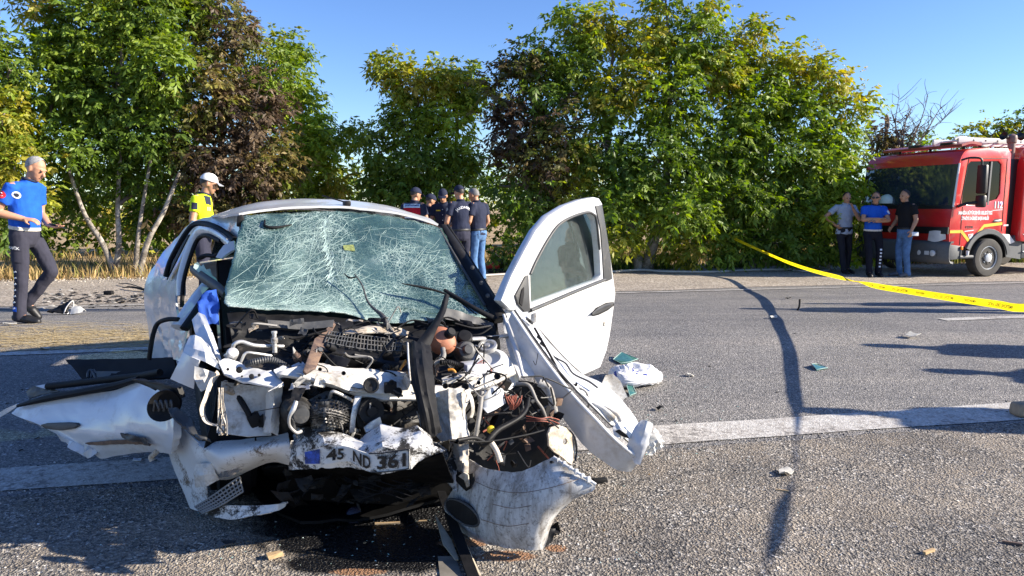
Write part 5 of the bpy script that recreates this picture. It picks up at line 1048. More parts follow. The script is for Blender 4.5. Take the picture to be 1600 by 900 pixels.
# ---- near front door, torn down and hanging open in the shade
dl = empty('front_door', P(262, 680, 3.08), 0); dl.parent = car; dl.matrix_parent_inverse = wmat(car).inverted()
def D2(*pts): return [P(a, b, d) for a, b, d in pts]
skin = sheet('door_skin', [D2((18, 646, 3.62), (34, 634, 3.62), (75, 626, 3.56), (120, 619, 3.50), (178, 610, 3.42), (216, 598, 3.34), (246, 606, 3.24), (268, 630, 3.14)), D2((30, 652, 3.58), (56, 648, 3.54), (90, 648, 3.48), (130, 645, 3.41), (180, 640, 3.32), (218, 634, 3.24), (250, 640, 3.16), (270, 655, 3.08)), D2((60, 663, 3.50), (84, 666, 3.46), (112, 672, 3.40), (145, 676, 3.33), (185, 674, 3.26), (222, 672, 3.18), (252, 674, 3.11), (270, 682, 3.05)), D2((96, 682, 3.42), (118, 688, 3.40), (140, 694, 3.36), (165, 696, 3.32), (195, 692, 3.26), (226, 690, 3.20), (252, 692, 3.14), (268, 698, 3.08)), D2((128, 697, 3.38), (144, 706, 3.38), (158, 716, 3.38), (178, 713, 3.35), (202, 709, 3.30), (230, 706, 3.24), (252, 707, 3.18), (268, 709, 3.12))], WHITE, dl, .035, 44, 26, cr=.006, fr=6, seed=61)
plate('door_handle', D2((61, 664, 3.45), (72, 661, 3.44), (100, 660, 3.40), (118, 661, 3.37), (122, 665, 3.36), (112, 670, 3.37), (92, 673, 3.40), (70, 670, 3.44)), GREYP, dl, .03, bevel=.006)
sheet('scrape', [D2((132, 693, 3.335), (165, 689, 3.29), (200, 688, 3.22), (236, 694, 3.15)), D2((138, 696, 3.335), (168, 695, 3.29), (205, 694, 3.22), (234, 697, 3.15))], RUST, dl, .004, 20, 4, cr=.008, fr=12)
sheet('scrape', [D2((186, 677, 3.215), (205, 680, 3.18), (226, 684, 3.15)), D2((188, 684, 3.215), (208, 690, 3.18), (234, 696, 3.15))], GREYP, dl, .004, 14, 6, cr=.014, fr=18)
tube('belt_seal', D2((28, 634, 3.60), (75, 622, 3.54), (130, 612, 3.46), (180, 602, 3.40), (216, 592, 3.33)), [.010, .022, .022, .020, .016], RUBBER, dl, seg=30, prof=(1, .8))
plate('frame_tip', D2((-20, 656, 3.72), (8, 639, 3.66), (26, 631, 3.63), (28, 634, 3.62), (12, 645, 3.66), (-18, 662, 3.72)), WHITE, dl, .012)
tube('window_frame', D2((74, 604, 3.78), (110, 600, 3.74), (160, 594, 3.66), (214, 588, 3.56), (250, 582, 3.46)), .018, RUBBER, dl, seg=26)
sheet('window_frame', [D2((40, 612, 3.86), (52, 604, 3.84), (66, 603, 3.82), (86, 608, 3.78)), D2((46, 622, 3.82), (60, 618, 3.80), (74, 615, 3.78), (92, 612, 3.75))], GREYP, dl, .01, 14, 8, cr=.01, fr=16)
plate('frame_flake', D2((55, 603, 3.8), (72, 600, 3.8), (80, 604, 3.78), (72, 608, 3.78)), WHITE, dl, .004)
sheet('window_frame', [D2((92, 612, 3.72), (140, 606, 3.64), (190, 600, 3.56), (226, 592, 3.46)), D2((90, 618, 3.66), (140, 613, 3.58), (190, 604, 3.50), (222, 597, 3.42))], BLACKP, dl, .012, 20, 6, cr=.006, fr=9)
tp = sheet('door_trim', [D2((102, 562, 4.0), (160, 561, 3.9), (220, 560, 3.75), (272, 558, 3.6)), D2((112, 572, 3.92), (165, 574, 3.82), (222, 574, 3.68), (274, 574, 3.54)), D2((128, 592, 3.82), (170, 594, 3.72), (222, 592, 3.6), (268, 590, 3.5))], CABIN, dl, .014, 24, 12, cr=.006, fr=8)
for k in range(2): tube('trim_rib', D2((137 + 6 * k, 590, 3.80), (138 + 6 * k, 581, 3.83), (143 + 5 * k, 579, 3.84), (150 + 4 * k, 591, 3.78)), .007, GREYP, dl)
plate('trim_flap', D2((150, 580, 3.80), (200, 580, 3.72), (202, 592, 3.68), (152, 594, 3.76)), GREYP, dl, .006)
mir = lathe('mirror_housing', P(256, 634, 2.98), Vector((.12, -.95, .1)), [(.03, -.07), (.062, -.05), (.072, -.01), (.070, .006), (.060, .0), (.02, -.02), (0, -.02)], BLACKP, dl, 28, sx=1.0, sy=.86)
for k in range(4): tube('mirror_spring', D2((240 + 8 * k, 642, 2.97), (243 + 8 * k, 626, 2.96), (248 + 7 * k, 638, 2.955)), .005, GREYP, mir)
sheet('mirror_arm', [D2((205, 592, 3.25), (240, 598, 3.12), (278, 606, 2.98)), D2((222, 600, 3.2), (248, 610, 3.08), (284, 622, 2.98))], BLACKP, dl, .02, 12, 6, cr=.01, fr=10)
tube('hinge_strap', [P(245, 706, 3.18), P(236, 714, 3.2), P(238, 720, 3.2)], .012, TAN, dl)
# ---- wheels
def wheel(c, axis, r=.285, wd=.175, steer=None):
    a = Vector(axis).normalized()
    wl = empty('wheel', c, 0); wl.parent = car; wl.matrix_parent_inverse = wmat(car).inverted()
    h = wd / 2
    lathe('tyre', c, a, [(r * .64, -h * .9), (r * .80, -h), (r * .95, -h * .9), (r, -h * .6), (r * .985, -h * .3), (r, -.01), (r, h * .6), (r * .95, h * .9), (r * .80, h), (r * .64, h * .9)], RUBBER, wl, 40)
    lathe('rim', c, a, [(r * .64, -h * .8), (r * .64, h * .88), (r * .60, h * .92), (r * .56, h * .6), (r * .3, h * .45), (r * .16, h * .7), (0, h * .72)], ALU, wl, 28)
for s, l, sg in ((.12, -.66, -1), (.02, .62, 1), (2.2, -.70, -1), (2.2, .70, 1)):
    c = CAR(s, l, .28); c.z += gz(c.x, c.y); wheel(c, EL * sg)
# ---- torn odds and ends inside the front
rs = np.random.RandomState(77)
for k in range(80):
    px, py = rs.uniform(448, 720), rs.uniform(540, 690); s = -.46 + rs.uniform(-.06, .05)
    c = CS(px, py, s); m_ = (IRON, BLACKP, ALU, GREYP, IRON, RUBBER, RUST, IRON)[k % 8]
    if k % 3: box('engine_fitting', c, Vector(rs.randn(3)) * .03, Vector(rs.randn(3)) * .022, Vector(rs.randn(3)) * .016, m_, car, .003)
    else: lathe('engine_fitting', c, Vector(rs.randn(3)) + Vector((0, -1, .3)), [(.012, -.03), (.017, -.01), (.017, .01), (.010, .012), (.010, .03), (0, .03)], m_, car, 14)
for k in range(85):
    a = CS(rs.uniform(445, 850), rs.uniform(540, 690), -.55 + rs.uniform(-.1, .06)); b = a + EL * rs.uniform(-.18, .18) + Vector((0, 0, rs.uniform(-.16, .04))); mid = (a + b) / 2 + Vector(rs.randn(3)) * .04
    tube('wire', [a, mid, b], rs.uniform(.0015, .0045), (RUBBER, CABLE_G, RUBBER, BLACKP)[k % 4], car, n=5, seg=12)
for k in range(10):
    a = CS(342 + rs.uniform(-4, 8), 606, -.56); tube('wire', [a, CS(345 + rs.uniform(-5, 8), 640, -.6), CS(346 + rs.uniform(-7, 9), 660 + rs.uniform(0, 12), -.62), CS(350 + rs.uniform(-8, 8), 680, -.66)], .0024, (TAN, CABLE_G, RUBBER)[k % 3], car, n=4, seg=14)
for k in range(30):
    px, py = rs.uniform(440, 720), rs.choice([rs.uniform(590, 612), rs.uniform(655, 690)]); c = CS(px, py, -.68 + rs.uniform(-.05, .05)); a = Vector(rs.randn(3)) * .025; b = Vector(rs.randn(3)) * .02
    sheet('torn_scrap', [[c, c + a * .5, c + a], [c + b, c + b + a * .6, c + b + a * .9], [c + b * 2, c + b * 1.8 + a * .5, c + b * 2 + a * .7]], (GREYP, INNER, ALU, GREYP, IRON)[k % 5], car, .002, 6, 6, cr=.008, fr=30, seed=k, straight=True, sm=20)

for k in range(34):
    px, py = rs.uniform(360, 765), rs.uniform(492, 545); c = CS(px, py, -.19 + rs.uniform(-.05, .02)); a = Vector((rs.uniform(-.09, .09), rs.uniform(-.03, .03), rs.uniform(-.02, .02))); b = Vector((rs.uniform(-.01, .01), rs.uniform(-.02, .02), rs.uniform(-.03, .03)))
    sheet('torn_scrap', [[c, c + a * .5 + b * .2, c + a], [c + b, c + b + a * .6, c + b + a * .9]], (BLACKP, GREYP, CABIN, RUBBER, TAN, GREYP, CABIN)[k % 7], car, .004, 6, 4, cr=.008, fr=20, seed=k, straight=True, sm=20)
for k in range(26):
    a = CS(rs.uniform(360, 770), rs.uniform(500, 550), -.24 + rs.uniform(-.06, .02)); b = a + EL * rs.uniform(-.25, .25) + Vector((0, 0, rs.uniform(-.06, .05)))
    tube('wire', [a, (a + b) / 2 + Vector(rs.randn(3)) * .03, b], rs.uniform(.002, .007), (RUBBER, BLACKP, CABLE_G, RUBBER)[k % 4], car, n=5, seg=12)
for k in range(44):                                            # inside the far headlamp cavity
    c = CS(rs.uniform(745, 865), rs.uniform(600, 725), -.52 + rs.uniform(-.08, .06))
    if k % 2: box('engine_fitting', c, Vector(rs.randn(3)) * .03, Vector(rs.randn(3)) * .022, Vector(rs.randn(3)) * .012, (IRON, BLACKP, TAN, GREYP, INNER, RUST)[k % 6], car, .003)
    else:
        b = c + EL * rs.uniform(-.16, .16) + Vector((0, 0, rs.uniform(-.12, .08))); tube('wire', [c, (b + c) / 2 + Vector(rs.randn(3)) * .04, b], rs.uniform(.0015, .005), (RUBBER, CABLE_G, CABLE_R, BLACKP)[k // 2 % 4], car, n=5, seg=12)

for k in range(46):                                            # shredded undertray and grille plastic hanging under the plate
    px, py = rs.uniform(450, 676), rs.uniform(738, 778); c = P(px, py, 3.0 + rs.uniform(-.04, .10)); a = Vector((rs.uniform(-.10, .10), rs.uniform(-.03, .03), rs.uniform(-.03, .03))); b = Vector((rs.uniform(-.02, .02), rs.uniform(-.02, .02), -rs.uniform(.005, .028)))
    sheet('torn_scrap', [[c, c + a * .5 + b * .2, c + a], [c + b, c + b + a * .6, c + b * 1.3 + a * .9], [c + b * 1.8, c + b * 1.6 + a * .5, c + b * 2 + a * .7]], (BLACKP, OIL_SHADE, RUBBER, OIL_SHADE)[k % 4], car, .003, 6, 6, cr=.012, fr=20, seed=k, straight=True, sm=20)
for k in range(9):                                             # fine mesh strands of the lower grille
    z = 742 + k * 4.2; tube('grille_strand', [P(560 + 14 * i, z + 5 * math.sin(i * 1.1 + k), 2.93 - .002 * i) for i in range(7)], .0018, BLACKP, car, n=5, seg=24)
# ================================================================== people
def loft_prim(secs, n=14):
    """closed loft: secs = (centre, rx vector, ry vector)"""
    V = []; F = []
    for c, a, b in secs:
        for j in range(n):
            an = 2 * math.pi * j / n; V.append(Vector(c) + Vector(a) * math.cos(an) + Vector(b) * math.sin(an))
    m = len(secs)
    for i in range(m - 1):
        for j in range(n): F.append((i * n + j, i * n + (j + 1) % n, (i + 1) * n + (j + 1) % n, (i + 1) * n + j))
    F.append(tuple(range(n - 1, -1, -1))); F.append(tuple((m - 1) * n + j for j in range(n)))
    return V, F
def cap_prim(a, b, r0, r1, flat=None, n=12):
    """tapered capsule; flat=(axis vector, factor) squashes the section"""
    a, b = Vector(a), Vector(b); x, y, z = frame_axes(b - a if (b - a).length > 1e-6 else (0, 0, 1), flat[0] if flat else None)
    fx = flat[1] if flat else 1.0; secs = []
    for k in (90, 60, 30): secs.append((a - z * r0 * math.sin(R(k)), r0 * max(.02, math.cos(R(k)))))
    secs.append((a, r0)); secs.append((b, r1))
    for k in (30, 60, 90): secs.append((b + z * r1 * math.sin(R(k)), r1 * max(.02, math.cos(R(k)))))
    return loft_prim([(c, x * r * fx, y * r) for c, r in secs], n)
def ell_prim(c, rx, ry, rz, n=14):
    """ellipsoid with axis vectors"""
    secs = []
    for k in range(-80, 81, 20): secs.append((Vector(c) + Vector(rz) * math.sin(R(k)), Vector(rx) * math.cos(R(k)), Vector(ry) * math.cos(R(k))))
    return loft_prim(secs, n)
def fuse(name, prims, voxel, sm_it=3, wrinkle=0.0, wf=14.0, seed=0):
    """weld overlapping volumes into one continuous skin"""
    V = []; F = []
    for v, f in prims:
        o = len(V); V.extend(v); F.extend(tuple(i + o for i in q) for q in f)
    me = from_py(V, F, name); ob = bpy.data.objects.new(name, me); COL.objects.link(ob)
    bm = bmesh.new(); bm.from_mesh(me); bmesh.ops.recalc_face_normals(bm, faces=bm.faces[:]); bm.to_mesh(me); bm.free()
    md = ob.modifiers.new('r', 'REMESH'); md.mode = 'VOXEL'; md.voxel_size = voxel
    if sm_it: ms = ob.modifiers.new('s', 'SMOOTH'); ms.iterations = sm_it; ms.factor = .5
    dg = bpy.context.evaluated_depsgraph_get(); out = bpy.data.meshes.new_from_object(ob.evaluated_get(dg)); bpy.data.objects.remove(ob); bpy.data.meshes.remove(me)
    if wrinkle:
        n = len(out.vertices); co = np.empty(n * 3); no = np.empty(n * 3); out.vertices.foreach_get('co', co); out.vertices.foreach_get('normal', no); co = co.reshape(-1, 3); no = no.reshape(-1, 3)
        d = np.array([noise.noise((p[0] * wf + seed, p[1] * wf, p[2] * wf * .55)) + .5 * abs(noise.noise((p[0] * wf * 2.1, p[1] * wf * 2.1 + seed, p[2] * wf * 1.3))) for p in co]); out.vertices.foreach_set('co', (co + no * (d * wrinkle)[:, None]).ravel()); out.update()
    return smooth(out)
SKIN = [M('skin_tan', (.42, .22, .13), .55, var=.08, vs=20), M('skin_ruddy', (.46, .235, .145), .55, var=.08, vs=20)]
HAIR_G = M('grey_hair', (.27, .265, .26), .8, var=.5, vs=60, bmp=.5, bs=150); HAIR_D = M('dark_hair', (.022, .018, .016), .6, var=.3, vs=60, bmp=.5, bs=150); HAIR_SP = M('salt_pepper_hair', (.17, .165, .165), .7, var=.4, vs=70, bmp=.5, bs=150)
def cloth(name, col, var=.12): return M(name, col, .9, var=var, vs=12, bmp=.25, bs=160, spec=.2)
NAVY = cloth('navy_uniform', (.022, .027, .052)); NAVY_T = cloth('navy_trousers', (.030, .031, .050)); BLUE = cloth('bright_blue_polo', (.014, .095, .50)); SLATE = cloth('slate_trousers', (.036, .036, .052))
DENIM = cloth('blue_denim', (.085, .17, .33), .3); NEON = cloth('fluorescent_yellow', (.62, .82, .02), .05); PALE = cloth('pale_blue_polo', (.33, .38, .47)); BLACKS = M('black_shoe', (.012, .012, .013), .5, var=.2); WHITEC = cloth('white_cloth', (.74, .74, .73), .05)
REDC = cloth('red_vest', (.42, .012, .025)); SKYB = cloth('light_blue_band', (.35, .48, .66)); GREYC = cloth('grey_shirt', (.30, .31, .34)); CREAMB = M('pale_belt', (.55, .52, .47), .6, var=.2, vs=30); INKW = M('white_print', (.72, .73, .75), .7); INKR = M('red_badge', (.55, .02, .03), .6); GLASSB = M('dark_lens', (.008, .008, .01), .15); LIP = M('lip', (.30, .12, .09), .6)
def person(label, loc, rz, J, wear, h=1.75, group=None, vox=.012, cat='person', seed=0, detail=True):
    """J: pose joints (unit: metres for a 1.75 m figure; x = own right, y = forward, z = up)"""
    k = h / 1.75
    D = dict(pel=(0, 0, .95), chest=(0, .0, 1.30), neck=(0, .01, 1.49), head=(0, .03, 1.635), look=(0, 1, 0),
             hipR=(.10, 0, .92), hipL=(-.10, 0, .92), kneR=(.11, .03, .49), kneL=(-.11, .03, .49), ankR=(.12, -.02, .085), ankL=(-.12, -.02, .085), toeR=(.15, .17, .03), toeL=(-.15, .17, .03),
             shR=(.185, -.01, 1.43), shL=(-.185, -.01, 1.43), elR=(.245, -.03, 1.15), elL=(-.245, -.03, 1.15), wrR=(.25, .06, .92), wrL=(-.25, .06, .92), hdR=None, hdL=None, fist=.35, turn=0.0)
    D.update(J); cz, sz = math.cos(rz), math.sin(rz); loc = Vector(loc)
    def W(p): return loc + Vector(((p[0] * cz - p[1] * sz) * k, (p[0] * sz + p[1] * cz) * k, p[2] * k))
    def Wd(p): return Vector((p[0] * cz - p[1] * sz, p[0] * sz + p[1] * cz, p[2]))
    root = empty('person', loc, 0, label, cat, group)
    jt = {n: W(v) for n, v in D.items() if isinstance(v, tuple) and n not in ('look', 'hdR', 'hdL')}
    right = (jt['shR'] - jt['shL']).normalized(); hipr = (jt['hipR'] - jt['hipL']).normalized()
    spine = (jt['neck'] - jt['pel']).normalized(); fwd = spine.cross(right).normalized() * 1.0
    if fwd.dot(Wd((0, 1, 0))) < 0: fwd = -fwd
    hf = spine.cross(hipr).normalized(); hf = hf if hf.dot(Wd((0, 1, 0))) > 0 else -hf
    look = Wd(D['look']).normalized(); hr = look.cross(Vector((0, 0, 1))).normalized(); hu = hr.cross(look).normalized()
    hc = jt['head']; skin = wear['skin']; s = k
    def torso(g, belly=wear.get('belly', 0), tuck=False):
        p, c, n = jt['pel'], jt['chest'], jt['neck']
        def sec(pt, rx, ry, rgt, f): return (pt, rgt * (rx + g) * s, f * (ry + g) * s)
        return loft_prim(([] if tuck else [sec(p - spine * .12 * s, .14, .09, hipr, hf)]) + [sec(p + spine * (.02 if tuck else -.04) * s, .164 if tuck else .172, .112 if tuck else .118, hipr, hf), sec(p.lerp(c, .25), .165, .112 + belly * .7, hipr, hf), sec(p.lerp(c, .5) + hf * belly * .5 * s, .160, .108 + belly, (hipr + right).normalized(), hf),
                          sec(c - spine * .02 * s, .178, .118, right, fwd), sec(c + spine * .07 * s, .185, .112, right, fwd), sec(c.lerp(n, .75), .150, .088, right, fwd), sec(n - spine * .015 * s, .085, .068, right, fwd), sec(n + spine * .02 * s, .055, .055, right, fwd)], 18)
    # ---- body: head, neck, trunk, arms, hands, legs in one skin
    pr = [torso(-.022)]
    pr.append(cap_prim(jt['neck'] - spine * .04 * s, hc - hu * .06 * s - look * .012 * s, .058 * s, .054 * s))
    pr.append(ell_prim(hc + hu * .028 * s - look * .012 * s, hr * .076 * s, look * .098 * s, hu * .098 * s, 18))
    pr.append(loft_prim([(hc + hu * .035 * s + look * .012 * s, hr * .070 * s, look * .078 * s), (hc - hu * .02 * s + look * .022 * s, hr * .066 * s, look * .070 * s), (hc - hu * .07 * s + look * .030 * s, hr * .052 * s, look * .058 * s), (hc - hu * .105 * s + look * .044 * s, hr * .030 * s, look * .036 * s), (hc - hu * .118 * s + look * .046 * s, hr * .014 * s, look * .018 * s)], 16))
    pr.append(cap_prim(hc + hu * .012 * s + look * .088 * s, hc - hu * .028 * s + look * .108 * s, .010 * s, .017 * s))
    pr.append(cap_prim(hc + hu * .024 * s + look * .084 * s + hr * .03 * s, hc + hu * .024 * s + look * .084 * s - hr * .03 * s, .012 * s, .012 * s))
    for sg in (-1, 1): pr.append(ell_prim(hc + hr * .078 * sg * s - look * .008 * s - hu * .005 * s, hr * .012 * s, look * .022 * s, hu * .034 * s, 10))
    for sd_ in 'RL':
        sg = 1 if sd_ == 'R' else -1
        sh, el, wr = jt['sh' + sd_], jt['el' + sd_], jt['wr' + sd_]
        pr.append(cap_prim(jt['neck'] - spine * .055 * s + right * sg * .045 * s, sh, .050 * s, .050 * s))
        pr.append(cap_prim(sh, el, .052 * s, .042 * s)); pr.append(cap_prim(el, el.lerp(wr, .35), .043 * s, .042 * s)); pr.append(cap_prim(el.lerp(wr, .35), wr, .042 * s, .028 * s))
        hd = Wd(D['hd' + sd_]).normalized() if D['hd' + sd_] else (wr - el).normalized()
        pn = D.get('palm' + sd_); pn = Wd(pn).normalized() if pn else (right * -sg)              # palm faces the body by default
        pn = (pn - hd * pn.dot(hd)).normalized(); ac = hd.cross(pn).normalized() * (1 if sd_ == 'R' else -1)
        th_side = D.get('thumb' + sd_); th_side = Wd(th_side) if th_side else (fwd + spine * .3)
        if ac.dot(th_side) < 0: ac = -ac
        pr.append(loft_prim([(wr, ac * .028 * s, pn * .020 * s), (wr + hd * .03 * s, ac * .038 * s, pn * .017 * s), (wr + hd * .085 * s, ac * .042 * s, pn * .015 * s), (wr + hd * .098 * s, ac * .036 * s, pn * .010 * s)], 12))
        fi = D.get('fist' + sd_, D['fist'])
        for q, (off, ln) in enumerate(((.031, .070), (.011, .080), (-.010, .074), (-.030, .058))):
            b0 = wr + hd * .09 * s + ac * off * s; d1 = (hd + pn * fi * 1.1).normalized(); d2 = (hd * (1 - fi) + pn * fi * 2.2).normalized()
            b1 = b0 + d1 * ln * .5 * s; b2 = b1 + d2 * ln * .5 * s
            pr.append(cap_prim(b0, b1, .0098 * s, .0092 * s, n=8)); pr.append(cap_prim(b1, b2, .0092 * s, .0078 * s, n=8))
        t0 = wr + hd * .03 * s + ac * .032 * s; t1 = t0 + (hd * .7 + ac * .75 + pn * .4).normalized() * .036 * s; t2 = t1 + (hd + pn * (.4 + fi)).normalized() * .032 * s
        pr.append(cap_prim(t0, t1, .0125 * s, .011 * s, n=8)); pr.append(cap_prim(t1, t2, .0108 * s, .0085 * s, n=8))
        hp_, kn, an, to = jt['hip' + sd_], jt['kne' + sd_], jt['ank' + sd_], jt['toe' + sd_]
        pr.append(cap_prim(hp_, kn, .066 * s, .046 * s)); pr.append(cap_prim(kn, an, .044 * s, .034 * s)); pr.append(cap_prim(an, to.lerp(an, .3), .034 * s, .026 * s))
    body = link('body', fuse('body', pr, vox * .72, 2), skin, root)
    # ---- shirt with sleeves and collar
    pr = [torso(.006, tuck=not wear.get('hem'))]
    for sd_ in 'RL':
        sh, el = jt['sh' + sd_], jt['el' + sd_]; e = wear.get('sleeve', .62)
        sg = 1 if sd_ == 'R' else -1; pr.append(cap_prim(jt['neck'] - spine * .055 * s + right * sg * .045 * s, sh - right * sg * .008 * s - spine * .006 * s, .054 * s, .060 * s)); v_, f_ = loft_prim([(sh - (el - sh) * .05, *(a * .066 * s for a in frame_axes(el - sh)[:2])), (sh.lerp(el, e * .5), *(a * .063 * s for a in frame_axes(el - sh)[:2])), (sh.lerp(el, e), *(a * .068 * s for a in frame_axes(el - sh)[:2]))], 14); pr.append((v_, f_))
    if wear.get('hem'): pr.append(loft_prim([(jt['pel'] - spine * .02 * s, hipr * .182 * s, hf * .128 * s), (jt['pel'] - spine * wear['hem'] * s, hipr * .186 * s, hf * .13 * s)], 18))
    shirt = link('shirt', fuse('shirt', pr, vox, 5, .009, 13, seed), wear['shirt'], root)
    cn = jt['neck'] + spine * .008 * s
    V, F = tube_mesh([cn + right * (.066 * s * math.cos(a)) + fwd * (.066 * s * math.sin(a) + .006) + spine * (.012 - .016 * max(0, math.sin(a))) * s for a in [i * math.pi / 10 for i in range(21)]], .014 * s, 7, smooth_path=False)
    link('collar', from_py(V, F, 'collar', 60), wear.get('collar', wear['shirt']), shirt)
    # ---- trousers
    pr = [loft_prim([(jt['pel'] + spine * .05 * s, hipr * .168 * s, hf * .118 * s), (jt['pel'] - spine * .03 * s, hipr * .182 * s, hf * .128 * s), (jt['pel'] - spine * .12 * s, hipr * .165 * s, hf * .115 * s), (jt['pel'] - spine * .16 * s, hipr * .11 * s, hf * .09 * s)], 16)]
    for sd_ in 'RL':
        hp_, kn, an = jt['hip' + sd_], jt['kne' + sd_], jt['ank' + sd_]; lo = an + (kn - an).normalized() * -.015 * s
        pr.append(cap_prim(hp_ - spine * .01 * s, kn, .088 * s, .066 * s)); pr.append(cap_prim(kn, lo, .066 * s, .056 * s)); pr.append(cap_prim(lo.lerp(kn, .2), lo, .060 * s, .060 * s))
    tr = link('trousers', fuse('trousers', pr, vox, 2, .010, 10, seed + 3), wear['trousers'], root)
    bc = jt['pel'] + spine * .035 * s
    V, F = tube_mesh([bc + hipr * (.176 * s * math.cos(a)) + hf * (.125 * s * math.sin(a)) for a in [i * math.pi / 14 for i in range(29)]], .017 * s, 6, prof=(.5, 1.2), smooth_path=False)
    link('belt', from_py(V, F, 'belt', 60), wear.get('belt', BLACKS), tr)
    for sd_ in 'RL':
        an, to = jt['ank' + sd_], jt['toe' + sd_]; f_ = (to - an); f_ = f_.normalized(); sidev = f_.cross(Vector((0, 0, 1))).normalized(); upv = sidev.cross(f_).normalized()
        heel = an - f_ * .055 * s - upv * .055 * s
        pr = [cap_prim(an + upv * .02 * s, an - upv * .02 * s, .046 * s, .048 * s), cap_prim(an - f_ * .035 * s - upv * .03 * s, an.lerp(to, .5) - upv * .010 * s, .042 * s, .046 * s, (sidev, .95)), cap_prim(an.lerp(to, .5) - upv * .006 * s, to, .046 * s, .034 * s, (sidev, 1.1))]
        sh_ = link('shoe', fuse('shoe', pr, vox * .8, 2), wear.get('shoes', BLACKS), root)
    # ---- head dress
    def dome(name, mat, r, z0, z1, front=0.0, back=None, parent=body, hairy=False):
        """cap of hair or cloth on the skull between two heights, open below; front lifts the brow line"""
        V = []; F = []; nu, nv = 28, 8; c = hc + hu * .028 * s - look * .012 * s
        for i in range(nv + 1):
            for j in range(nu):
                an = 2 * math.pi * j / nu; sn = math.sin(an); lowz = (z0 if not hairy else (.02 + (front - .02) * sn ** .7 if sn > 0 else .02 - .60 * (-sn) ** .7)) ; zz = lowz + (z1 - lowz) * i / nv; rr = math.sqrt(max(0.0, 1 - min(1, (zz / 1.0)) ** 2)); n_ = 1 + .03 * noise.noise((an * 3, zz * 5, seed))
                V.append(c + (hr * (.076 * math.cos(an)) + look * (.098 * math.sin(an))) * rr * r * n_ * s + hu * .098 * zz * r * n_ * s)
        for i in range(nv):
            for j in range(nu): F.append((i * nu + j, i * nu + (j + 1) % nu, (i + 1) * nu + (j + 1) % nu, (i + 1) * nu + j))
        F.append(tuple(nv * nu + j for j in range(nu)))
        return link(name, from_py(V, F, name, 60), mat, parent)
    if wear.get('hair'): dome('hair', wear['hair'], 1.065, -.35, .985, front=wear.get('hairline', .72), hairy=True)
    if wear.get('cap'):
        cp_ = dome('cap', wear['cap'], 1.16, .12, .97, parent=root)
        c = hc + hu * .045 * s
        sheet('peak', [[c + hr * x * .078 * s + look * (.092 + .012 * (1 - x * x)) * s - hu * .004 * s for x in (-1, -.5, 0, .5, 1)], [c + hr * x * .074 * s + look * (.135 + .040 * (1 - x * x)) * s - hu * (.022 + .012 * abs(x)) * s for x in (-1, -.5, 0, .5, 1)]], wear.get('peak', wear['cap']), cp_, .006, 10, 4)
    if detail:
        for sg in (-1, 1):
            e = hc + hr * .031 * sg * s + look * .086 * s + hu * .004 * s
            v_, f_ = ell_prim(e, hr * .014 * s, look * .010 * s, hu * .008 * s, 10); link('eye', from_py(v_, f_, 'eye', 60), GLASSB, body)
        v_, f_ = ell_prim(hc - hu * .062 * s + look * .086 * s, hr * .023 * s, look * .010 * s, hu * .006 * s, 10); link('mouth', from_py(v_, f_, 'mouth', 60), LIP, body)
    if wear.get('shades'):
        for sg in (-1, 1):
            v_, f_ = ell_prim(hc + hr * .034 * sg * s + look * .098 * s + hu * .006 * s, hr * .030 * s, look * .012 * s, hu * .020 * s, 12); g_ = link('sunglass_lens', from_py(v_, f_, 'lens', 60), GLASSB, body)
            tube('sunglass_arm', [hc + hr * .062 * sg * s + look * .09 * s + hu * .01 * s, hc + hr * .082 * sg * s - look * .01 * s + hu * .012 * s], .004, GLASSB, body)
    J2 = dict(jt); J2.update(right=right, fwd=fwd, spine=spine, hipr=hipr, hf=hf, root=root, shirt=shirt, tr=tr, s=s, W=W, Wd=Wd, body=body, look=look, hu=hu, hr=hr)
    return J2
def snap_patch(name, ob, c, right, up, n, w_, h_, mat, parent, lift=.004, nu=8, nv=6, shape=None):
    """a flat badge or band laid onto cloth: rays from outside onto the mesh"""
    from mathutils.bvhtree import BVHTree
    me = ob.data; bv = BVHTree.FromPolygons([v.co[:] for v in me.vertices], [p.vertices[:] for p in me.polygons]); c = Vector(c); r = Vector(right).normalized(); u = Vector(up).normalized(); n = Vector(n).normalized()
    def on(x, y):
        o = c + r * x + u * y + n * .3; hit = bv.ray_cast(o, -n, .6)
        return (hit[0] if hit[0] is not None else c + r * x + u * y) + n * lift
    if shape: return on
    g = [[on(w_ * (j / nu - .5), h_ * (.5 - i / nv)) for j in range(nu + 1)] for i in range(nv + 1)]
    V, F = solid_grid(g, .0015); return link(name, from_py(V, F, name, 60), mat, parent)
def snap_disc(name, ob, c, right, up, n, r_, mat, parent, lift=.005):
    on = snap_patch('', ob, c, right, up, n, 0, 0, None, None, lift, shape=True)
    V = [on(0, 0)] + [on(r_ * math.cos(i * math.pi / 8), r_ * math.sin(i * math.pi / 8)) for i in range(16)]; F = [(0, 1 + i, 1 + (i + 1) % 16) for i in range(16)]
    return link(name, from_py(V, F, name), mat, parent)
def snap_text(name, ob, s_, c, right, up, n, size, mat, parent, lift=.006, bold=.006, arc=0.0):
    on = snap_patch('', ob, c, right, up, n, 0, 0, None, None, lift, shape=True); me = text_mesh(s_, size, bold * size)
    for v in me.vertices:
        x, y = v.co.x, v.co.y
        if arc: a = x / arc; x, y = (arc + y) * math.sin(a), (arc + y) * math.cos(a) - arc
        v.co = on(x, y)
    me.update(); return link(name, me, mat, parent)
def on_ground(px, py): return G(px, py)

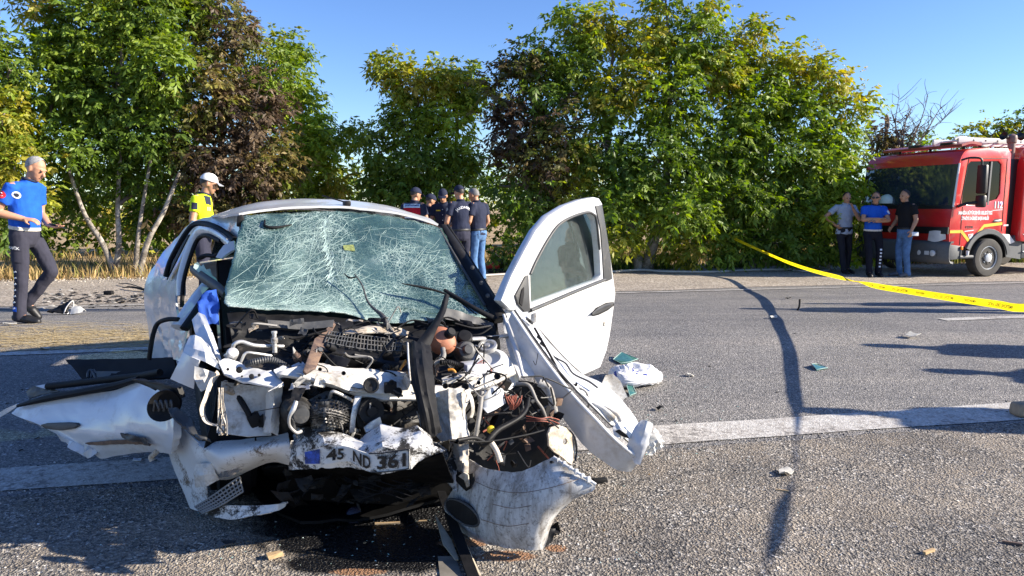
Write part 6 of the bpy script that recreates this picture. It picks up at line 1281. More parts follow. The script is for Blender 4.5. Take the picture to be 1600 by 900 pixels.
# -- 1: man with the telephone walking at the left, seen from his right side
g = P(52, 498, 8.05); g.z = gz(g.x, g.y)
A = person('grey haired man in a bright blue polo shirt walking with a phone in his hand', g, R(-90), dict(
    pel=(0, -.02, .96), chest=(0, .0, 1.31), neck=(0, .06, 1.48), head=(.0, .135, 1.60), look=(.10, 1, -.5),
    hipR=(.10, -.02, .93), hipL=(-.10, -.02, .93), kneR=(.11, -.015, .50), ankR=(.12, -.06, .085), toeR=(.13, .13, .028),
    kneL=(-.10, .17, .53), ankL=(-.11, -.12, .19), toeL=(-.12, -.02, .04),
    shR=(.185, .0, 1.41), shL=(-.185, .04, 1.41), elR=(.24, -.15, 1.16), wrR=(.15, .07, 1.09), hdR=(-.1, .9, -.12), elL=(-.24, .0, 1.14), wrL=(-.10, .17, 1.02), hdL=(.15, .9, -.25), palmL=(0, .1, 1), palmR=(-.3, 0, -1), fist=.3), 
    dict(skin=SKIN[1], shirt=BLUE, collar=NAVY, trousers=SLATE, belt=CREAMB, hair=HAIR_G, hairline=.9, belly=.015), 1.83, vox=.010, seed=1)
hnd = A['wrL'] + A['Wd']((.15, .9, -.25)) * .11
tag(box('telephone', hnd + Vector((0, 0, .022)), A['Wd']((.02, .95, -.3)) * .15, A['Wd']((1, 0, .25)) * .075, (0, 0, .009), M('phone_case', (.015, .02, .035), .3), None, .003), 'dark blue telephone in the hand of the man in the bright blue polo', 'telephone')
Rr, Ff, Up = A['right'], A['fwd'], Vector((0, 0, 1))
snap_disc('sleeve_badge', A['shirt'], A['shR'].lerp(A['elR'], .30), Ff, Up, Rr, .040, INKR, A['shirt'], .006)
tube('badge_crescent', [A['shR'].lerp(A['elR'], .30) + Rr * .075 + Ff * (.018 * math.cos(a) - .004) + Up * .018 * math.sin(a) for a in [R(40 + 28 * i) for i in range(11)]], .0042, INKW, A['shirt'], n=5)
cb = A['chest'] + Rr * .13 + Up * .03
snap_disc('chest_badge', A['shirt'], cb + Ff * .03, Ff * 1 - Rr * .6, Up, Rr + Ff * .6, .038, INKW, A['shirt'], .004); snap_disc('chest_badge_centre', A['shirt'], cb + Ff * .03, Ff - Rr * .6, Up, Rr + Ff * .6, .022, NAVY, A['shirt'], .006)
pk = A['hipR'].lerp(A['kneR'], .42)
snap_patch('thigh_pocket', A['tr'], pk - Ff * .01 - Up * .02, Ff, Up, Rr, .15, .17, SLATE, A['tr'], .012); snap_patch('pocket_flap', A['tr'], pk - Ff * .01 + Up * .045, Ff, Up, Rr, .155, .05, SLATE, A['tr'], .018)
snap_text('pocket_lettering', A['tr'], 'TRAFİK', pk - Ff * .01 + Up * .045, Ff, Up, Rr, .040, INKW, A['tr'], .022, .01)
for i in range(7):
    q = A['kneR'].lerp(A['ankR'], i / 6.6) + Up * .04; snap_patch('leg_band', A['tr'], q - Ff * .01, Ff, Up, Rr, .055, .052, BLUE if i == 6 else NAVY, A['tr'], .006, 4, 3)
    snap_patch('leg_check', A['tr'], q - Ff * .012 + Up * .008, (Ff + Up * .4), Up - Ff * .4, Rr, .032, .016, INKW, A['tr'], .010, 3, 2)
# -- 2: traffic officer in yellow behind the car
g = P(318, 440, 9.6); g.z = gz(g.x, g.y)
Bp = person('traffic officer in a fluorescent yellow shirt and white cap behind the car', g, R(-75), dict(neck=(0, .05, 1.48), head=(0, .12, 1.615), look=(.05, 1, -.30), elR=(.27, -.06, 1.15), wrR=(.18, .16, 1.02), elL=(-.26, .0, 1.14), wrL=(-.12, .22, 1.03), chest=(0, .02, 1.31)),
    dict(skin=SKIN[0], shirt=NEON, collar=NAVY, trousers=NAVY_T, cap=WHITEC, peak=GREYC, hair=HAIR_D, hairline=.8, belly=.03), 1.78, seed=2)
Rr, Ff = Bp['right'], Bp['fwd']
snap_patch('sleeve_patch', Bp['shirt'], Bp['shR'].lerp(Bp['elR'], .33), Ff, Up, Rr, .075, .085, NAVY, Bp['shirt'], .005)
snap_patch('shoulder_panel', Bp['shirt'], Bp['neck'] - Up * .07 + Ff * .055 + Rr * .09, Ff - Rr * .5, Up, Rr + Ff * .6 + Up * .3, .10, .12, NAVY, Bp['shirt'], .005)
for i in range(3): snap_patch('chevron', Bp['shirt'], Bp['chest'] + Rr * .10 + Ff * (.06 + .035 * i) - Up * .0, Ff - Rr * .6, Up, Rr + Ff * .7, .014, .05, GREYC, Bp['shirt'], .005, 3, 3)
# -- group by the verge
def stand(px, py, d): p = P(px, py, d); return Vector((p.x, p.y, gz(p.x, p.y)))
Cp = person('gendarme seen from behind in a navy cap and red banded vest', stand(648, 437, 13.6), R(-22), dict(head=(0, .09, 1.62), neck=(0, .03, 1.49), look=(.55, .8, -.25), elR=(.26, .02, 1.14), wrR=(.16, .24, 1.10), elL=(-.25, .0, 1.14), wrL=(-.10, .24, 1.08)),
    dict(skin=SKIN[0], shirt=NAVY, trousers=NAVY_T, cap=NAVY, hair=HAIR_D), 1.77, 'officers talking by the verge', seed=4)
bk = -Cp['fwd']; rg = Cp['right']
for z, h_, mt, nm in ((.13, .055, SKYB, 'vest_band'), (.0, .16, REDC, 'vest_panel'), (.095, .018, INKW, 'vest_stripe'), (-.095, .022, INKW, 'vest_stripe')): snap_patch(nm, Cp['shirt'], Cp['chest'] + Up * z, rg, Up, bk, .34, h_, mt, Cp['shirt'], .006, 14, 4)
snap_text('vest_lettering', Cp['shirt'], 'JANDARMA', Cp['chest'] + Up * .13, rg, Up, bk, .055, NAVY, Cp['shirt'], .009)
Cb = person('gendarme in a navy cap half hidden behind the red banded vest', stand(668, 437, 14.2), R(-60), dict(head=(0, .09, 1.56), neck=(0, .03, 1.44), look=(.1, 1, -.4), elR=(.25, .0, 1.12), wrR=(.14, .22, 1.06), wrL=(-.12, .22, 1.06)),
    dict(skin=SKIN[0], shirt=NAVY, trousers=NAVY_T, cap=NAVY, hair=HAIR_D), 1.72, 'officers talking by the verge', seed=5)
Dp = person('gendarme in a navy shirt with a yellow badge facing the camera, looking down', stand(695, 437, 13.9), R(172), dict(head=(0, .09, 1.62), neck=(0, .03, 1.49), look=(-.1, 1, -.42), elR=(.24, .03, 1.14), wrR=(.10, .24, 1.06), elL=(-.24, .03, 1.14), wrL=(-.08, .24, 1.04)),
    dict(skin=SKIN[0], shirt=NAVY, trousers=NAVY_T, cap=NAVY, hair=HAIR_D), 1.75, 'officers talking by the verge', seed=6)
snap_patch('name_badge', Dp['shirt'], Dp['chest'] + Dp['right'] * .09 + Up * .06, Dp['right'], Up, Dp['fwd'], .09, .022, YELLOW, Dp['shirt'], .005, 4, 2)
for i in range(4): snap_disc('button', Dp['shirt'], Dp['chest'] - Up * (.10 * i - .08), Dp['right'], Up, Dp['fwd'], .008, INKW, Dp['shirt'])
Ep = person('gendarme in navy with lettering across his back and arms hanging', stand(721, 437, 13.3), R(32), dict(head=(0, .07, 1.63), look=(-.25, 1, -.28), elR=(.27, .0, 1.14), wrR=(.22, .14, .95), elL=(-.27, .02, 1.13), wrL=(-.20, .18, .98), chest=(0, -.01, 1.30)),
    dict(skin=SKIN[1], shirt=NAVY, trousers=NAVY_T, cap=NAVY, hair=HAIR_D, belly=.02), 1.79, 'officers talking by the verge', seed=7)
bk = -Ep['fwd']; rg = Ep['right']
snap_text('back_lettering', Ep['shirt'], 'JANDARMA', Ep['chest'] + Up * .08, rg, Up, bk, .062, INKW, Ep['shirt'], .007, .008, arc=.20)
snap_disc('sleeve_badge', Ep['shirt'], Ep['shL'].lerp(Ep['elL'], .28), bk, Up, -rg, .032, GREYC, Ep['shirt'], .006)
Fp = person('grey haired man in a dark polo shirt and blue jeans beside the officers', stand(748, 437, 13.5), R(58), dict(head=(0, .10, 1.60), neck=(0, .04, 1.48), look=(-.1, 1, -.36), elR=(.26, -.03, 1.14), wrR=(.22, .10, .96), elL=(-.25, .02, 1.14), wrL=(-.14, .2, .98)),
    dict(skin=SKIN[0], shirt=NAVY, trousers=DENIM, hair=HAIR_SP, hairline=.8, hem=.06), 1.78, 'officers talking by the verge', seed=8)
# -- three men at the fire engine
Gp = person('man in a pale blue polo shirt holding his chin, other hand on his hip', stand(1316, 424, 15.8), R(190), dict(head=(0, .04, 1.62), look=(.2, 1, -.15), elR=(.42, -.06, 1.22), wrR=(.235, .03, 1.04), hdR=(-.5, .3, -.4), elL=(-.24, .16, 1.16), wrL=(-.05, .19, 1.40), hdL=(.4, .1, .8), ankR=(.05, .12, .085), kneR=(.08, .09, .49), toeR=(.06, .30, .03), kneL=(-.13, .0, .49), ankL=(-.15, -.06, .085)),
    dict(skin=SKIN[0], shirt=PALE, trousers=cloth('dark_trousers', (.02, .021, .028)), hair=HAIR_D, hairline=.95, hem=.10), 1.74, 'men waiting by the fire engine', seed=9)
Hp = person('officer in a blue polo shirt and sunglasses with crossed arms leaning on the truck', stand(1362, 429, 15.2), R(176), dict(pel=(0, -.06, .90), chest=(0, -.05, 1.25), neck=(0, -.02, 1.435), head=(0, .01, 1.575), look=(.55, 1, .02), hipR=(.10, -.06, .87), hipL=(-.10, -.06, .87), shR=(.19, -.05, 1.375), shL=(-.19, -.05, 1.375),
    elR=(.245, .06, 1.14), wrR=(-.02, .17, 1.16), hdR=(-1, .0, .15), elL=(-.245, .07, 1.13), wrL=(.03, .15, 1.11), hdL=(1, 0, .1), kneR=(.13, .12, .49), ankR=(.14, .22, .085), toeR=(.18, .42, .03), kneL=(-.09, .11, .49), ankL=(-.06, .16, .085), toeL=(-.05, .36, .03)),
    dict(skin=SKIN[0], shirt=BLUE, collar=NAVY, trousers=cloth('black_trousers', (.012, .012, .018)), belt=CREAMB, hair=HAIR_D, hairline=.85, shades=True), 1.78, 'men waiting by the fire engine', seed=10)
for i in range(6): snap_patch('leg_check', Hp['tr'], Hp['kneL'].lerp(Hp['ankL'], i / 6) + Up * .06, Hp['right'], Up, Hp['hf'], .04, .03, INKW, Hp['tr'], .006, 3, 2)
snap_disc('sleeve_badge', Hp['shirt'], Hp['shL'].lerp(Hp['elL'], .3), Hp['right'], Up, Hp['fwd'] - Hp['right'] * .5, .035, INKW, Hp['shirt'], .006)
Ip = person('man in a black polo shirt and blue jeans turned towards the officer in sunglasses', stand(1410, 432, 15.0), R(100), dict(head=(0, .05, 1.63), look=(-.1, 1, -.05), elR=(.26, .0, 1.14), wrR=(.2, .16, 1.0), elL=(-.25, -.04, 1.15), wrL=(-.25, .05, .95), hdL=(-.3, .3, -.8), fistL=.6),
    dict(skin=SKIN[0], shirt=cloth('black_polo', (.012, .012, .014)), trousers=DENIM, hair=HAIR_D, hairline=.85, shoes=M('grey_trainer', (.10, .10, .11), .7)), 1.76, 'men waiting by the fire engine', seed=11)
tag(box('white_box', Ip['wrL'] + Vector((.05, -.03, -.07)), (.13, 0, 0), (0, .05, 0), (0, .01, .075), INKW, None, .004), 'small white box held by the man in the black polo shirt', 'box')
# -- people just outside the frame whose shadows cross the road
src = Fp['root']
for i, (px, py) in enumerate(((1270, 475), (1165, 483), (1325, 540), (1420, 580), (1225, 643))):
    p = G(px, py); L_ = 1.78 / math.tan(SUN_EL); f_ = Vector((p.x + L_ * math.cos(SUN_AZ), p.y + L_ * math.sin(SUN_AZ), 0)); o = src.copy(); COL.objects.link(o); o.location = Vector((f_.x, f_.y, gz(f_.x, f_.y)))
    o['label'] = ['bystander past the right edge whose shadow reaches farthest up the road', 'bystander past the right edge whose shadow touches the centre dash', 'bystander past the right edge whose shadow crosses the near lane', 'bystander past the right edge whose shadow is the short one near the edge line', 'bystander past the right edge whose shadow crosses the near edge line'][i]; o['group'] = 'bystanders past the right edge of the frame'
    def cpy(a, par):
        for ch in a.children:
            c_ = ch.copy(); COL.objects.link(c_); c_.parent = par; c_.matrix_parent_inverse = ch.matrix_parent_inverse.copy(); cpy(ch, c_)
    cpy(src, o)

p = G(1592, 652); tag(link('tan_block', bm_mesh(boxm(p + Vector((.06, .02, .05)), (.17, .01, 0), (0, .12, 0), (.01, 0, .085), .022, 3), 'tan_block', 40), M('tan_clay', (.34, .25, .16), .8, var=.25, vs=20)), 'tan block cut by the right edge on the near edge line', 'block')
# ================================================================== fire engine (cab towards the left, driver's side to the road)
TB = Vector((math.cos(R(18)), math.sin(R(18)), 0)); TI = Vector((-TB.y, TB.x, 0)); TN = -TI      # back, inwards, outwards (towards the viewer)
TW = G(1535, 432); TO = TW - TB * 1.0 - TI * .06
FE = empty('fire_engine', TO, 0, 'red fire engine with white ladder parked on the far shoulder', 'fire engine')
def T(b, i, z): return TO + TB * b + TI * i + Vector((0, 0, z))
def TPX(px, py, off=0.0):
    r = ray(px, py); n = TN; q = CAM + r * ((TO + n * off - CAM).dot(n) / r.dot(n)); return q
def FPX_(px, py, b=0.0):
    r = ray(px, py); q = CAM + r * ((TO + TB * b - CAM).dot(TB) / r.dot(TB)); return q
RED = M('fire_red_paint', (.58, .022, .022), .3, var=.05, vs=4, coat=.6, dirt=(.30, .10, .08), dirt_amt=.12, dirt_scale=3)
TGREY = M('truck_grey_plastic', (.085, .09, .095), .6, var=.1, vs=20); TBLK = M('truck_black', (.010, .010, .011), .45, var=.2, vs=20); TWHITE = M('ladder_white', (.74, .74, .72), .4, var=.05)
TGLASS = M('truck_dark_glass', (.018, .028, .045), .04, var=.05, spec=.9, coat=.6); TLAMP = M('lamp_lens', (.55, .57, .58), .15, var=.1, coat=.5); TYEL = M('yellow_stripe', (.80, .45, .01), .5); TYRE = M('dusty_tyre', (.05, .047, .043), .85, var=.3, vs=15, bmp=.3, bs=60); TORG = M('amber_lamp', (.75, .22, .01), .3); PURP = M('purple_print', (.13, .04, .35), .5)
CW, CL_, ZR, ZB = 2.42, 1.48, 2.62, .62            # cab width, length, roof and floor heights
# side skin outline (b, z): sloped front, rounded roof, wheel arch cut
def arc(cb, cz, r, a0, a1, n): return [(cb + r * math.cos(R(a0 + (a1 - a0) * i / n)), cz + r * math.sin(R(a0 + (a1 - a0) * i / n))) for i in range(n + 1)]
WB, WZ, WRr = 1.0, .39, .39
side = [(.0, .62), (-.03, .95), (-.01, 1.25), (.02, 1.42), (.12, 2.28), (.20, 2.47), (.34, 2.55), (.8, 2.60), (CL_ - .1, 2.60), (CL_, 2.5), (CL_ + .02, 1.9), (CL_, .80)] + [(b_, z_) for b_, z_ in arc(WB, WZ, .54, 38, 142, 10)] + [(.42, .62)]
win = [(.24, 1.46), (.28, 1.85), (.33, 2.24), (.41, 2.32), (1.15, 2.34), (1.23, 2.28), (1.25, 1.70), (1.17, 1.58), (.66, 1.46)]
def tplate(name, pts, off, thick, mat, parent, holes=(), bevel=.0, far=False):
    f = (lambda q, o: T(q[0], CW - .06 + o, q[1])) if far else (lambda q, o: T(q[0], -.0, q[1]) + TN * o)
    return plate(name, [f(q, off) for q in pts], mat, parent, thick, [[f(q, off) for q in h] for h in holes], bevel)
cab = empty('cab', TO, 0); cab.parent = FE; cab.matrix_parent_inverse = wmat(FE).inverted()
tplate('cab_side', side, 0, .05, RED, cab, [win], .012); tplate('cab_side', side, 0, .05, RED, cab, [win], 0, True)
tplate('side_window', [(b_, z_) for b_, z_ in win], -.02, .01, glass_clear('truck_side_glass', (.03, .035, .04), -.03), cab)
tplate('window_divider', [(.92, 1.46), (.96, 1.46), (.99, 2.33), (.95, 2.33)], .003, .03, TGREY, cab)
door_l = [(.33, .66), (.33, 1.30), (.36, 1.44), (.29, 1.44)]
for a, b_ in (((.26, .66), (.27, 1.42)), ((1.36, .92), (1.38, 2.40)), ((.20, 1.42), (.36, 2.38)), ((.36, 2.38), (1.36, 2.40))):
    tube('door_gap', [T(a[0], 0, a[1]) + TN * .002, T(b_[0], 0, b_[1]) + TN * .002], .006, TBLK, cab, n=6)
# front: lofted across with bowed corners
fp = [(-.0, .62), (-.03, .95), (-.01, 1.25), (.02, 1.42)]
def front_row(b_, z_): return [T(b_ + .10 * abs(2 * t - 1) ** 4 * 0 - .07 * (1 - abs(2 * t - 1) ** 3), .0 + (CW - .02) * t, z_) for t in (0, .08, .25, .5, .75, .92, 1)]
sheet('front_panel', [front_row(b_, z_) for b_, z_ in fp], RED, cab, .03, 20, 10)
sheet('windscreen', [front_row(.025, 1.44), front_row(.07, 1.86), front_row(.115, 2.28)], TGLASS, cab, .02, 20, 8)
sheet('windscreen_border', [front_row(.01, 1.36), front_row(.02, 1.46)], TBLK, cab, .03, 20, 3)
sheet('cab_roof', [front_row(.11, 2.27), front_row(.19, 2.46), front_row(.34, 2.555), [T(.85, (CW - .02) * t, 2.60 + .03 * (1 - abs(2 * t - 1) ** 2)) for t in (0, .08, .25, .5, .75, .92, 1)], [T(CL_, (CW - .02) * t, 2.58 + .03 * (1 - abs(2 * t - 1) ** 2)) for t in (0, .08, .25, .5, .75, .92, 1)]], RED, cab, .03, 20, 16)
box('cab_back', T(CL_ + .0, CW / 2, 1.7), TB * .04, TI * (CW - .08), (0, 0, 1.75), RED, cab, .01)
sheet('windscreen_view', [[T(.05, 1.2, 1.55) - TB * .045 * 1.6, T(.05, 1.95, 1.55) - TB * .02], [T(.15, 1.2, 2.15) - TB * .045 * 1.6, T(.15, 1.95, 2.15) - TB * .02]], glass_clear('pale_pane', (.7, .75, .7), .2), cab, .003, 6, 4) if False else None
tube('windscreen_post', [T(.015, -.01, 1.42), T(.06, -.01, 1.86), T(.11, -.01, 2.28)], .018, TWHITE, cab)
lathe('helmet', T(-.02, 1.62, 1.56), (0, 0, 1), [(.16, -.06), (.165, 0), (.15, .06), (.10, .11), (.04, .135), (0, .14)], M('pale_helmet', (.55, .66, .60), .35, var=.1), cab, 20)
for i, (w0, w1) in enumerate(((.45, .95), (1.25, 1.75))): tube('wiper', [T(-.045, w0, 1.43), T(-.02, w1, 1.55)], .010, TBLK, cab)
# grille, bumper, lamps
sheet('grille_band', [front_row(-.045, 1.02), front_row(-.048, .88)], TBLK, cab, .03, 20, 3)
bump_ = sheet('bumper', [[T(b_ - .10 - .07 * (1 - abs(2 * t - 1) ** 3) + .12 * abs(2 * t - 1) ** 6, -.02 + (CW + .02) * t, z_) for t in (0, .06, .25, .5, .75, .94, 1)] for b_, z_ in ((.06, .70), (-.02, .68), (-.04, .55), (-.02, .36), (.08, .32))], TGREY, cab, .04, 24, 12)
tplate('bumper_end', [(-.02, .36), (.27, .38), (.27, .64), (-.02, .68)], .015, .05, TGREY, cab, (), .012)
tube('step_bar', [T(.26, -.02, .42), T(.62, -.02, .42)], .035, TGREY, cab, prof=(.6, 1)); tube('step_post', [T(.28, -.01, .62), T(.28, -.01, .42)], .02, TGREY, cab)
tplate('step_well', [(.28, .42), (.55, .42), (.50, .64), (.28, .64)], -.05, .04, TBLK, cab)
for i0 in (.18,):
    hl = sheet('headlamp', [[T(-.055, .06, .93), T(-.105, .24, .95), T(-.115, .38, .93)], [T(-.05, .05, .78), T(-.105, .22, .72), T(-.12, .40, .74)]], TLAMP, cab, .02, 8, 5)
    fl = sheet('fog_lamp_panel', [[T(-.185, .14, .56), T(-.20, .36, .56), T(-.205, .60, .56)], [T(-.185, .14, .43), T(-.20, .36, .43), T(-.205, .60, .43)]], TGREY, bump_, .02, 8, 4)
    for q in (.20, .53): lathe('fog_lamp', T(-.20, q, .495), -TB, [(.06, -.02), (.062, .02), (.05, .03), (.02, .034), (0, .034)], TLAMP, bump_, 18)
box('plate_panel', T(-.215, .37, .495), TB * .012, TI * .18, (0, 0, .08), TLAMP, bump_, .003)
lathe('star_badge', T(-.125, 1.1, .95), -TB, [(.09, -.01), (.095, .01), (.08, .016), (.07, .006), (0, .006)], TLAMP, cab, 24)
box('indicator', T(.285, -.03, .60), TB * .05, TI * .03, (0, 0, .07), TORG, cab, .006)
# arch, wheel
V = []; F = []
for i, (r_, o_) in enumerate(((.53, .03), (.62, .035), (.64, .0), (.53, -.1))):
    for j in range(17): a = R(8 + (160 - 8) * j / 16); V.append(T(WB + r_ * math.cos(a), 0, WZ + r_ * math.sin(a) * .93) + TN * o_)
for i in range(3):
    for j in range(16): F.append((i * 17 + j, i * 17 + j + 1, (i + 1) * 17 + j + 1, (i + 1) * 17 + j))
link('wheel_arch', from_py(V, F, 'wheel_arch', 50), TGREY, cab)
sheet('wheel_housing', [[T(WB + .52 * math.cos(R(a)), i_, WZ + .50 * math.sin(R(a))) for a in range(0, 181, 20)] for i_ in (-.02, .55)], TBLK, cab, .02, 20, 3)
box('chassis', T(2.6, CW / 2, .62), TB * 4.6, TI * .9, (0, 0, .28), TBLK, FE, .01); box('axle', T(WB, CW / 2, .40), TB * .14, TI * (CW - .3), (0, 0, .14), TBLK, FE, .02)
def twheel(b_, i_, sg):
    c = T(b_, i_, WZ); wl = empty('wheel', c, 0); wl.parent = FE; wl.matrix_parent_inverse = wmat(FE).inverted(); a = TN * sg; h = .12; r = WRr
    lathe('tyre', c, a, [(r * .60, -h), (r * .9, -h), (r, -h * .7), (r, h * .7), (r * .94, h * .95), (r * .78, h * 1.02), (r * .62, h * .95), (r * .60, h * .7)], TYRE, wl, 44)
    rm = lathe('rim', c, a, [(r * .60, -h * .8), (r * .62, h * .86), (r * .58, h * .88), (r * .55, h * .5), (r * .45, h * .35), (r * .40, h * .6), (r * .22, h * .62), (r * .22, h * .95), (r * .14, h * 1.05), (0, h * 1.05)], TLAMP, wl, 32)
    x, y, z = frame_axes(a)
    for q in range(8): lathe('wheel_nut', c + (x * math.cos(q * .785) + y * math.sin(q * .785)) * r * .31 + a * h * .62, a, [(.014, -.01), (.014, .022), (.008, .026), (0, .026)], TBLK if q % 2 else TLAMP, wl, 8)
    for q in range(8): lathe('rim_slot', c + (x * math.cos(q * .785 + .39) + y * math.sin(q * .785 + .39)) * r * .49 + a * (h * .44), a, [(.020, -.01), (.020, .012), (0, .012)], TBLK, wl, 10)
for b_, i_, sg in ((WB, .06, 1), (WB, CW - .12, -1), (4.2, .10, 1), (4.2, CW - .14, -1)): twheel(b_, i_, sg)
tplate('mud_flap', [(1.5, .40), (1.95, .34), (1.95, .80), (1.72, .84)], .0, .05, TGREY, FE); tplate('side_step', [(1.95, .36), (3.6, .36), (3.6, .66), (1.95, .66)], .01, .05, TGREY, FE, (), .01); tube('step_edge', [T(1.95, -.03, .50), T(3.4, -.03, .50)], .012, TLAMP, FE)
tplate('arch_step', [(1.30, .88), (1.56, .86), (1.74, .70), (1.60, .66)], .02, .08, TWHITE, FE, (), .01)
# mirrors, trim on the driver's side
ma = tube('mirror_arm', [T(.14, -.02, 2.34), T(.20, -.16, 2.38), T(.36, -.26, 2.36), T(.39, -.27, 2.22)], .02, TBLK, cab)
box('mirror', T(.42, -.27, 1.96), TB * .10 + TI * .02, TI * .21, (0, 0, .56), TBLK, ma, .03); box('mirror', T(.42, -.27, 1.53), TB * .10, TI * .19, (0, 0, .24), TBLK, ma, .03)
tube('mirror_arm', [T(.13, -.01, 1.43), T(.22, -.10, 1.48), T(.44, -.24, 1.52)], .03, TBLK, cab)
mb = tube('mirror_arm', [T(.16, CW, 2.32), T(-.08, CW + .22, 2.36), T(-.14, CW + .36, 2.28)], .03, TBLK, cab); box('mirror', T(-.10, CW + .34, 1.92), TB * .10, TI * .20, (0, 0, .56), TBLK, mb, .03); box('mirror', T(-.10, CW + .34, 1.50), TB * .10, TI * .19, (0, 0, .22), TBLK, mb, .03)
tplate('door_handle', [(1.10, 1.135), (1.16, 1.155), (1.31, 1.165), (1.31, 1.145), (1.22, 1.125)], .03, .03, TLAMP, cab, (), .004); tplate('handle_recess', [(1.10, 1.11), (1.31, 1.12), (1.29, 1.185), (1.14, 1.175)], .004, .01, TBLK, cab)
tplate('body_crease', [(-.02, .955), (.26, .96), (1.36, 1.085), (1.36, 1.10), (.26, .985), (-.02, .975)], .004, .006, RED, cab)
# printing on the door
tr_ = TB; up_ = Vector((0, 0, 1))
def ttext(name, s_, b_, z_, size, mat, bold=.0, sx=1.0): return place_text(name, s_, T(b_, 0, z_) + TN * .006, TB, up_, size, mat, cab, bold, sx)
ttext('door_lettering', 'MANİSA BÜYÜKŞEHİR BELEDİYESİ', .62, 1.30, .092, INKW, .004, .62); ttext('door_lettering', 'İTFAİYE DAİRESİ BAŞKANLIĞI', .62, 1.19, .088, INKW, .004, .60)
ttext('emergency_number', '112', 1.215, 1.455, .19, INKW, .006, .85); tplate('number_bar', [(1.08, 1.345), (1.34, 1.36), (1.34, 1.372), (1.08, 1.357)], .006, .002, INKW, cab); tplate('number_flash', [(1.24, 1.47), (1.34, 1.475), (1.34, 1.53), (1.24, 1.525)], .005, .002, PURP, cab)
ttext('model_number', '1218', .47, 1.015, .07, TBLK, .002, 1.5); tplate('door_rule', [(.36, .925), (.60, .945), (.60, .962), (.36, .942)], .006, .002, INKW, cab)
tplate('yellow_stripe', [(-.02, .90), (.27, .90), (.53, .655), (.88, 1.01), (1.36, 1.055), (1.36, 1.115), (.86, 1.07), (.53, .745), (.30, .96), (-.02, .955)], .006, .002, TYEL, cab)
tplate('shield_badge', [(.46, .87), (.60, .89), (.58, .83), (.53, .76), (.49, .80)], .007, .002, INKW, cab); tplate('shield_mark', [(.49, .865), (.53, .868), (.51, .80)], .010, .002, RED, cab)
tplate('maker_tab', [(1.40, 1.03), (1.53, 1.035), (1.53, 1.065), (1.40, 1.06)], .006, .002, INKW, cab)
# equipment body behind
bd = empty('equipment_body', T(2, 0, .8), 0); bd.parent = FE; bd.matrix_parent_inverse = wmat(FE).inverted()
box('body_gap', T(1.72, CW / 2, 1.6), TB * .24, TI * (CW - .2), (0, 0, 1.6), TBLK, bd, .01)
panel = [(1.78, .72), (1.74, .86), (1.80, 2.30), (1.88, 2.56), (2.02, 2.66), (2.16, 2.66), (2.10, .76), (2.06, .70)]
tplate('front_pillar', panel, .10, .22, RED, bd, (), .02)
box('body_shell', T(3.7, CW / 2, 1.68), TB * 3.3, TI * (CW + .1), (0, 0, 1.96), RED, bd, .03)
for q in range(3):
    sh = box('roller_shutter', T(2.62 + q * 1.02, -.06, 1.60), TB * .9, TN * .03, (0, 0, 1.5), TLAMP, bd, .004)
    for z_ in range(14): box('shutter_slat', T(2.62 + q * 1.02, -.082, .90 + z_ * .105), TB * .88, TN * .014, (0, 0, .085), TLAMP, sh, .004)
for i, ch in enumerate('YANGIN'):
    place_text('pillar_lettering', ch, T(1.90, 0, 2.06 - i * .125) + TN * .105, TB, up_, .13, INKW, bd, .0)
for q in range(6): a = q * math.pi / 3; tube('emblem', [T(1.90, 0, .86) + TN * .105, T(1.90 + .07 * math.cos(a), 0, .86 + .05 * math.sin(a)) + TN * .105], .008, INKW, bd, n=5)
# roof: light bar, ladder, beacon
lb = sheet('light_bar', [[T(.26 + .0, .1 + t, 2.67) for t in (0, 1, 2.0)], [T(.52, .1 + t, 2.73) for t in (0, 1, 2.0)], [T(.80, .1 + t, 2.70) for t in (0, 1, 2.0)]], M('smoked_red_bar', (.30, .06, .05), .3, var=.2), FE, .05, 10, 8)
for q in (.5, 1.3): box('light_segment', T(.36, q, 2.70), TB * .12, TI * .3, (0, 0, .06), TBLK, lb, .01)
for q in (.3, 1.1, 1.9): tube('bar_foot', [T(.55, q, 2.58), T(.55, q, 2.72)], .03, TBLK, lb)
ld = empty('ladder', T(1, .5, 2.8), 0); ld.parent = FE; ld.matrix_parent_inverse = wmat(FE).inverted()
for q in (.45, 1.05): box('ladder_rail', T(3.0, q, 2.79), TB * 4.9, TI * .05, (0, 0, .11), TWHITE, ld, .008)
for k in range(16): tube('rung', [T(.75 + k * .3, .45, 2.79), T(.75 + k * .3, 1.05, 2.79)], .02, TWHITE, ld, n=8)
for k in range(14): lathe('rivet', T(.95 + k * .33, .424, 2.79), TN, [(.02, 0), (.018, .006), (0, .008)], TBLK, ld, 10)
tube('ladder_tip', [T(.45, .45, 2.80), T(.62, .45, 2.85), T(.9, .45, 2.82)], .025, TLAMP, ld)
bc_ = lathe('beacon', T(1.72, .2, 2.62), (0, 0, 1), [(.07, -.25), (.07, .1), (.09, .12), (.10, .2), (.09, .26), (.03, .3), (0, .3)], M('beacon_brown', (.20, .12, .10), .4), FE, 18)
for sg in (-1, 1): lathe('horn', T(1.72 + .12 * sg, .2, 2.84), TB * sg + Vector((0, 0, .3)), [(.03, 0), (.04, .05), (.09, .12), (.085, .12), (.03, .06)], TBLK, bc_, 16)
box('roof_vent', T(1.0, .25, 2.645), TB * .18, TI * .08, (0, 0, .05), TBLK, cab, .015)
lathe('paper_cup', T(.42, -.05, .50), (0, 0, 1), [(.024, -.045), (.032, .045), (.028, .045), (.02, -.03)], INKW, None, 16); tag(bpy.data.objects['paper_cup'], 'white paper cup on the step of the fire engine', 'cup')
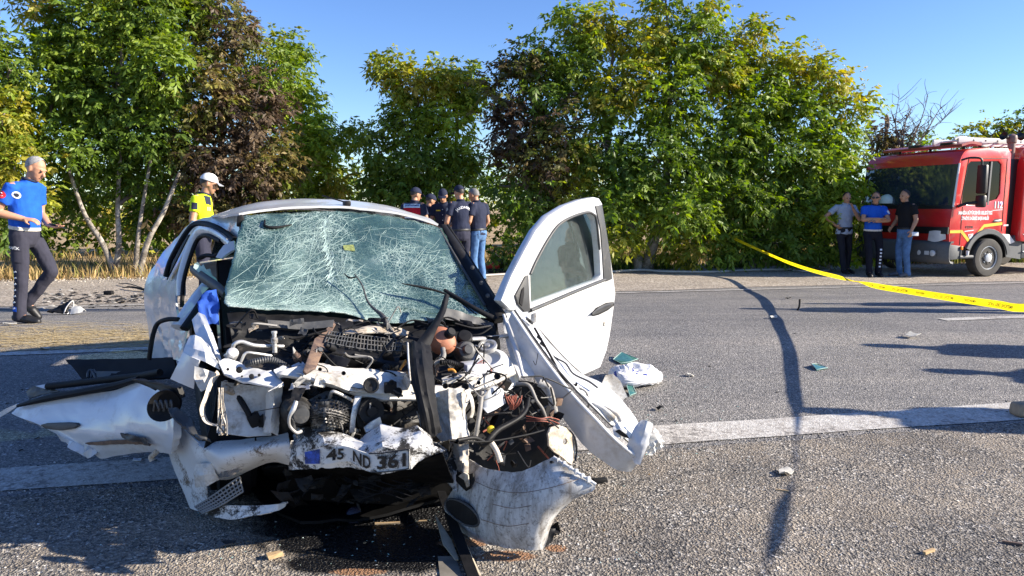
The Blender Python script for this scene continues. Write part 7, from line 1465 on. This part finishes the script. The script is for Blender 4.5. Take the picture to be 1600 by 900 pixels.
# ================================================================== cordon tape
TAPE = M('yellow_tape', (.80, .62, .01), .38, var=.06, vs=10)
_t = TAPE.node_tree; _tr = nd(_t, 'ShaderNodeBsdfTranslucent', inp={0: (.85, .68, .01, 1)}); _mx = nd(_t, 'ShaderNodeMixShader', inp={0: .5}); _t.links.new(_t.nodes['Principled BSDF'].outputs[0], _mx.inputs[1]); _t.links.new(_tr.outputs[0], _mx.inputs[2]); _t.links.new(_mx.outputs[0], _t.nodes['Material Output'].inputs[0])
TINK = M('tape_ink', (.06, .05, .02), .5)
def tape(name, ctl, twist, width, label, texts=(), seg=160):
    pts = catmull([c if isinstance(c, Vector) else P(*c) for c in ctl], seg); V = []; F = []; fr = []
    for i, p in enumerate(pts):
        t = (pts[min(i + 1, seg)] - pts[max(i - 1, 0)]).normalized(); up = Vector((0, 0, 1)); up = (up - t * up.dot(t)).normalized(); sd = t.cross(up).normalized(); a = twist(i / seg)
        u = up * math.cos(a) + sd * math.sin(a); fr.append((p, t, u)); 
        for k in range(5): q = k / 4 - .5; V.append(p + u * q * width + t.cross(u) * (.004 * math.sin(i * .21 + k)))
    for i in range(seg):
        for k in range(4): F.append((i * 5 + k, i * 5 + k + 1, (i + 1) * 5 + k + 1, (i + 1) * 5 + k))
    me = from_py(V, F, name, 60); o = tag(link(name, me, TAPE), label, 'tape')
    cum = [0.0]
    for i in range(seg): cum.append(cum[-1] + (pts[i + 1] - pts[i]).length)
    def at(d):
        i = min(max(int(np.searchsorted(cum, d)) - 1, 0), seg - 1); f = (d - cum[i]) / max(1e-6, cum[i + 1] - cum[i]); p, t, u = fr[i]; p2, t2, u2 = fr[i + 1]; return p.lerp(p2, f), (u.lerp(u2, f)).normalized(), t
    d = .3; k = 0
    while texts and d < cum[-1] - .6:
        tm = text_mesh(texts[k % len(texts)], .034, .0006); xs = [v.co.x for v in tm.vertices]; w_ = max(xs) - min(xs)
        for side in (1, -1):
            me2 = tm.copy()
            for v in me2.vertices:
                p, u, t = at(d + w_ / 2 + v.co.x * 1.0); nn = t.cross(u); nn = nn if nn.dot(CAM - p) > 0 else -nn
                v.co = p + u * (v.co.y * (1 if side == 1 else 1)) + nn * .003 * side
            # the print reads upside down from the road, as the tape hangs turned over
            for v in me2.vertices: pass
            me2.update()
            if side == 1: link('tape_lettering', me2, TINK, o)
        d += w_ + .16; k += 1
    return o
def tw1(t):
    return math.pi + .12 * math.sin(t * 9) + 1.1 * math.exp(-((t - .335) / .02) ** 2) - 1.0 * min(1, max(0, (t - .63) / .06)) + .25 * math.sin(t * 31) * (t > .66)
tape('cordon_tape', [(1124, 360, 16.2), (1150, 374, 15.8), (1180, 388, 15.3), (1210, 401, 14.65), (1234, 411, 13.45), (1270, 423, 11.5), (1318, 435, 8.85), (1370, 447, 7.5), (1420, 455, 6.75), (1470, 463, 6.15), (1525, 471, 5.6), (1560, 476, 5.3), (1600, 481, 5.0), Vector((3.65, 4.61, .81)), Vector((3.53, 4.01, .83)), Vector((3.41, 3.53, .84)), Vector((3.27, 3.13, .86)), Vector((3.11, 2.74, .86)), Vector((2.99, 2.47, .87)), Vector((2.79, 2.04, .88))], tw1, .056,
     'yellow cordon tape strung from the trees across the road to the right edge', ('OLAY YERİ İNCELEME', 'JANDARMA'))

# ================================================================== things lying about
def flatscrap(name, label, cat, px, py, rx, ry, mat, seed, h=.02, up=.004, n=9, cr=.01):
    rs = np.random.RandomState(seed); c = G(px, py, up); k = c.y / FPX
    pts = []
    for i in range(n):
        a = 2 * math.pi * i / n; r = rs.uniform(.7, 1.15); x = c.x + rx * k * r * math.cos(a); y = c.y + ry * k * 3.2 * r * math.sin(a); pts.append(Vector((x, y, gz(x, y) + up + h * rs.rand() + .006)))
    return tag(plate(name, pts, mat, None, .004, cuts=1, cr=cr, fr=12, seed=seed), label, cat)
TEAL = M('tinted_glass_shard', (.05, .16, .14), .12, var=.3, vs=30, coat=.5); PALEP = M('pale_plastic_scrap', (.50, .48, .42), .6, var=.15, vs=30); WOOD = M('split_wood', (.52, .36, .19), .8, var=.25, vs=25)
def shard(label, pts, tilt):
    c = [G(a, b) for a, b in pts]; o = plate('glass_shard', [p + Vector((0, 0, .012 + t)) for p, t in zip(c, tilt)], TEAL, None, .006, cuts=1, cr=.006, fr=20)
    e = [p + Vector((0, 0, .014 + t)) for p, t in zip(c, tilt)]; tube('shard_edge', e + e[:1], .0025, CRACK, o, smooth_path=False); return tag(o, label, 'glass')
shard('dark teal glass shard lying under the open driver door', [(958, 564), (971, 558), (997, 563), (984, 568), (970, 570)], [.0, .03, .0, .0, .0])
shard('teal glass shard alone on the lane beside the tape shadow', [(1268, 574), (1277, 571), (1293, 577), (1276, 580)], [.015, .0, .0, .0])
shard('small teal glass shard against the plastic bag', [(979, 612), (986, 608), (994, 617), (984, 621)], [.03, .04, .0, .0])
# plastic bag
BAGM = M('thin_white_plastic', (.74, .74, .75), .35, var=.06, vs=12); BAGB = M('blue_print', (.03, .05, .32), .45)
bc0 = G(988, 598); V = []; F = []; nu, nv = 90, 40
def bagpt(a, b, off=0.0):
    e = math.cos(b); z = math.sin(b); x = .20 * e * math.cos(a) * (1 + .12 * math.cos(a)); y = .21 * e * math.sin(a) * (1 - .25 * math.cos(a)); q = Vector((x, y, z)); d = 1 + .26 * crump(q, 7, 3) + .10 * crump(q, 20, 5)
    hgt = .075 + .02 * math.sin(a * 2 + 1); return bc0 + Vector((x * (.85 + .15 * d), y * (.85 + .15 * d), max(.0, hgt * (z * d) + .05))) + Vector((0, 0, off))
for i in range(nv + 1):
    for j in range(nu): V.append(bagpt(2 * math.pi * j / nu, -math.pi / 2 + math.pi * i / nv))
for i in range(nv):
    for j in range(nu): F.append((i * nu + j, i * nu + (j + 1) % nu, (i + 1) * nu + (j + 1) % nu, (i + 1) * nu + j))
bag = tag(link('plastic_bag', from_py(V, F, 'plastic_bag', 30), BAGM), 'crumpled white plastic bag with blue print beside the torn front wing', 'bag')
def bag_on(x, y):
    """point on the bag's camera-side slope, x across, y up the slope"""
    from mathutils.bvhtree import BVHTree
    if not hasattr(bag_on, 'bv'): bag_on.bv = BVHTree.FromPolygons([v.co[:] for v in bag.data.vertices], [p.vertices[:] for p in bag.data.polygons])
    o = bc0 + Vector((x, y, .5)); d_ = Vector((0, .35, -1)).normalized(); h_ = bag_on.bv.ray_cast(o - d_ * .1, d_, 2)
    return (h_[0] if h_[0] is not None else bc0 + Vector((x, y, .08))) + Vector((0, -.002, .003))
tm = text_mesh('LC', .085, .002)
for v in tm.vertices: a = R(145); x, y = v.co.x, v.co.y; v.co = bag_on(-.005 + (x * math.cos(a) - y * math.sin(a)) * .8, -.22 + (x * math.sin(a) + y * math.cos(a)) * 1.1)
tm.update(); link('bag_lettering', tm, BAGB, bag)
for (x0, y0, x1, y1) in ((.06, -.28, .085, -.262), (-.15, -.30, -.135, -.22)):
    link('bag_print', from_py([bag_on(x0 + (x1 - x0) * (i / 4), y0 + (y1 - y0) * (j / 4)) for i in range(5) for j in range(5)], [(i * 5 + j, i * 5 + j + 1, i * 5 + j + 6, i * 5 + j + 5) for i in range(4) for j in range(4)], 'p'), BAGB, bag)
flatscrap('plastic_scrap', 'pale grey plastic scrap on the lane right of the tape shadow', 'scrap', 1424, 528, 16, 3, PALEP, 3, .05)
flatscrap('plastic_scrap', 'pale scrap with curled edge in the tape shadow on the gravel', 'scrap', 1227, 742, 12, 5, PALEP, 4, .03)
flatscrap('plastic_scrap', 'small pale scrap beside the tape shadow on the far lane', 'scrap', 1208, 498, 8, 1.6, PALEP, 5, .03)
flatscrap('plastic_scrap', 'small white scrap in the near lane left of the tape shadow', 'scrap', 1078, 588, 6, 1.6, PALEP, 6, .02)
flatscrap('rubber_scrap', 'black scrap on the near lane beyond the torn wing', 'scrap', 1031, 641, 8, 2.2, RUBBER, 7, .02)
flatscrap('rubber_scrap', 'black crumb on the far lane above the tape shadow', 'scrap', 1231, 468, 5, 1, RUBBER, 8, .02)
flatscrap('rubber_scrap', 'flat dark scrap on the gravel left of the oil stain', 'scrap', 355, 853, 16, 4, GREYP, 9, .02)
flatscrap('rubber_scrap', 'torn black flap on the gravel under the driver side bumper corner', 'scrap', 862, 836, 14, 6, RUBBER, 10, .05)
flatscrap('plastic_scrap', 'white paint flake on the shaded road below the hanging door', 'scrap', 215, 722, 7, 2, INKW, 11, .01)
flatscrap('plastic_scrap', 'pale flake on the dusty road in front of the walking man', 'scrap', 72, 547, 10, 1.6, PALEP, 12, .02)
flatscrap('plastic_scrap', 'tan flat scrap by the shoe of the walking man', 'scrap', 14, 508, 12, 2, PALEP, 13, .02)
p = G(1246, 485); tag(tube('black_stick', [p, p + Vector((.02, 0, .05)), p + Vector((.03, .02, .13))], .012, RUBBER), 'short black peg standing on the far lane', 'stick')
def chip(label, px, py, L, wd, th, ang, mat=WOOD):
    c = G(px, py, th / 2 + .004); d = Vector((math.cos(ang), math.sin(ang), .03)); s_ = Vector((-math.sin(ang), math.cos(ang), 0))
    bm = boxm(c, d * L, s_ * wd, Vector((0, 0, th)), .0)
    for v in bm.verts: v.co += Vector((noise.noise(v.co * 40), noise.noise(v.co * 51), .3 * noise.noise(v.co * 33))) * wd * .5
    return tag(link('wood_chip', bm_mesh(bm, 'wood_chip'), mat), label, 'wood chip')
chip('pale wood splinter on the gravel at the lower right', 1452, 865, .06, .014, .012, .4); chip('light wood chunk on the gravel below the oil stain', 429, 872, .05, .03, .02, .5)
chip('thin straw splinter beside the tape shadow on the gravel', 1222, 768, .06, .006, .006, -.4); chip('brown splinter on the gravel near the right edge', 1582, 852, .07, .012, .01, -.5, RUST)
chip('forked tan splinter lying in the black oil', 605, 820, .11, .008, .008, .0); chip('thin tan splinter in the oil next to the rubber strip', 658, 816, .05, .005, .005, .05)
lathe('lamp_cap', G(553, 815, .03), Vector((.1, -.9, .45)), [(.030, -.015), (.036, -.006), (.036, .004), (.030, .01), (.012, .013), (0, .013)], M('violet_cap', (.035, .03, .05), .3, var=.2), None, 24); tag(bpy.data.objects['lamp_cap'], 'round dark violet cap lying in the oil under the plate', 'cap')
# rubber strip and slats that slid out under the bumper
a, b = G(690, 800, .10), G(745, 918, .012)
sl = tag(sheet('rubber_strip', [[a + Vector((-.02, 0, 0)), a + Vector((.018, 0, .0))], [a.lerp(b, .5) + Vector((-.022, 0, 0)), a.lerp(b, .5) + Vector((.02, 0, 0))], [b + Vector((-.024, 0, 0)), b + Vector((.022, 0, 0))]], RUBBER, None, .014, 6, 16, cr=.004, fr=9), 'black rubber strip slanting from the bumper to the gravel', 'strip')
tag(plate('thin_slat', [G(680, 820, .05), G(688, 832, .045), G(706, 855, .03), G(717, 878, .012), G(712, 879, .012), G(692, 860, .03)], M('pale_lath', (.40, .34, .25), .7, var=.2, vs=20), None, .006), 'pale pointed lath beside the rubber strip', 'lath')
tag(tube('thin_slat', [G(711, 838, .05), G(722, 856, .035), G(734, 876, .02), G(748, 905, .012)], .010, M('tan_trim', (.42, .36, .27), .6, var=.2, vs=20), None, prof=(1, .5)), 'tan trim strip along the right side of the rubber strip', 'trim strip')
tag(plate('floor_tile', [G(684, 872, .008), G(712, 872, .008), G(722, 905, .008), G(688, 908, .008)], M('worn_grey_tile', (.16, .145, .12), .8, var=.3, vs=16), None, .006), 'worn grey square scrap at the foot of the rubber strip', 'scrap')
# broken lamp on the road at the left
lc = G(100, 492)
lamp = empty('broken_headlamp', lc, 0, 'broken headlamp with black housing lying in front of the walking man', 'headlamp')
sheet('housing', [[lc + Vector((-.20, .0, .02)), lc + Vector((-.02, -.02, .02)), lc + Vector((.06, -.02, .02))], [lc + Vector((-.17, .06, .05)), lc + Vector((-.02, .05, .10)), lc + Vector((.06, .04, .12))], [lc + Vector((-.12, .10, .05)), lc + Vector((.02, .10, .15)), lc + Vector((.08, .08, .17))]], RUBBER, lamp, .02, 12, 10, cr=.02, fr=14)
tube('bezel', [lc + Vector(q) for q in ((.02, -.03, .02), (.04, .0, .10), (.085, .06, .17), (.09, .04, .06), (.05, -.02, .015))], .008, ALU, lamp)
sheet('lens', [[lc + Vector((.09, -.02, .01)), lc + Vector((.16, -.02, .02)), lc + Vector((.22, .0, .03))], [lc + Vector((.09, .03, .09)), lc + Vector((.17, .03, .10)), lc + Vector((.23, .04, .06))], [lc + Vector((.10, .10, .05)), lc + Vector((.17, .10, .06)), lc + Vector((.22, .09, .03))]], M('milky_lens', (.50, .50, .48), .25, var=.15, vs=20), lamp, .005, 10, 8, cr=.01, fr=15)
for i, (q, lb) in enumerate(([(188, 447, 'upper black trim bar on the far lane behind the broken headlamp'), ] and [((186, 446, 222, 452), 'thin dark trim bar on the far side, uppermost of the two'), ((192, 452, 236, 458), 'thick black trim bar near the rear of the car, lower of the two')])):
    a, b = G(q[0], q[1], .03), G(q[2], q[3], .03); tag(tube('trim_bar', [a, a.lerp(b, .4) + Vector((0, 0, .03)), b], [.012, .03, .035] if i else [.01, .018, .01], RUBBER if i else GREYP, None, prof=(1, .6)), lb, 'trim bar')
tag(box('black_block', G(170, 461, .04), (.13, 0, 0), (0, .08, 0), (0, .0, .06), RUBBER, None, .006), 'small black block on the road between the walking man and the car', 'block')
# scattered crumbs and straw: uncountable
rs = np.random.RandomState(55); V = []; F = []; CC = []
def crumbs(n, fpx, fpy, smin, smax, cols):
    for _ in range(n):
        px, py = fpx(), fpy(); c = G(px, py, .004); s_ = rs.uniform(smin, smax); o = len(V); an = rs.rand() * 6.28; d = Vector((math.cos(an), math.sin(an), rs.uniform(-.1, .3))) * s_; e = Vector((-math.sin(an), math.cos(an), rs.uniform(-.2, .3))) * s_ * rs.uniform(.2, .7); t = Vector((0, 0, s_ * rs.uniform(.15, .5)))
        V.extend([c - d - e, c + d - e, c + d * .8 + e, c - d * .7 + e, c + t]); F.extend([(o, o + 1, o + 4), (o + 1, o + 2, o + 4), (o + 2, o + 3, o + 4), (o + 3, o, o + 4)])
        CC.extend([cols[rs.randint(len(cols))]] * 5)
dark = [(.012, .012, .013), (.02, .02, .022), (.05, .05, .052), (.30, .29, .27), (.012, .012, .012), (.09, .085, .08)]
crumbs(260, lambda: rs.uniform(70, 245), lambda: rs.normal(466, 6), .015, .07, dark)
crumbs(60, lambda: rs.uniform(0, 245), lambda: rs.uniform(447, 485), .01, .05, dark)
crumbs(90, lambda: rs.uniform(0, 260), lambda: rs.uniform(600, 730), .005, .018, [(.35, .36, .38), (.5, .5, .5), (.02, .02, .02)])
crumbs(70, lambda: rs.uniform(900, 1600), lambda: rs.uniform(460, 680), .005, .018, [(.02, .02, .02), (.35, .33, .3), (.1, .09, .08)])
crumbs(70, lambda: rs.uniform(0, 1600), lambda: rs.uniform(690, 890), .003, .009, [(.02, .02, .02), (.42, .38, .3), (.6, .6, .58), (.3, .2, .1)])
crumbs(520, lambda: rs.normal(620, 260), lambda: rs.uniform(700, 885), .002, .006, [(.45, .56, .53), (.6, .62, .6), (.25, .4, .37), (.02, .02, .02)])
crumbs(500, lambda: rs.normal(1000, 90), lambda: rs.uniform(560, 720), .003, .008, [(.45, .56, .53), (.6, .62, .6), (.25, .4, .37), (.02, .02, .02)])
me = from_py(V, F, 'debris_crumbs'); at = me.color_attributes.new('Col', 'FLOAT_COLOR', 'POINT'); at.data.foreach_set('color', np.array([list(c) + [1] for c in CC], np.float32).ravel())
tag(link('debris_crumbs', me, STONE), 'crumbs of plastic and glass scattered over the road', 'debris', kind='stuff')
V = []; F = []; CC = []
for _ in range(1300):
    px, py = rs.uniform(-30, 240), rs.normal(528, 12)
    if not 500 < py < 552: continue
    c = G(px, py, .006); an = rs.normal(.15, .45); L = rs.uniform(.03, .16); d = Vector((math.cos(an), math.sin(an), rs.uniform(-.05, .1))) * L; e = Vector((-math.sin(an), math.cos(an), 0)) * .0035; o = len(V)
    V.extend([c - d - e, c + d - e, c + d + e, c - d + e]); F.append((o, o + 1, o + 2, o + 3)); cc = ((.55, .42, .2), (.45, .33, .15), (.62, .5, .28))[rs.randint(3)]; CC.extend([cc] * 4)
me = from_py(V, F, 'straw'); at = me.color_attributes.new('Col', 'FLOAT_COLOR', 'POINT'); at.data.foreach_set('color', np.array([list(c) + [1] for c in CC], np.float32).ravel())
tag(link('straw', me, STONE), 'loose straw lying on the dusty road left of the car', 'straw', kind='stuff')
# hoses and tools on the far shoulder
HOSE = M('flat_pale_hose', (.50, .47, .42), .8, var=.12, vs=8)
tag(tube('fire_hose', [G(735, 434, .03), G(830, 429, .03), G(930, 428, .03), G(1000, 425.5, .05), G(1035, 427, .04), G(1110, 427, .03), G(1170, 424, .03), G(1235, 423, .03)], .045, HOSE, None, prof=(1.2, .6), seg=60), 'pale flat hose laid along the far shoulder', 'hose')
tag(tube('fire_hose', [G(1240, 424, .02)] + [G(1268 + 26 * math.cos(a), 423 + 3.4 * math.sin(a), .03) for a in [R(200 + 40 * i) for i in range(9)]], .035, HOSE, None, prof=(1.2, .6), seg=60), 'pale hose coil on the shoulder by the man holding his chin', 'hose')
rt = empty('rescue_tool', G(775, 425), 0, 'red and black hydraulic rescue tool on the verge behind the man in jeans', 'rescue tool')
tube('tool_body', [G(762, 424, .10), G(772, 425, .14), G(778, 426, .12)], [.05, .08, .05], M('tool_red', (.5, .03, .02), .4), rt); tube('tool_arm', [G(776, 421, .12), G(783, 423, .20), G(770, 418, .38)], .03, TORG, rt); tube('tool_grip', [G(764, 427, .05), G(790, 428, .05)], .05, RUBBER, rt)
tag(tube('hydraulic_hose', [G(782, 425, .04), G(796, 424, .05), G(815, 425, .04)], .03, M('tool_blue', (.05, .25, .45), .5), None), 'blue hydraulic hose beside the rescue tool', 'hose')
tag(tube('fallen_branch', [G(770, 421, .35), G(790, 424, .15), G(803, 426, .04)], [.04, .05, .04], TWIG, None), 'bare fallen branch leaning on the verge behind the rescue tool', 'branch')
cs = empty('tool_case', G(885, 424), 0, 'red tool case on the verge, seen through the window of the open door', 'case')
cc_ = G(885, 424); box('case_body', cc_ + Vector((0, 0, .2)), (.48, 0, 0), (0, .3, 0), (0, 0, .36), M('case_red', (.50, .03, .04), .5), cs, .02); box('case_lid', cc_ + Vector((0, 0, .40)), (.50, 0, 0), (0, .32, 0), (0, 0, .05), M('case_red', (.5, .03, .04), .5), cs, .015)
# ================================================================== hidden wreck underside, rests on the road; tray and sills added to block sun
sheet('undertray', [[CAR(-.50, l, .06 + .02 * math.sin(l * 9)) for l in (-.45, -.1, .25, .6)], [CAR(-.3, l, .04) for l in (-.5, -.1, .25, .62)], [CAR(-.1, l, .10) for l in (-.6, -.1, .25, .66)], [CAR(.3, l, .16) for l in (-.62, -.1, .25, .66)]], OIL_SHADE, car, .012, 14, 14, cr=.02, fr=7)
for l in (-.74, .74): box('sill', CAR(.95, l, .22), ER * 1.9, EL * .08, (0, 0, .26), WHITE if l > 0 else BLACKP, car, .02)
box('exhaust_box', CAR(2.5, .2, .17), ER * .5, EL * .8, (0, 0, .18), IRON, car, .04); box('fuel_tank', CAR(1.7, 0, .17), ER * .6, EL * 1.1, (0, 0, .14), CABIN, car, .04)
sheet('radiator', [CSs(-.45, (450, 690), (560, 690), (700, 690)), CSs(-.40, (450, 780), (560, 785), (710, 790))], OIL_SHADE, car, .04, 10, 8, cr=.02, fr=8)
sheet('rear_bumper', [[CAR(3.06, l, z) for l in (-.7, 0, .7)] for z in (.55, .35, .18)], WHITE, car, .02, 8, 5)
